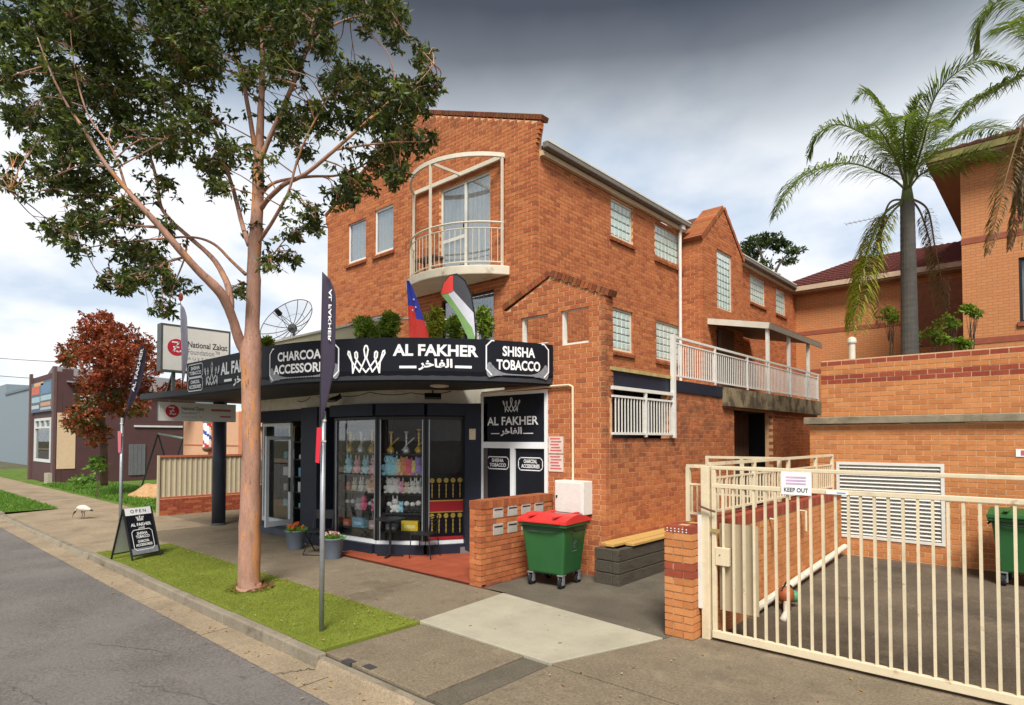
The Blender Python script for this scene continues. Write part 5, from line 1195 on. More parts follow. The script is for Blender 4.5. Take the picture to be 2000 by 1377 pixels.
GE = 1.75
MB().box(-3.0, GE, GY - .022, GY + .022, 1.945, 1.985).build('top_rail', CREAM, gt, bevel=.006); MB().box(-3.0, GE, GY - .022, GY + .022, 1.735, 1.785).build('mid_rail', CREAM, gt, bevel=.006)
MB().box(-3.0, GE, GY - .03, GY + .03, .03, .115).build('bottom_rail', CREAM, gt, bevel=.006)
for x in (-2.975, GE - .03): MB().box(x - .025, x + .025, GY - .021, GY + .021, .115, 1.945).build('stile', CREAM, gt, bevel=.005)
bar_me = MB().box(-.0125, .0125, -.0125, .0125, 0, 1.62).mesh('bar', CREAM)
x = -2.87 + .0
n = 0
while x < GE - .08:
    o = link('bar', bar_me, gt, Vector((x + rnd.uniform(-.003, .003), GY, .115)) - wloc(gt)); o.rotation_euler = (rnd.uniform(-.002, .002), rnd.uniform(-.0025, .0025), rnd.uniform(-.1, .1)); x += .1165; n += 1
MB().box(-2.955, -2.80, GY - .03, GY + .03, .86, 1.06).build('lock_box', CREAM, gt, bevel=.004); MB().lathe((-2.90, GY - .032, .98), [(.01, 0), (.01, .004)], 8).build('keyhole', BLACK, gt)
MB().box(-2.94, -2.50, GY + .06, GY + .066, .34, 1.33).build('shield_sheet', pm('shield_beige', (.42, .34, .22), .6, var=.06), gt)
MB().box(-3.0, -2.9, GY - .04, GY - .03, 1.23, 1.27).build('latch', pm('brass_old', (.5, .4, .15), .4, metal=.5), gt)
ko = thing('warning_sign', 'white KEEP OUT sign wired to the gate', 'sign', (-2.05, GY - .03, 1.7)); F = Fr((-2.22, GY - .026), 0)
MB().fbox(F, 0, .30, 0, .006, 1.71, 1.95).build('plate', LETTER, ko, bevel=.002); t = MB(); text_on(t, 'KEEP OUT', .03, .27, 1.74, 1.785, lambda u, z: F.P(u, .008, z), .02); t.build('lettering', DTXT, ko)
for k in range(3): MB().fbox(F, .05, .25, .006, .008, 1.82 + k * .033, 1.838 + k * .033).build('faded_print', pm('lilac_print', (.55, .38, .55), .6), ko)
ks = MB().box(-1.78, -1.58, GY - .034, GY - .024, 1.74, 1.775).build('small_plate', LETTER); tag(ks, 'thin white plate on the middle rail of the gate', 'sign'); MB().box(-1.68, -1.60, GY - .036, GY - .034, 1.752, 1.762).build('print_line', pm('blue_print', (.1, .25, .5), .5), ks)
# cream railings of the ramp beside the courtyard
r1 = thing('ramp_wall_railing', 'cream tube railing on top of the courtyard ramp wall', 'railing', (-3.05, 9.5, 1.36))
railing(r1, [(-3.10, 6.95), (-3.10, 12.2)], 1.43, 2.0, [.05, 1.4, 2.8, 4.2, 5.2], CREAM, step=.115, r=.009, rail=.04, sub=1.83)
r2 = thing('gate_side_panel', 'narrow cream barred panel beside the gate post above the pier', 'railing', (-3.3, 6.95, 1.36)); railing(r2, [(-3.40, 6.97), (-3.13, 6.97)], 1.40, 1.97, [.02, .25], CREAM, step=.06, r=.008, rail=.04, sub=1.75, post_down=.1)
r3 = thing('ramp_landing_railing', 'far cream railing across the ramp landing beyond the gate', 'railing', (-3.6, 9.6, 1.3)); railing(r3, [(-4.35, 9.6), (-3.15, 9.6)], 1.40, 2.0, [.03, .6, 1.17], CREAM, step=.115, r=.009, rail=.04, sub=1.85)
rw = thing('ramp_wall', 'low orange brick ramp wall with red top course beside the courtyard', 'wall', (-3.1, 9.6, 0))
RB = Bricks(rw, BRK2, PAL2); Fw = Fr((-2.99, 6.95), HB); RB.wall(Fw, 5.34, 0.0, 1.22, (), None, (0, None)); RB.wall(Fr((-3.22, 6.95), 0), .23, 0, 1.22, (), None, (None, 1)); RB.finish(300)
MB().box(-3.21, -3.0, 6.97, 12.28, 0, 1.22).build('core', MORT2, rw)
for i in range(60):
    y = 6.95 + i * .089; m = MB(); m.col = rnd.choice(PALR); m.box(-3.23, -2.98, y, y + .079, 1.225, 1.345); m.build('top_brick', BRK2, rw)
for y in (8.6, 9.9): MB().tube([(-2.98, y, 1.2), (-2.9, y, 1.2), (-2.9, y, .9)], .02, 6).build('bent_pipe', CREAM, rw)
dp_ = MB().tube([(-2.92, 7.9, .14), (-2.92, 12.2, .36)], .05, 10).build('drain_pipe', OFFW); tag(dp_, 'white plastic drain pipe along the foot of the ramp wall', 'pipe')
c = G(1503, 1125, .1); c = Vector((-2.72, 8.4, .05)); bl = thing('garden_blower', 'orange, black and white garden tool lying by the ramp wall', 'garden tool', c)
MB().ball(c + Vector((0, 0, .2)), .11, .13, .12, 10, 7).build('motor', pm('tool_orange', (.28, .07, .02), .6), bl, smooth=True); MB().ball(c + Vector((.05, .16, .16)), .08, .08, .08).build('tank', pm('tool_green', (.05, .25, .12), .5), bl, smooth=True)
MB().tube([c + Vector((.02, -.05, .12)), c + Vector((.1, -.3, .05)), c + Vector((.12, -.5, .0))], [.04, .035, .04], 10).build('nozzle', OFFW, bl, smooth=True); MB().tube([c + Vector((-.02, -.1, .26)), c + Vector((0, .02, .36)), c + Vector((.03, .14, .28))], .015, 6).build('handle', BLACK, bl); MB().tube([c + Vector((.0, .0, .0)), c + Vector((.0, .0, .12))], [.07, .05], 8).build('foot', BLACK, bl)

# rear retaining wall with louvre
rt = thing('retaining_wall', 'pale orange brick retaining wall with concrete ledge and louvre', 'wall', (2.5, 12.35, 0))
TB = Bricks(rt, BRK2, PAL2); Fr1 = Fr((-3.52, 12.32), 0); LV = [(.45, 2.08, .52, 1.88)]
TB.wall(Fr1, 11.5, .05, 2.56, LV, None, (None, None)); Fr2 = Fr((-3.33, 12.40), 0); TB.wall(Fr2, 11.3, 2.72, 3.78, (), None, bands=[(3.28, 3.47, PALR), (3.68, 3.9, PALR)])
TB.finish(300); m = MB(); backing(m, Fr1, 11.5, 0, 2.56, LV, th=.25); backing(m, Fr2, 11.3, 2.7, 3.76, (), th=.2); m.box(-3.50, -3.2, 12.4, 20, 0, 2.56); m.box(-3.31, -3.1, 12.5, 20, 2.7, 3.74); m.build('core', MORT2, rt)
LEDG = pm('ledge_concrete', (.26, .22, .15), .95, var=.2, scale=4, bump=.6, stain=[((.10, .085, .05), 3, .5, .15, .6)])
MB().box(-3.60, 8, 12.22, 12.6, 2.57, 2.70).build('ledge', LEDG, rt, bevel=.012); MB().box(-3.60, -3.2, 12.62, 20, 2.57, 2.70).build('ledge', LEDG, rt)
MB().box(-3.2, 8, 12.62, 16, 3.45, 3.6).build('bed_soil', pm('bed_soil', (.06, .045, .03), .95), rt)
lv = MB()
for (a, b, c, d) in ((.45, .50, .52, 1.88), (2.03, 2.08, .52, 1.88), (.50, 2.03, .52, .57), (.50, 2.03, 1.83, 1.88)): lv.fbox(Fr1, a, b, -.1, .015, c, d)
lvo = lv.build('louvre', WHITE, rt); MB().fbox(Fr1, .5, 2.03, -.16, -.13, .55, 1.85).build('louvre_back', pm('louvre_back', (.10, .12, .15), .7), lvo)
sm = MB(); sm.hexa([(.505, -.01, 0), (2.025, -.01, 0), (2.025, .08, .05), (.505, .08, .05), (.505, -.01, .008), (2.025, -.01, .008), (2.025, .08, .058), (.505, .08, .058)]); sme = sm.mesh('slat', WHITE)
for k in range(19): link('slat', sme, lvo, Vector((-3.52, 12.32, .585 + k * .066)) - wloc(lvo))
wsn = MB().fbox(Fr1, 3.0, 3.7, .004, .012, 2.02, 2.14).build('wall_plate', LETTER); tag(wsn, 'white and blue strip sign on the retaining wall above the green bin', 'sign'); MB().fbox(Fr1, 3.06, 3.2, .012, .014, 2.04, 2.12).build('red_patch', pm('red_print', (.45, .12, .12), .5), wsn); MB().fbox(Fr1, 3.24, 3.66, .012, .014, 2.04, 2.12).build('blue_patch', pm('pale_blue_print', (.4, .55, .7), .5), wsn)
vp = thing('vent_pipe', 'white capped vent pipe on top of the retaining wall', 'pipe', (-3.0, 13, 3.6)); q = onY(1664, 690, 13.2); MB().tube([(q.x, q.y, 3.4), (q.x, q.y, 4.15)], .06, 12).build('pipe', OFFW, vp); MB().lathe((q.x, q.y, 4.15), [(.075, 0), (.085, .03), (.075, .10), (.03, .13)], 12).build('cap', OFFW, vp)

# =================================================================== APARTMENTS BEHIND
def wall_mat(name, c1, c2, mo, sx=1.0):
    m = bpy.data.materials.new(name); m.use_nodes = True; nt = m.node_tree; N = nt.nodes; L = nt.links; b = N['Principled BSDF']; b.inputs['Roughness'].default_value = .85
    geo = N.new('ShaderNodeNewGeometry'); sp = N.new('ShaderNodeSeparateXYZ'); L.new(geo.outputs['Position'], sp.inputs[0]); ad = N.new('ShaderNodeMath'); L.new(sp.outputs[0], ad.inputs[0]); L.new(sp.outputs[1], ad.inputs[1])
    cb = N.new('ShaderNodeCombineXYZ'); L.new(ad.outputs[0], cb.inputs[0]); L.new(sp.outputs[2], cb.inputs[1]); br = N.new('ShaderNodeTexBrick'); L.new(cb.outputs[0], br.inputs[0]); br.inputs['Scale'].default_value = 1
    br.inputs['Brick Width'].default_value = .24; br.inputs['Row Height'].default_value = .086; br.inputs['Mortar Size'].default_value = .009; br.inputs['Color1'].default_value = (*c1, 1); br.inputs['Color2'].default_value = (*c2, 1); br.inputs['Mortar'].default_value = (*mo, 1)
    L.new(br.outputs[0], b.inputs['Base Color']); return m
APB = wall_mat('far_brick', (.53, .215, .078), (.48, .19, .068), (.34, .15, .06))
BAND = pm('far_brick_band', (.27, .075, .04), .85, var=.15)
ap = thing('apartment_block', 'orange brick apartment block with dark red band courses and wide eaves', 'building', (2, 22, 0))
FA = Fr((-2.05, 22), 0); opA = [(1.28, 2.9, 5.55, 7.35), (1.28, 2.9, 8.5, 10.0), (5, 6.5, 5.55, 7.35)]
m = MB(); backing(m, FA, 12, 0, 10.3, opA, n=0, th=.25, ends=0); m.box(-2.05, -1.8, 22.26, 32, 0, 10.3); m.build('wall', APB, ap)
for z in (7.98, 5.03, 4.3): MB().fbox(FA, -.012, 12, 0.0, .014, z, z + .17).build('band_course', BAND, ap); MB().box(-2.064, -2.05, 22, 32, z, z + .17).build('band_course', BAND, ap)
for o in opA:
    w = MB()
    for (a, b, c, d) in ((o[0], o[0] + .06, o[2], o[3]), (o[1] - .06, o[1], o[2], o[3]), (o[0] + .06, o[1] - .06, o[2], o[2] + .06), (o[0] + .06, o[1] - .06, o[3] - .06, o[3])): w.fbox(FA, a, b, -.12, -.05, c, d)
    wo = w.build('window', BLACK, ap); MB().fbox(FA, o[0] + .06, o[1] - .06, -.1, -.09, o[2] + .06, o[3] - .06).build('pane', GLASS, wo); MB().fbox(FA, o[0], o[1], -.22, -.2, o[2], o[3]).build('blind', pm('blind_grey', (.4, .44, .5), .8), wo); MB().fbox(FA, o[0] - .05, o[1] + .05, -.05, .06, o[2] - .12, o[2]).build('sill', BAND, wo)
EV = pm('eave_timber', (.30, .20, .12), .8, var=.15)
MB().box(-2.75, 11, 21.35, 33, 10.31, 10.38).build('eave_soffit', EV, ap)
MB().box(-2.80, 11.05, 21.28, 33, 10.39, 10.58).build('eave_gutter', pm('mossy_gutter', (.17, .15, .045), .8, var=.4, scale=3), ap)
RTL = pm('red_roof_tile', (.16, .05, .042), .8, var=.2, scale=3, bump=1.0, bscale=9)
def tiled(name, A_, B_, C_, D_, rows, cols, root, mat):
    """sloping roof A-B eave, D-C ridge: stepped tile courses with rolls"""
    A_, B_, C_, D_ = map(Vector, (A_, B_, C_, D_)); up = (B_ - A_).cross(D_ - A_).normalized(); up = -up if up.z < 0 else up; m = MB()
    for r_ in range(rows):
        t0, t1 = r_ / rows, (r_ + 1) / rows; L0, R0, L1, R1 = A_.lerp(D_, t0), B_.lerp(C_, t0), A_.lerp(D_, t1), B_.lerp(C_, t1)
        for c_ in range(cols * 2):
            s0, s1 = c_ / (cols * 2), (c_ + 1) / (cols * 2); h0 = .03 if c_ % 2 else .0; h1 = .0 if c_ % 2 else .03; p0, p1, p2, p3 = L0.lerp(R0, s0), L0.lerp(R0, s1), L1.lerp(R1, s1), L1.lerp(R1, s0)
            m.quad(p0 + up * (.05 + h0), p1 + up * (.05 + h1), p2 + up * h1, p3 + up * h0); m.quad(p0, p1, p1 + up * (.05 + h1), p0 + up * (.05 + h0))
    return tag(m.build(name, mat, root), kind='stuff')
tiled('roof_tiles', (-2.8, 21.28, 10.6), (11, 21.28, 10.6), (8, 27, 13), (2.5, 27, 13), 16, 40, ap, RTL); m = MB(); m.quad((-2.8, 33, 10.6), (-2.8, 21.28, 10.6), (2.5, 27, 13)); m.build('roof_side', RTL, ap)
wg = thing('apartment_wing', 'lower orange brick apartment wing with a dark red tiled roof', 'building', (-5, 26, 0))
FW = Fr((-8.2, 26), 0); m = MB(); backing(m, FW, 6.1, 0, 8.15, (), n=0, th=.25, ends=0); m.build('wall', APB, wg)
for z in (7.0 - .55, 4.9): MB().fbox(FW, -.01, 6.1, 0, .014, z, z + .16).build('band_course', BAND, wg)
MB().box(-8.5, -2.1, 25.5, 26.0, 8.10, 8.15).build('eave_soffit', EV, wg); MB().box(-8.6, -2.1, 25.42, 25.56, 8.16, 8.34).build('eave_gutter', pm('pale_gutter', (.5, .36, .24), .6), wg)
MB().fbox(FW, 4.0, 5.9, .01, .05, 5.6, 7.9).build('dark_wall_panel', pm('dark_panel_brick', (.25, .10, .05), .85, var=.2), wg)  # flat plate standing proud of the wall, coloured darker than its brick; nothing is recessed
tiled('roof_tiles', (-8.7, 25.42, 8.34), (-2.07, 25.42, 8.34), (-2.07, 30.2, 10.25), (-6.6, 30.2, 10.25), 18, 22, wg, RTL); m = MB(); m.quad((-8.7, 34, 8.34), (-8.7, 25.42, 8.34), (-6.6, 30.2, 10.25)); m.build('roof_side', RTL, wg)
an = thing('roof_antenna', 'thin television antenna on the red tiled wing roof', 'antenna', (-4, 30.1, 10.2)); a0 = onY(1711, 490, 30.1); MB().tube([(a0.x, a0.y, 10.1), (a0.x, a0.y, 11.6)], .02, 5).build('mast', GALV, an); A_, B_ = onY(1652, 438, 30.1), onY(1718, 424, 30.1); MB().tube([A_, B_], .015, 5).build('boom', GALV, an)
for k in range(8): q = A_.lerp(B_, k / 7); MB().tube([q + Vector((0, -.25, 0)), q + Vector((0, .25, 0))], .008, 4).build('element', GALV, an)

# =================================================================== VEGETATION
BARK = pm('smooth_bark', (0.36, 0.195, 0.135), 0.75, var=.22, scale=3, fine=.22, fscale=22, bump=.5, bscale=26, stretch=(3, 3, .7),
          stain=[((0.55, 0.235, 0.07), 1.0, .54, .05, .7), ((0.36, 0.26, 0.215), 1.9, .56, .06, .6), ((0.13, 0.065, 0.045), 6.5, .60, .04, .8)])
BARKD = pm('dark_bark', (0.10, 0.07, 0.05), 0.9, var=.3, scale=6, bump=.8, bscale=20)
def smooth(P, n=5):
    out = []
    for i in range(len(P) - 1):
        p0, p1, p2, p3 = P[max(i - 1, 0)], P[i], P[i + 1], P[min(i + 2, len(P) - 1)]
        for k in range(n):
            t = k / n; out.append([.5 * (2 * b + (c - a) * t + (2 * a - 5 * b + 4 * c - d) * t * t + (3 * b - a - 3 * c + d) * t ** 3) for a, b, c, d in zip(p0, p1, p2, p3)])
    out.append(list(P[-1])); return out
def limb(pts, parent, name, mat, n=10):
    """pts: (x, y, z, radius) in metres"""
    q = smooth([list(p) for p in pts], 5); wob = [1 + .025 * math.sin(i * .7 + len(pts)) + rnd.uniform(-.015, .015) for i in range(len(q))]; q = [[p[0] + p[3] * rnd.uniform(-.05, .05), p[1] + p[3] * rnd.uniform(-.05, .05), p[2], p[3] * w] for p, w in zip(q, wob)]; m = MB(); m.tube([Vector(p[:3]) for p in q], [max(.004, p[3]) for p in q], n); m.build(name, mat, parent, smooth=True); return [Vector(p[:3]) for p in q]
def sprays(m, c, rad, k, cols, ls, lw, per=11, droop=.5, up=None):
    """k leafy twig ends inside an ellipsoid, each a rosette of leaves"""
    for _ in range(k):
        while True:
            v = Vector((rnd.uniform(-1, 1), rnd.uniform(-1, 1), rnd.uniform(-1, 1)))
            if v.length <= 1: break
        p = c + Vector((v.x * rad[0], v.y * rad[1], v.z * rad[2])); b = rnd.uniform(.6, 1.35); cc = rnd.choice(cols); ax_ = Vector((rnd.gauss(0, 1), rnd.gauss(0, 1), rnd.gauss(.2, .6))).normalized()
        for j in range(per):
            d = (Vector((rnd.gauss(0, 1), rnd.gauss(0, 1), rnd.gauss(0, .8))) * .8 + ax_ * .7 + Vector((0, 0, -droop))).normalized(); q = p + ax_ * rnd.uniform(-.06, .06) * (ls / .09); f = b * rnd.uniform(.8, 1.2)
            m.leaf(q, d, (rnd.gauss(0, 1), rnd.gauss(0, 1), rnd.gauss(0, 1)), ls * rnd.uniform(.55, 1.45), lw * rnd.uniform(.7, 1.4), (cc[0] * f, cc[1] * f, cc[2] * f))

# ---- the street tree
TT = 9.33; S1 = 1.912
tb = G(487, 1150); tree = thing('street_tree', 'tall smooth-barked street tree with pinkish trunk growing in the turf strip', 'tree', tb)
nodes = []; tips = []
def tl_(L, name='limb', zoom=True, n=9, d0=0.0):
    """L: (x, y, radius px, depth offset)"""
    P = []
    for (x, y, r, dz) in L:
        if zoom: x, y, r = x / S1, y / S1, r / S1
        t = TT + dz + d0; p = dep(x, y, t); P.append((p.x, p.y, p.z, r * t / FPX * (1 if name == 'trunk' else .84)))
    q = limb(P, tree, name, BARK, n); nodes.extend(q); tips.append(q); return q
tl_([(487, 1158, 28, 0), (487, 1145, 22.5, 0), (487, 1120, 21, 0), (488, 1000, 19, 0), (491, 850, 17, 0), (490, 760, 18, 0), (491, 690, 19, 0), (493, 640, 14, 0), (495, 560, 13, 0), (497, 500, 12.5, .02), (501, 440, 11.5, .05), (504, 380, 11, .1), (505, 335, 10, .1), (508, 250, 7, .1), (512, 157, 5.5, .1), (514, 60, 4.5, .2), (516, -60, 3, .3), (517, -170, 1.5, .4)], 'trunk', False, 14)
tl_([(955, 640, 13, .1), (1005, 520, 11, 0), (1080, 350, 10, -.2), (1140, 200, 9, -.3), (1180, 50, 7, -.5), (1205, -120, 5, -.6), (1215, -300, 2, -.7)])
tl_([(960, 600, 12, .1), (935, 450, 10, .3), (902, 280, 9, .5), (862, 150, 8, .7), (830, 0, 6, .9), (800, -160, 3, 1.0)])
tl_([(978, 775, 12, .05), (1000, 745, 11, -.1), (1060, 690, 10, -.3), (1140, 650, 9, -.5), (1250, 560, 8, -.7), (1330, 490, 6.5, -.8), (1400, 430, 5, -.9), (1480, 350, 3, -.9)])
tl_([(978, 720, 9, .05), (1030, 680, 7, .3), (1150, 660, 6, .7), (1260, 655, 5, 1.0), (1350, 620, 4, 1.2), (1430, 560, 3, 1.3), (1500, 500, 2, 1.4)])
tl_([(965, 905, 9, .0), (1010, 840, 8, -.2), (1050, 770, 7, -.4), (1080, 710, 6, -.5), (1110, 600, 5, -.5), (1160, 480, 4, -.6), (1240, 340, 2.5, -.6)])
tl_([(1085, 705, 4, -.5), (1110, 720, 3.5, -.5), (1150, 780, 3, -.5), (1175, 815, 2, -.5)], n=6)
tl_([(930, 915, 12, 0), (905, 840, 10, .2), (880, 740, 9, .4), (850, 640, 8, .5), (815, 520, 7, .6), (740, 380, 6, .8), (650, 250, 4.5, 1.0), (560, 120, 3, 1.2)])
tl_([(830, 560, 5, .55), (770, 600, 4, .4), (690, 570, 3, .3), (620, 540, 2, .2)], n=6)
tl_([(925, 1335, 20, 0), (897, 1280, 22, -.05), (868, 1190, 20, -.2), (825, 1095, 22, -.4), (740, 1010, 18, -.6), (660, 920, 16, -.8), (600, 850, 15, -.9), (540, 785, 12, -1.0), (470, 705, 10, -1.0), (400, 620, 9, -1.1), (350, 545, 8, -1.1), (305, 470, 7, -1.2), (250, 390, 5, -1.2), (190, 270, 4, -1.3), (140, 140, 2.5, -1.4)], n=12)
tl_([(862, 1150, 16, -.25), (855, 1080, 15, -.2), (835, 1030, 13, -.1), (790, 960, 11, .1), (700, 880, 9, .3), (640, 825, 8, .4), (600, 770, 8, .4), (590, 700, 7, .4), (562, 590, 6, .4), (512, 500, 5, .5), (450, 380, 4, .6), (380, 240, 2.5, .7)])
tl_([(918, 1025, 8, 0), (860, 970, 7, .1), (800, 912, 6, .2), (720, 886, 5, .2), (600, 892, 4.5, .1), (450, 905, 3.5, 0), (300, 930, 2, -.1)], n=7)
tl_([(560, 800, 8, -.95), (500, 760, 7, -.8), (430, 740, 6, -.6), (330, 722, 4.5, -.5), (200, 705, 3, -.4), (110, 722, 2.5, -.4), (40, 712, 1.5, -.4)], n=7)
tl_([(690, 960, 6, -.7), (600, 985, 4.5, -.6), (540, 1010, 3.5, -.5), (460, 1050, 2.5, -.4)], n=6)
tl_([(700, 880, 5, .3), (690, 960, 4, .2), (660, 1040, 3, .1), (630, 1130, 2, 0)], n=6)
tl_([(960, 980, 5, 0), (1010, 960, 3.5, 0), (1060, 900, 2.5, 0), (1100, 870, 2, 0)], n=6)
tl_([(600, 850, 7, -.9), (480, 840, 5, -.9), (380, 830, 4, -1.0), (230, 840, 2.5, -1.0)], n=6)
tl_([(400, 620, 6, -1.1), (300, 620, 4, -1.0), (200, 660, 3, -.9)], n=6)
tl_([(470, 700, 6, -1.0), (420, 560, 5, -.9), (330, 430, 4, -.8), (280, 260, 3, -.7), (260, 80, 2, -.6)], n=6)
tl_([(1140, 200, 6, -.3), (1220, 110, 5, -.2), (1330, 60, 4, 0), (1460, 30, 2.5, .1)], n=6)
tl_([(1250, 560, 5, -.7), (1380, 540, 4, -.8), (1500, 530, 3, -.8), (1590, 530, 2, -.8)], n=6)
tl_([(1350, 620, 4, 1.2), (1400, 640, 3, 1.2), (1500, 650, 2, 1.2)], n=6)
tl_([(1330, 490, 5, -.8), (1430, 400, 4, -.9), (1550, 320, 3, -1.0), (1620, 240, 2, -1.0)], n=6)
BL_ = [(30, 690, 35, 38), (60, 600, 28, 26), (115, 530, 55, 45), (200, 440, 105, 85), (60, 420, 70, 70), (40, 300, 60, 90), (90, 130, 130, 130), (300, 100, 150, 120), (250, 300, 130, 100), (450, 150, 150, 120), (420, 330, 120, 95), (300, 540, 130, 85), (190, 670, 90, 60), (330, 690, 95, 70), (200, 845, 62, 52), (330, 820, 95, 60), (450, 790, 70, 60), (280, 920, 42, 34), (470, 930, 60, 60), (560, 960, 80, 50), (520, 1035, 70, 42), (640, 1050, 75, 48), (395, 1045, 32, 50), (460, 1085, 36, 24), (615, 1140, 50, 42), (640, 860, 40, 48), (620, 685, 38, 28), (500, 480, 125, 80), (600, 350, 115, 95), (620, 545, 105, 55), (650, 150, 130, 130), (760, 260, 110, 100), (720, 440, 105, 75), (800, 625, 70, 48), (860, 560, 70, 50), (840, 710, 60, 40), (880, 90, 130, 110), (1030, 110, 120, 120), (940, 300, 55, 55), (1060, 250, 85, 65), (1100, 430, 85, 60), (1060, 515, 50, 40), (1230, 170, 65, 50), (1170, 60, 110, 70), (1300, 265, 75, 50), (1400, 320, 95, 70), (1250, 330, 85, 60), (1200, 430, 80, 60), (1330, 420, 95, 60), (1450, 430, 85, 75), (1540, 330, 75, 85), (1600, 245, 52, 70), (1480, 100, 60, 85), (1440, 25, 95, 45), (1380, 90, 45, 34), (1500, 515, 85, 60), (1595, 525, 42, 34), (1410, 590, 100, 50), (1490, 640, 60, 44), (1330, 690, 80, 60), (1265, 725, 60, 50), (1150, 785, 44, 50), (1180, 840, 24, 24), (1100, 880, 40, 28), (1015, 980, 50, 42), (1085, 965, 36, 26), (898, 1085, 16, 36), (1150, 560, 50, 30), (1630, 330, 30, 50), (150, -90, 200, 100), (500, -90, 250, 110), (900, -100, 260, 110), (1250, -80, 200, 90), (700, 40, 160, 70), (200, 20, 180, 60), (1100, 20, 130, 60)]
GT = [(0.055, 0.080, 0.018), (0.072, 0.102, 0.02), (0.042, 0.062, 0.018), (0.098, 0.126, 0.025), (0.060, 0.078, 0.026), (0.13, 0.15, 0.032), (0.14, 0.075, 0.028)]
cr = MB(); tw = MB()
for (x, y, rx, ry) in BL_:
    for rep in range(4 if rx > 60 else 3):
        dz = rnd.uniform(-1.3, 1.5) if rx > 40 else rnd.uniform(-.3, .3); t = TT + dz; f = .85
        c = dep((x + rnd.uniform(-.45, .45) * rx) / S1, (y + rnd.uniform(-.45, .45) * ry) / S1, t); R = (rx / S1 * t / FPX * f, rx / S1 * t / FPX * f, ry / S1 * t / FPX * f); k = max(6, int(rx * ry / 225))
        sprays(cr, c, R, k, GT[:6] if rnd.random() < .94 else GT, .092, .036, 10, .6)
        nb = min(nodes, key=lambda q: (q - c).length); mid = nb.lerp(c, .5) + Vector((rnd.gauss(0, .08), rnd.gauss(0, .08), rnd.gauss(.06, .06)))
        q = smooth([list(nb) + [.011], list(mid) + [.007], list(c) + [.003]], 4); tw.tube([Vector(p[:3]) for p in q], [p[3] for p in q], 5)
        for _ in range(4):
            e = c + Vector((rnd.uniform(-1, 1) * R[0], rnd.uniform(-1, 1) * R[1], rnd.uniform(-1, 1) * R[2])); s = mid.lerp(c, rnd.random()); tw.tube([s, s.lerp(e, .5) + Vector((0, 0, .05)), e], [.006, .004, .002], 4)
for q in tips:
    n_ = len(q)
    for i, p in enumerate(q):
        if i < n_ * .55 or p.z < 5.2: continue
        for _ in range(1):
            c = p + Vector((rnd.gauss(0, .16), rnd.gauss(-.10, .16), rnd.gauss(.0, .14))); sprays(cr, c, (.10, .10, .08), 2, GT[:6], .092, .036, 9, .6)
cr.build('crown', LEAFM, tree); tw.build('twigs', BARK, tree)
# base litter ring
m = MB()
for _ in range(160): a = rnd.uniform(0, 6.3); q = rnd.uniform(.18, .34); m.leaf(tb + Vector((q * math.cos(a), q * math.sin(a), .03)), (math.cos(a + 1), math.sin(a + 1), .3), (0, 0, 1), .08, .03, rnd.choice([(.16, .08, .04), (.3, .13, .05), (.1, .06, .04)]))
m.build('bark_litter', LEAFM, tree)

# ---- red-leaved tree
rtp = G(203, 930, .0); t0 = (rtp - CAM).dot(_f0); t0 = 24.0; rb_ = dep(203, 940, t0); rb_.z = 0
rt_ = thing('red_tree', 'bushy tree with rust-red new leaves in front of the brown building', 'tree', rb_)
nodes2 = []
for L in ([(203, 948, 7), (203, 880, 6.5), (198, 800, 6), (205, 740, 4), (200, 680, 3), (198, 640, 2)], [(199, 800, 4), (170, 740, 3), (150, 690, 2)], [(203, 760, 4), (240, 720, 3), (265, 680, 2)], [(200, 850, 3), (170, 820, 2.5), (145, 815, 1.5)]):
    P = [(*dep(x, y, t0), r * t0 / FPX) for x, y, r in L]; nodes2 += limb(P, rt_, 'trunk' if L[0][2] == 7 else 'limb', BARKD, 8)
m = MB(); RC = [(.26, .05, .02), (.33, .075, .03), (.20, .05, .02), (.12, .10, .025), (.09, .10, .025), (.30, .10, .04)]
for (x, y, rx, ry) in [(195, 640, 38, 30), (175, 670, 30, 28), (230, 660, 40, 34), (280, 680, 22, 28), (150, 690, 32, 26), (135, 705, 18, 14), (200, 700, 45, 30), (250, 700, 38, 34), (225, 740, 34, 34), (175, 745, 28, 26), (270, 745, 28, 34), (190, 780, 32, 30), (235, 785, 30, 28), (265, 790, 24, 24), (170, 815, 34, 24), (150, 835, 26, 18), (185, 845, 28, 22), (205, 618, 14, 10), (300, 720, 14, 20), (345, 755, 20, 14), (320, 762, 22, 14), (365, 762, 18, 10), (385, 752, 16, 10)]:
    for rep in range(2):
        t = t0 + rnd.uniform(-1.6, 1.6); c = dep(x + rnd.uniform(-.3, .3) * rx, y + rnd.uniform(-.3, .3) * ry, t); s = t / FPX * .95; cols = RC[:3] + [RC[5]] if (y < 770 and x > 150) else RC
        sprays(m, c, (rx * s, rx * s, ry * s), max(8, int(rx * ry / 10)), cols, .13, .06, 9, .2)
m.build('crown', LEAFM, rt_)

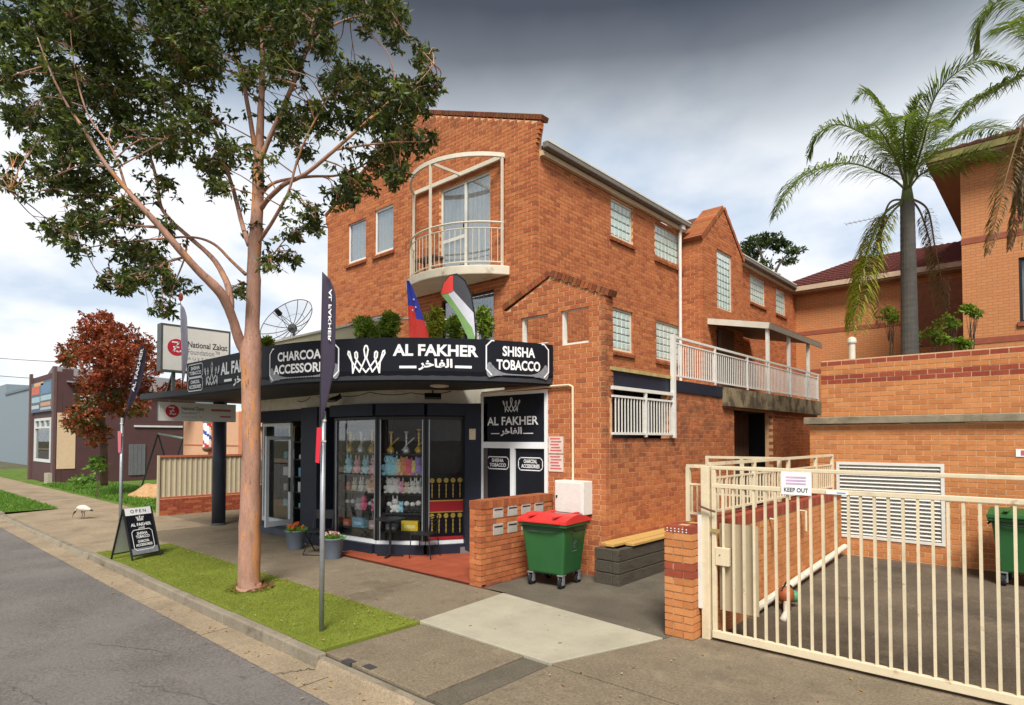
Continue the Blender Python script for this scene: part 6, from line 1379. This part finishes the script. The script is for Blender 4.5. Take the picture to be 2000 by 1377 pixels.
def shrub(name, label, base, blobs, cols, ls, lw, k, cat='shrub', group=None, droop=0.0):
    """blobs: (centre, radii)"""
    r = thing(name, label, cat, base, group); m = MB(); s = MB()
    for c, R in blobs:
        sprays(m, c, R, k, cols, ls, lw, 9, droop); s.tube([Vector(base), Vector(base).lerp(c, .6) + Vector((.03, 0, 0)), c], [.018, .012, .005], 5)
        for _ in range(5): s.tube([Vector(base).lerp(c, .6), c + Vector((rnd.uniform(-1, 1) * R[0], rnd.uniform(-1, 1) * R[1], rnd.uniform(-.6, 1) * R[2]))], [.006, .003], 4)
    m.build('foliage', LEAFM, r); s.build('stems', BARKD, r); return r
GB = [(.17, .27, .03), (.21, .31, .035), (.26, .33, .04), (.13, .2, .025)]
for i, (x, y, rx, ry, lab) in enumerate([(712, 646, 28, 22, 'round bright green shrub behind the awning above the crown logo'), (755, 638, 30, 28, 'leafy green shrub behind the awning beside the limp flag pole'), (846, 628, 22, 36, 'upright yellow-green shrub between the limp flag and the teardrop flag'), (888, 644, 20, 22, 'small green shrub just below the teardrop flag'), (946, 630, 19, 34, 'upright green shrub behind the awning right of the teardrop flag'), (520, 672, 14, 8, 'tiny green shrub behind the awning beside the tree trunk')]):
    t = 11.35 if x > 600 else 12.3; s = t / FPX; c = dep(x, y, t); b = Vector((c.x, c.y, 3.42)); cols = GB if i != 2 else [(.30, .32, .03), (.22, .28, .03), (.35, .36, .05)]
    bl = [(c, (rx * s * 1.1, rx * s * .9, ry * s * 1.05))]
    for q in range(3): bl.append((c + Vector((rnd.uniform(-.6, .6) * rx * s, rnd.uniform(-.3, .3) * rx * s, rnd.uniform(-.7, .9) * ry * s)), (rx * s * .6, rx * s * .5, ry * s * .55)))
    shrub('terrace_shrub', lab, b, bl, cols, .07, .028, 70 if rx > 15 else 24, group='shrubs behind the awning')
for i, (x, y, rx, ry, t, lab) in enumerate([(1818, 655, 26, 20, 13.4, 'low bright green shrub on the retaining wall right of the palm trunk'), (1850, 628, 20, 14, 13.6, 'loose green shrub on the retaining wall against the apartment corner'), (1893, 608, 14, 12, 13.8, 'small green sprig reaching up against the apartment wall'), (1735, 615, 14, 16, 14, 'thin yellow-green shrub left of the palm trunk'), (1875, 668, 16, 12, 13.2, 'small shrub at the top edge of the retaining wall')]):
    s = t / FPX; c = dep(x, y, t); b = Vector((c.x, c.y, 3.6)); shrub('bed_shrub', lab, b, [(c, (rx * s, rx * s * .6, ry * s)), (c + Vector((rx * s * .5, .1, -ry * s * .4)), (rx * s * .6, .2, ry * s * .5))], [(.16, .30, .03), (.22, .34, .04), (.3, .36, .05)], .10, .045, 16, group='shrubs in the raised bed')

# ---- palms
def frond(px, t, m, st, cols, ll=.55, nl=120, width=.021, droop=.55, tip=.35):
    """px: photo points along the rachis with depth offsets"""
    P = [dep(x, y, t + dz) for x, y, dz in px]; q = smooth([list(p) for p in P], 8); q = [Vector(p) for p in q]; n = len(q); st.tube(q, [.026 * (1 - .85 * i / (n - 1)) for i in range(n)], 5)
    L = [0]
    for a, b in zip(q, q[1:]): L.append(L[-1] + (b - a).length)
    for k in range(nl):
        s = L[-1] * (.17 + .83 * k / (nl - 1)); i = max(0, min(n - 2, next((j for j in range(n - 1) if L[j + 1] >= s), n - 2))); p = q[i].lerp(q[i + 1], (s - L[i]) / max(1e-6, L[i + 1] - L[i])); d = (q[i + 1] - q[i]).normalized(); sd_ = d.cross(Vector((0, 0, 1)))
        sd_ = sd_.normalized() if sd_.length > .05 else Vector((1, 0, 0)); u = k / (nl - 1); ln = ll * 1.15 * (.35 + .65 * math.sin(math.pi * min(1, u * .9 + .12)) ** .7) * rnd.uniform(.8, 1.15)
        for sg_ in (-1, 1):
            v = (sd_ * sg_ * rnd.uniform(.6, 1.0) + d * rnd.uniform(.35, .7) + Vector((0, 0, rnd.uniform(-.25, .35)))).normalized(); v2 = (v + Vector((0, 0, -droop * rnd.uniform(.7, 1.5)))).normalized(); c = rnd.choice(cols); f = rnd.uniform(.75, 1.25); c = (c[0] * f, c[1] * f, c[2] * f)
            x_ = v.cross(Vector((0, 0, 1))); x_ = x_.normalized() * (width / 2) if x_.length > .05 else Vector((width / 2, 0, 0)); a = p + v * (ln * .5); e = a + v2 * (ln * .5); b0_ = len(m.v)
            m.v += [tuple(p - x_ * .5), tuple(p + x_ * .5), tuple(a + x_), tuple(a - x_), tuple(e)]; m.f += [(b0_, b0_ + 1, b0_ + 2, b0_ + 3), (b0_ + 3, b0_ + 2, b0_ + 4)]; m.m += [0, 0]; m.c += [c, c]
PTR = pm('palm_trunk', (0.13, 0.12, 0.105), 0.9, var=.25, scale=4, bump=.6, bscale=20, stain=[((.06, .055, .05), 2, .5, .2, .6)])
def palm(name, label, base, top, r0, r1, fronds, t):
    r = thing(name, label, 'palm', base); base = Vector(base); top = Vector(top); P = []; R = []
    for i in range(60):
        u = i / 59; P.append(base.lerp(top, u)); R.append((r0 + (r1 - r0) * u) * (1.0 + (.022 if i % 2 else 0)))
    MB().tube(P, R, 16).build('trunk', PTR, r, smooth=False)
    MB().tube([top, top + Vector((0, 0, .4)), top + Vector((0, 0, .9))], [r1, r1 * .6, .03], 12).build('crownshaft', pm('palm_shaft', (.16, .2, .08), .7), r, smooth=True)
    for (px, cols, ll, dr, nm_) in fronds:
        m = MB(); st = MB(); frond(px, t, m, st, cols, ll, droop=dr); o = m.build('frond', LEAFM, r); st.build('rachis', pm('rachis', (.14, .17, .05), .7) if nm_ else pm('rachis_dead', (.2, .13, .07), .8), o)
    return r
PG = [(.14, .19, .035), (.10, .155, .035), (.19, .23, .045), (.09, .14, .04)]; PY = [(.30, .32, .03), (.2, .26, .03), (.38, .33, .06)]; PD = [(.22, .15, .08), (.16, .11, .06), (.26, .19, .10)]
tP = (onY(1772, 395, 15) - CAM).dot(_f0); top = dep(1772, 398, tP); base = Vector((top.x, top.y, 3.5))
C0 = (1772, 375, 0)
fr_ = [([C0, (1735, 345, -.2), (1650, 318, -.5), (1560, 350, -.7), (1515, 420, -.8)], PG, .6, .7, 1), ([C0, (1740, 300, .1), (1650, 245, .3), (1600, 260, .4), (1578, 305, .5)], PG, .55, .6, 1), ([C0, (1755, 280, .2), (1720, 205, .5), (1690, 182, .7), (1672, 190, .8)], PG, .5, .5, 1),
       ([C0, (1778, 290, 0), (1790, 210, -.1), (1800, 190, -.2)], PG, .45, .3, 1), ([C0, (1795, 280, -.3), (1835, 175, -.7), (1910, 120, -1.1), (1985, 130, -1.4)], PG, .55, .5, 1), ([C0, (1800, 320, .2), (1860, 270, .5), (1920, 250, .7), (1968, 258, .9)], PG, .55, .6, 1),
       ([C0, (1800, 340, -.3), (1860, 320, -.6), (1920, 300, -.9), (1960, 305, -1.1)], PG, .5, .6, 1), ([C0, (1750, 310, -.6), (1715, 250, -1.3), (1690, 245, -1.8)], PG, .5, .5, 1), ([C0, (1790, 300, .6), (1820, 230, 1.2), (1850, 215, 1.6)], PG, .5, .5, 1), ([C0, (1765, 280, -.7), (1770, 230, -1.4), (1760, 235, -1.9)], PG, .5, .5, 1), ([C0, (1755, 320, .7), (1730, 270, 1.3), (1700, 265, 1.8)], PG, .5, .6, 1), ([C0, (1800, 290, -.7), (1815, 240, -1.4), (1840, 250, -1.8)], PG, .5, .6, 1),
       ([(1765, 392, 0), (1730, 415, -.2), (1700, 480, -.35), (1678, 570, -.45), (1662, 645, -.5)], PY, .5, .9, 1), ([(1765, 394, 0), (1735, 425, -.3), (1705, 500, -.5), (1688, 580, -.6), (1680, 650, -.7)], PY, .45, .9, 1), ([(1762, 392, 0), (1722, 425, -.1), (1690, 500, -.2), (1668, 580, -.2), (1655, 640, -.2)], PY + PD, .4, 1.0, 1), ([(1765, 390, 0), (1735, 400, .1), (1715, 480, .2), (1713, 560, .25), (1720, 635, .3)], PD, .3, 1.0, 0), ([(1780, 388, 0), (1812, 410, .1), (1826, 480, .2), (1838, 540, .3), (1850, 600, .3)], PD, .26, 1.0, 0), ([(1780, 390, 0), (1800, 420, .2), (1822, 500, .4), (1842, 640, .5)], PD, .25, 1.0, 0)]
palm('feather_palm', 'tall feather palm in the raised bed behind the retaining wall', base, top, .165, .13, fr_, tP)
t2 = 10.5; top2 = dep(2062, 190, t2); base2 = Vector((top2.x, top2.y, 3.5)); C2 = (2055, 150, 0)
fr_ = [([C2, (2030, 30, 0), (1975, -5, .1), (1925, 25, .2), (1902, 90, .3)], PG, .6, .7, 1), ([C2, (2020, 140, -.1), (1960, 165, -.2), (1900, 200, -.3), (1868, 235, -.3)], PG, .5, .8, 1), ([C2, (2060, 40, .2), (2100, -60, .5), (2160, -80, .8)], PG, .6, .6, 1), ([C2, (2080, 80, -.4), (2170, 60, -1), (2240, 120, -1.4)], PG, .6, .7, 1), ([C2, (2090, 120, .3), (2180, 150, .7), (2230, 230, 1)], PG, .6, .8, 1),
       ([(2050, 185, 0), (2010, 215, -.1), (1985, 280, -.2), (1962, 360, -.3), (1928, 495, -.35)], PD, .3, 1.0, 0), ([(2052, 190, 0), (2015, 230, .1), (1995, 300, .1), (1985, 400, .1), (1972, 485, .1)], PD, .28, 1.0, 0), ([(2052, 190, 0), (2020, 250, 0), (2003, 350, -.05), (1996, 480, -.05)], PD, .25, 1.0, 0), ([C2, (2040, 80, -.5), (2000, 40, -1.1), (1950, 60, -1.5)], PG, .5, .7, 1)]
palm('feather_palm', 'second feather palm beside the apartment wall with hanging dead fronds', base2, top2, .2, .18, fr_, t2)
# ---- far tree beyond the roofs
tF = 44; fb = dep(1500, 860, tF); fb.z = 0; ft = thing('far_tree', 'dark green tree rising beyond the rear roofs', 'tree', fb)
limb([(*dep(x, y, tF), r * tF / FPX) for x, y, r in ((1500, 870, 10), (1500, 640, 7), (1495, 560, 5), (1490, 510, 3), (1480, 480, 2))], ft, 'trunk', BARKD, 7); limb([(*dep(x, y, tF), r * tF / FPX) for x, y, r in ((1498, 580, 4), (1515, 530, 2.5), (1535, 500, 1.5), (1560, 490, 1))], ft, 'limb', BARKD, 6)
m = MB()
for (x, y, rx, ry) in [(1475, 478, 28, 18), (1500, 470, 30, 14), (1525, 480, 18, 14), (1465, 500, 20, 16), (1550, 488, 20, 8), (1540, 510, 22, 7), (1490, 525, 22, 16), (1560, 488, 14, 5), (1460, 540, 20, 24), (1500, 545, 20, 14)]:
    s = tF / FPX; sprays(m, dep(x, y, tF + rnd.uniform(-2, 2)), (rx * s, rx * s, ry * s), int(rx * ry / 5), [(.06, .085, .03), (.08, .105, .03), (.045, .07, .025)], .24, .11, 9, .1)
m.build('crown', LEAFM, ft)

# =================================================================== LEFT SIDE OF THE STREET
BRN = pm('brown_paint', (0.075, 0.032, 0.032), 0.7, var=.12, scale=2); PEACH = pm('peach_panel', (.60, .44, .28), .7, var=.06); TEAL = pm('weathered_white', (.55, .57, .55), .6, var=.1)
bh = thing('brown_house', 'two-level brown corner shop building with billboard above its window', 'building', (-42, 9, 0))
FHs = Fr((-38, 7.5), HB); FHf = Fr((-44, 7.5), 0)
def hz(px_, py_): return onX(px_, py_, -38)
wv_ = [(1.05, 4.95, 1.05, 3.42)]
m = MB(); backing(m, FHf, 6.0, 0, 5.75, wv_, n=0, th=.25, ends=0); m.box(-38.25, -38, 7.76, 14.2, 0, 4.6); m.box(-44, -43.75, 7.76, 14, 0, 4.6); m.box(-38.25, -38, 7.75, 8.2, 4.6, 5.9); m.build('wall', BRN, bh)
for (u0, u1) in ((0, .35), (5.6, 6.02)): MB().fbox(FHf, u0, u1, .0, .12, 0, 6.0).build('pilaster', pm('brown_trim', (.11, .06, .055), .7), bh)
w = MB()
for (a, b, c, d) in ((1.05, 1.25, 1.05, 3.42), (4.75, 4.95, 1.05, 3.42), (1.25, 4.75, 1.05, 1.2), (1.25, 4.75, 3.28, 3.42), (1.25, 4.75, 2.86, 2.95), (2.35, 2.45, 2.95, 3.28), (3.55, 3.65, 2.95, 3.28)): w.fbox(FHf, a, b, -.1, .03, c, d)
wo = w.build('window', TEAL, bh); MB().fbox(FHf, 1.25, 4.75, -.06, -.05, 1.2, 3.3).build('pane', GLASS, wo); MB().fbox(FHf, 1.0, 5.0, -.9, -.85, 1, 3.4).build('room_backdrop', pm('green_room', (.12, .17, .14), .8), wo)
bb = MB().fbox(FHf, .5, 5.5, .02, .1, 3.75, 5.4).build('billboard', pm('billboard_blue', (.06, .09, .13), .5), bh)
for (u0, u1, z0, z1, c) in ((.7, 2.6, 4.75, 5.2, (.5, .12, .06)), (2.9, 5.2, 4.7, 5.3, (.12, .2, .3)), (.7, 2.7, 4.3, 4.6, (.3, .42, .46)), (2.9, 5.3, 4.35, 4.62, (.32, .44, .48)), (.7, 2.5, 3.95, 4.15, (.4, .45, .48)), (2.9, 5.2, 4.05, 4.25, (.5, .25, .12)), (2.9, 5.3, 3.85, 3.98, (.35, .4, .42)), (1.2, 3.5, 5.2, 5.38, (.55, .35, .15))): MB().fbox(FHf, u0, u1, .1, .105, z0, z1).build('poster_panel', pm('poster_%d' % int(c[0] * 1000 + c[2] * 77), c, .6), bb)
q0, q1 = hz(112, 806), hz(146, 915); MB().fbox(FHs, q0.y - 7.5, q1.y - 7.5, .0, .03, q1.z, q0.z).build('peach_board', PEACH, bh)
q0, q1 = hz(252, 850), hz(283, 912); o = MB(); L0 = q0.y - 7.5
for k in range(8): o.fbox(FHs, L0 + k * (q1.y - q0.y) / 8, L0 + (k + .9) * (q1.y - q0.y) / 8, .0, .04 + .02 * (k % 2), .3, 2.0)
o.build('grey_door', pm('grey_door', (.13, .13, .14), .6), bh)
m = MB(); m.quad((-37.7, 7.9, 5.2), (-37.7, 14.5, 4.75), (-41, 14.5, 6.0), (-41, 7.9, 6.3)); m.quad((-44.8, 14.5, 4.75), (-44.8, 7.9, 5.2), (-41, 7.9, 6.3), (-41, 14.5, 6.0)); m.quad((-44.8, 7.9, 5.2), (-37.7, 7.9, 5.2), (-41, 7.9, 6.3)); m.build('roof', pm('grey_roof', (.16, .15, .15), .7), bh)
MB().box(-37.99, -37.9, 8.5, 9.8, 3.9, 4.6).build('upper_window', TEAL, bh); MB().box(-37.98, -37.92, 11.0, 13.5, 2.95, 3.05).build('ledge', TEAL, bh); MB().box(-38.8, -38.0, 7.2, 7.48, 0, .55).build('front_step', CONCL, bh)
wh = thing('warehouse', 'blue-grey metal clad warehouse far along the street', 'building', (-82, 14, 0)); WH = pm('blue_grey_metal', (.20, .25, .28), .6, var=.06)
m = MB(); m.box(-90, -72, 13, 30, -.4, 7.4); m.box(-100, -90.01, 13, 30, -.4, 8.6); m.build('wall', WH, wh)
for k in range(22): MB().box(-72.0, -71.94, 13.3 + k * .76, 13.36 + k * .76, 0, 7.4).build('rib', WH, wh)
MB().box(-90, -71.9, 12.9, 13.0, 7.3, 7.55).build('roof_trim', pm('warehouse_trim', (.13, .16, .18), .6), wh)
ff = thing('far_fence', 'pale beige metal fence beyond the brown house', 'fence', (-55, 10, 0)); FBG = pm('fence_beige', (.45, .40, .27), .6, var=.06)
for k in range(9):
    x = -64 + k * 2.2; MB().box(x, x + 2.15, 11.0, 11.06, 0.1, 2.1).build('panel', FBG, ff); MB().box(x - .04, x + .02, 10.97, 11.08, 0, 2.2).build('post', FBG, ff)
tag(MB().box(-52.5, -50, 9.3, 9.7, .0, .7).build('white_trough', WHITE, bevel=.04), 'long white trough in front of the far beige fence', 'trough')
# peach shopfront of the neighbour with barber pole
nb = thing('neighbour_shop', 'low peach-painted shopfront with orange pilasters left of the brick shop', 'building', (-21, 9.6, 0)); PCH = pm('peach_paint', (.62, .36, .22), .7, var=.06)
FN = Fr((-26.6, 9.5), 0); m = MB(); backing(m, FN, 10.7, 0, 3.26, [(6.6, 8.6, .15, 2.7)], n=0, th=.25, ends=0); m.build('wall', PCH, nb)
for u in (2.6, 5.2, 6.2, 8.75): MB().fbox(FN, u, u + .34, 0, .06, 0, 3.26).build('pilaster', pm('orange_pilaster', (.55, .20, .09), .7), nb)
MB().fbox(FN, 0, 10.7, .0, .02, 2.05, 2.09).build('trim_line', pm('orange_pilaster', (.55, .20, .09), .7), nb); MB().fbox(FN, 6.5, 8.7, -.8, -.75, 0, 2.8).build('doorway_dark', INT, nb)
p_ = onY(405, 850, 9.3); bp_ = thing('barber_pole', 'striped barber pole mounted on the peach shopfront', 'barber pole', (p_.x, 9.3, 1.9)); zc = p_.z
m = MB(); nS, nR = 18, 12; mats_ = [LETTER, pm('barber_blue', (.03, .07, .4), .4), pm('barber_red', (.5, .04, .04), .4)]
for i in range(nS):
    for k in range(nR):
        a0, a1 = 2 * math.pi * k / nR, 2 * math.pi * (k + 1) / nR; z0, z1 = zc - .45 + .9 * i / nS, zc - .45 + .9 * (i + 1) / nS; m.mi = (0, 0, 1, 0, 0, 2)[int(((k + i * .7) % 12) / 2)]; m.quad((p_.x + .15 * math.cos(a0), 9.3 + .15 * math.sin(a0), z0), (p_.x + .15 * math.cos(a1), 9.3 + .15 * math.sin(a1), z0), (p_.x + .15 * math.cos(a1), 9.3 + .15 * math.sin(a1), z1), (p_.x + .15 * math.cos(a0), 9.3 + .15 * math.sin(a0), z1))
m.build('cylinder', mats_, bp_); MB().ball((p_.x, 9.3, zc - .5), .17, .17, .13).build('cap', TIM, bp_); MB().ball((p_.x, 9.3, zc + .5), .17, .17, .13).build('cap', GALV, bp_); MB().bar((p_.x, 9.3, zc), (p_.x, 9.5, zc), .05).build('bracket', BLACK, bp_)
# cream sheet fence with brick footing, picket gate
cf = thing('sheet_fence', 'cream ribbed sheet fence with red rail on a brick footing', 'fence', (-20, 7.7, 0)); CFM = pm('fence_cream', (.42, .36, .24), .6, var=.06); FC = Fr((-20, 6.5), HB)
CB = Bricks(cf, BRK, PALR + PAL[4:5]); CB.wall(FC, 3.0, -.02, .50); CB.finish(300); MB().fbox(FC, .01, 2.99, -.2, -.012, -.1, .5).build('footing', MORT, cf)
for s0 in (0, 1.5):
    m = MB()
    for k in range(30):
        a = s0 + k * .05; b = a + .05; n0 = .02 if k % 3 == 0 else 0; n1 = .02 if (k + 1) % 3 == 0 else 0; m.quad(FC.P(a, n0 - .06, .52), FC.P(b, n1 - .06, .52), FC.P(b, n1 - .06, 1.75), FC.P(a, n0 - .06, 1.75))
    o = m.build('sheet', CFM, cf); o.modifiers.new('t', 'SOLIDIFY').thickness = .004
MB().fbox(FC, -.03, 3.03, -.09, -.01, 1.74, 1.80).build('red_rail', pm('rail_red', (.40, .11, .06), .6), cf); MB().fbox(FC, -.03, 3.03, -.09, -.01, .50, .55).build('red_rail', pm('rail_red', (.40, .11, .06), .6), cf)
MB().fbox(FC, -.05, .0, -.1, .0, 0, 1.8).build('post', CFM, cf)
pg = thing('picket_gate', 'low tan picket gate between the navy column and the shop step', 'gate', (-16.2, 8.0, 0)); PGm = pm('picket_tan', (.34, .2, .12), .7, var=.1)
for k in range(12): MB().box(-16.9 + k * .10, -16.86 + k * .10, 7.9, 7.93, .12, 1.0).build('picket', PGm, pg)
for z in (.2, .98, 1.06): MB().box(-16.95, -15.72, 7.89, 7.94, z, z + .05).build('rail', PGm, pg)
MB().box(-16.95, -15.72, 7.93, 7.96, 1.12, 1.7).build('infill_sheet', CFM, pg)
sw = thing('yard_swing', 'green painted metal swing in the yard', 'swing', dep(335, 905, 26)); A_ = dep(309, 847, 26); B_ = dep(358, 856, 26); SWM = pm('mint_paint', (.42, .58, .48), .5)
MB().tube([A_, B_], .045, 8).build('top_bar', SWM, sw)
for P_, d in ((A_, -.6), (A_, .6), (B_, -.6), (B_, .6)): MB().tube([P_, Vector((P_.x + d * .4, P_.y + d, 0))], .035, 6).build('leg', pm('dark_green_metal', (.03, .05, .04), .6), sw)
# mulch heap
hp = G(262, 974); m = MB(); n = 28
def mh(i, j): u = i / n * 2 - 1; v = j / n * 2 - 1; r = math.hypot(u, v); z = .55 * max(0, 1 - r * r) * (1 + .25 * math.sin(u * 7 + v * 3) * math.cos(v * 6)) + rnd.uniform(-.02, .02); return Vector((hp.x + u * 1.9, hp.y + .9 + v * 1.1, max(-.02, z)))
gr_ = [[mh(i, j) for j in range(n + 1)] for i in range(n + 1)]
for i in range(n):
    for j in range(n):
        if max(gr_[a][b].z for a in (i, i + 1) for b in (j, j + 1)) > -.015: m.quad(gr_[i][j], gr_[i + 1][j], gr_[i + 1][j + 1], gr_[i][j + 1])
tag(m.build('mulch_heap', pm('mulch', (.42, .25, .12), .95, var=.3, scale=5, fine=.35, fscale=40, bump=1, bscale=30), smooth=False), 'heap of tan wood mulch at the edge of the footpath', 'mulch heap')
for (x, y, t, rx, ry, lab) in ((190, 905, 23.5, 14, 16, 'leafy green shrub at the foot of the red-leaved tree'), (160, 938, 27, 22, 8, 'low green weeds along the foot of the brown house'), (95, 942, 33, 14, 6, 'small green weed tuft at the brown house step')):
    s = t / FPX; c = dep(x, y, t); shrub('yard_shrub', lab, (c.x, c.y, 0), [(c, (rx * s, rx * s, ry * s))], GL, .16, .05, 40, group='shrubs in the side yard')
for i, (a, b) in enumerate((((-300, 662, 60), (330, 712, 42)), ((-300, 695, 60), (330, 748, 42)))):
    A_, B_ = dep(*a), dep(*b); q = [A_.lerp(B_, k / 16) - Vector((0, 0, .6 * 4 * (k / 16) * (1 - k / 16))) for k in range(17)]; tag(MB().tube(q, .022, 4).build('power_line', BLACK), '%s of two power lines crossing the sky beyond the brown house' % ('upper', 'lower')[i], 'power line')

# ---- white ibis pecking on the driveway
ib = G(161, 1013.5); F_ = Vector((-.85, -.52, 0)).normalized(); S_ = Vector((-F_.y, F_.x, 0))
bird = thing('white_ibis', 'white ibis with black head and curved bill pecking on the concrete driveway', 'bird', ib)
B = lambda f, z, s=0: ib + F_ * f + S_ * s + Vector((0, 0, z)); m = MB(); spine = [(-.30, .27, .012), (-.24, .275, .04), (-.15, .29, .075), (-.05, .305, .095), (.05, .31, .09), (.13, .315, .06), (.18, .30, .035), (.215, .265, .024), (.235, .225, .02), (.255, .195, .022), (.275, .175, .024), (.295, .155, .018), (.31, .13, .010), (.325, .09, .007), (.325, .05, .005), (.315, .02, .002)]
q = smooth([list(p) for p in spine], 4); pts_ = [B(p[0], p[1]) for p in q]; rr = [max(.002, p[2]) for p in q]; b0 = 0
m.tube(pts_, rr, 10)
for fi in range(len(m.f)): m.m[fi] = 1 if fi // 10 >= 31 else 0
for s in (-.035, .035):
    m.mi = 1; m.tube([B(-.03, .26, s), B(-.01, .17, s), B(-.035, .16, s), B(-.01, .012, s)], [.025, .012, .008, .006], 6)
    for a in (-.5, 0, .5): m.tube([B(-.01, .010, s), B(.05 * math.cos(a) , .006, s + .05 * math.sin(a))], [.005, .003], 4)
m.mi = 1; m.tube([B(-.22, .28), B(-.30, .255), B(-.35, .23)], [.03, .03, .008], 6)
m.build('body', [pm('ibis_white', (.58, .52, .44), .8, var=.15, scale=20), pm('ibis_black', (.03, .025, .022), .6)], bird, smooth=True)
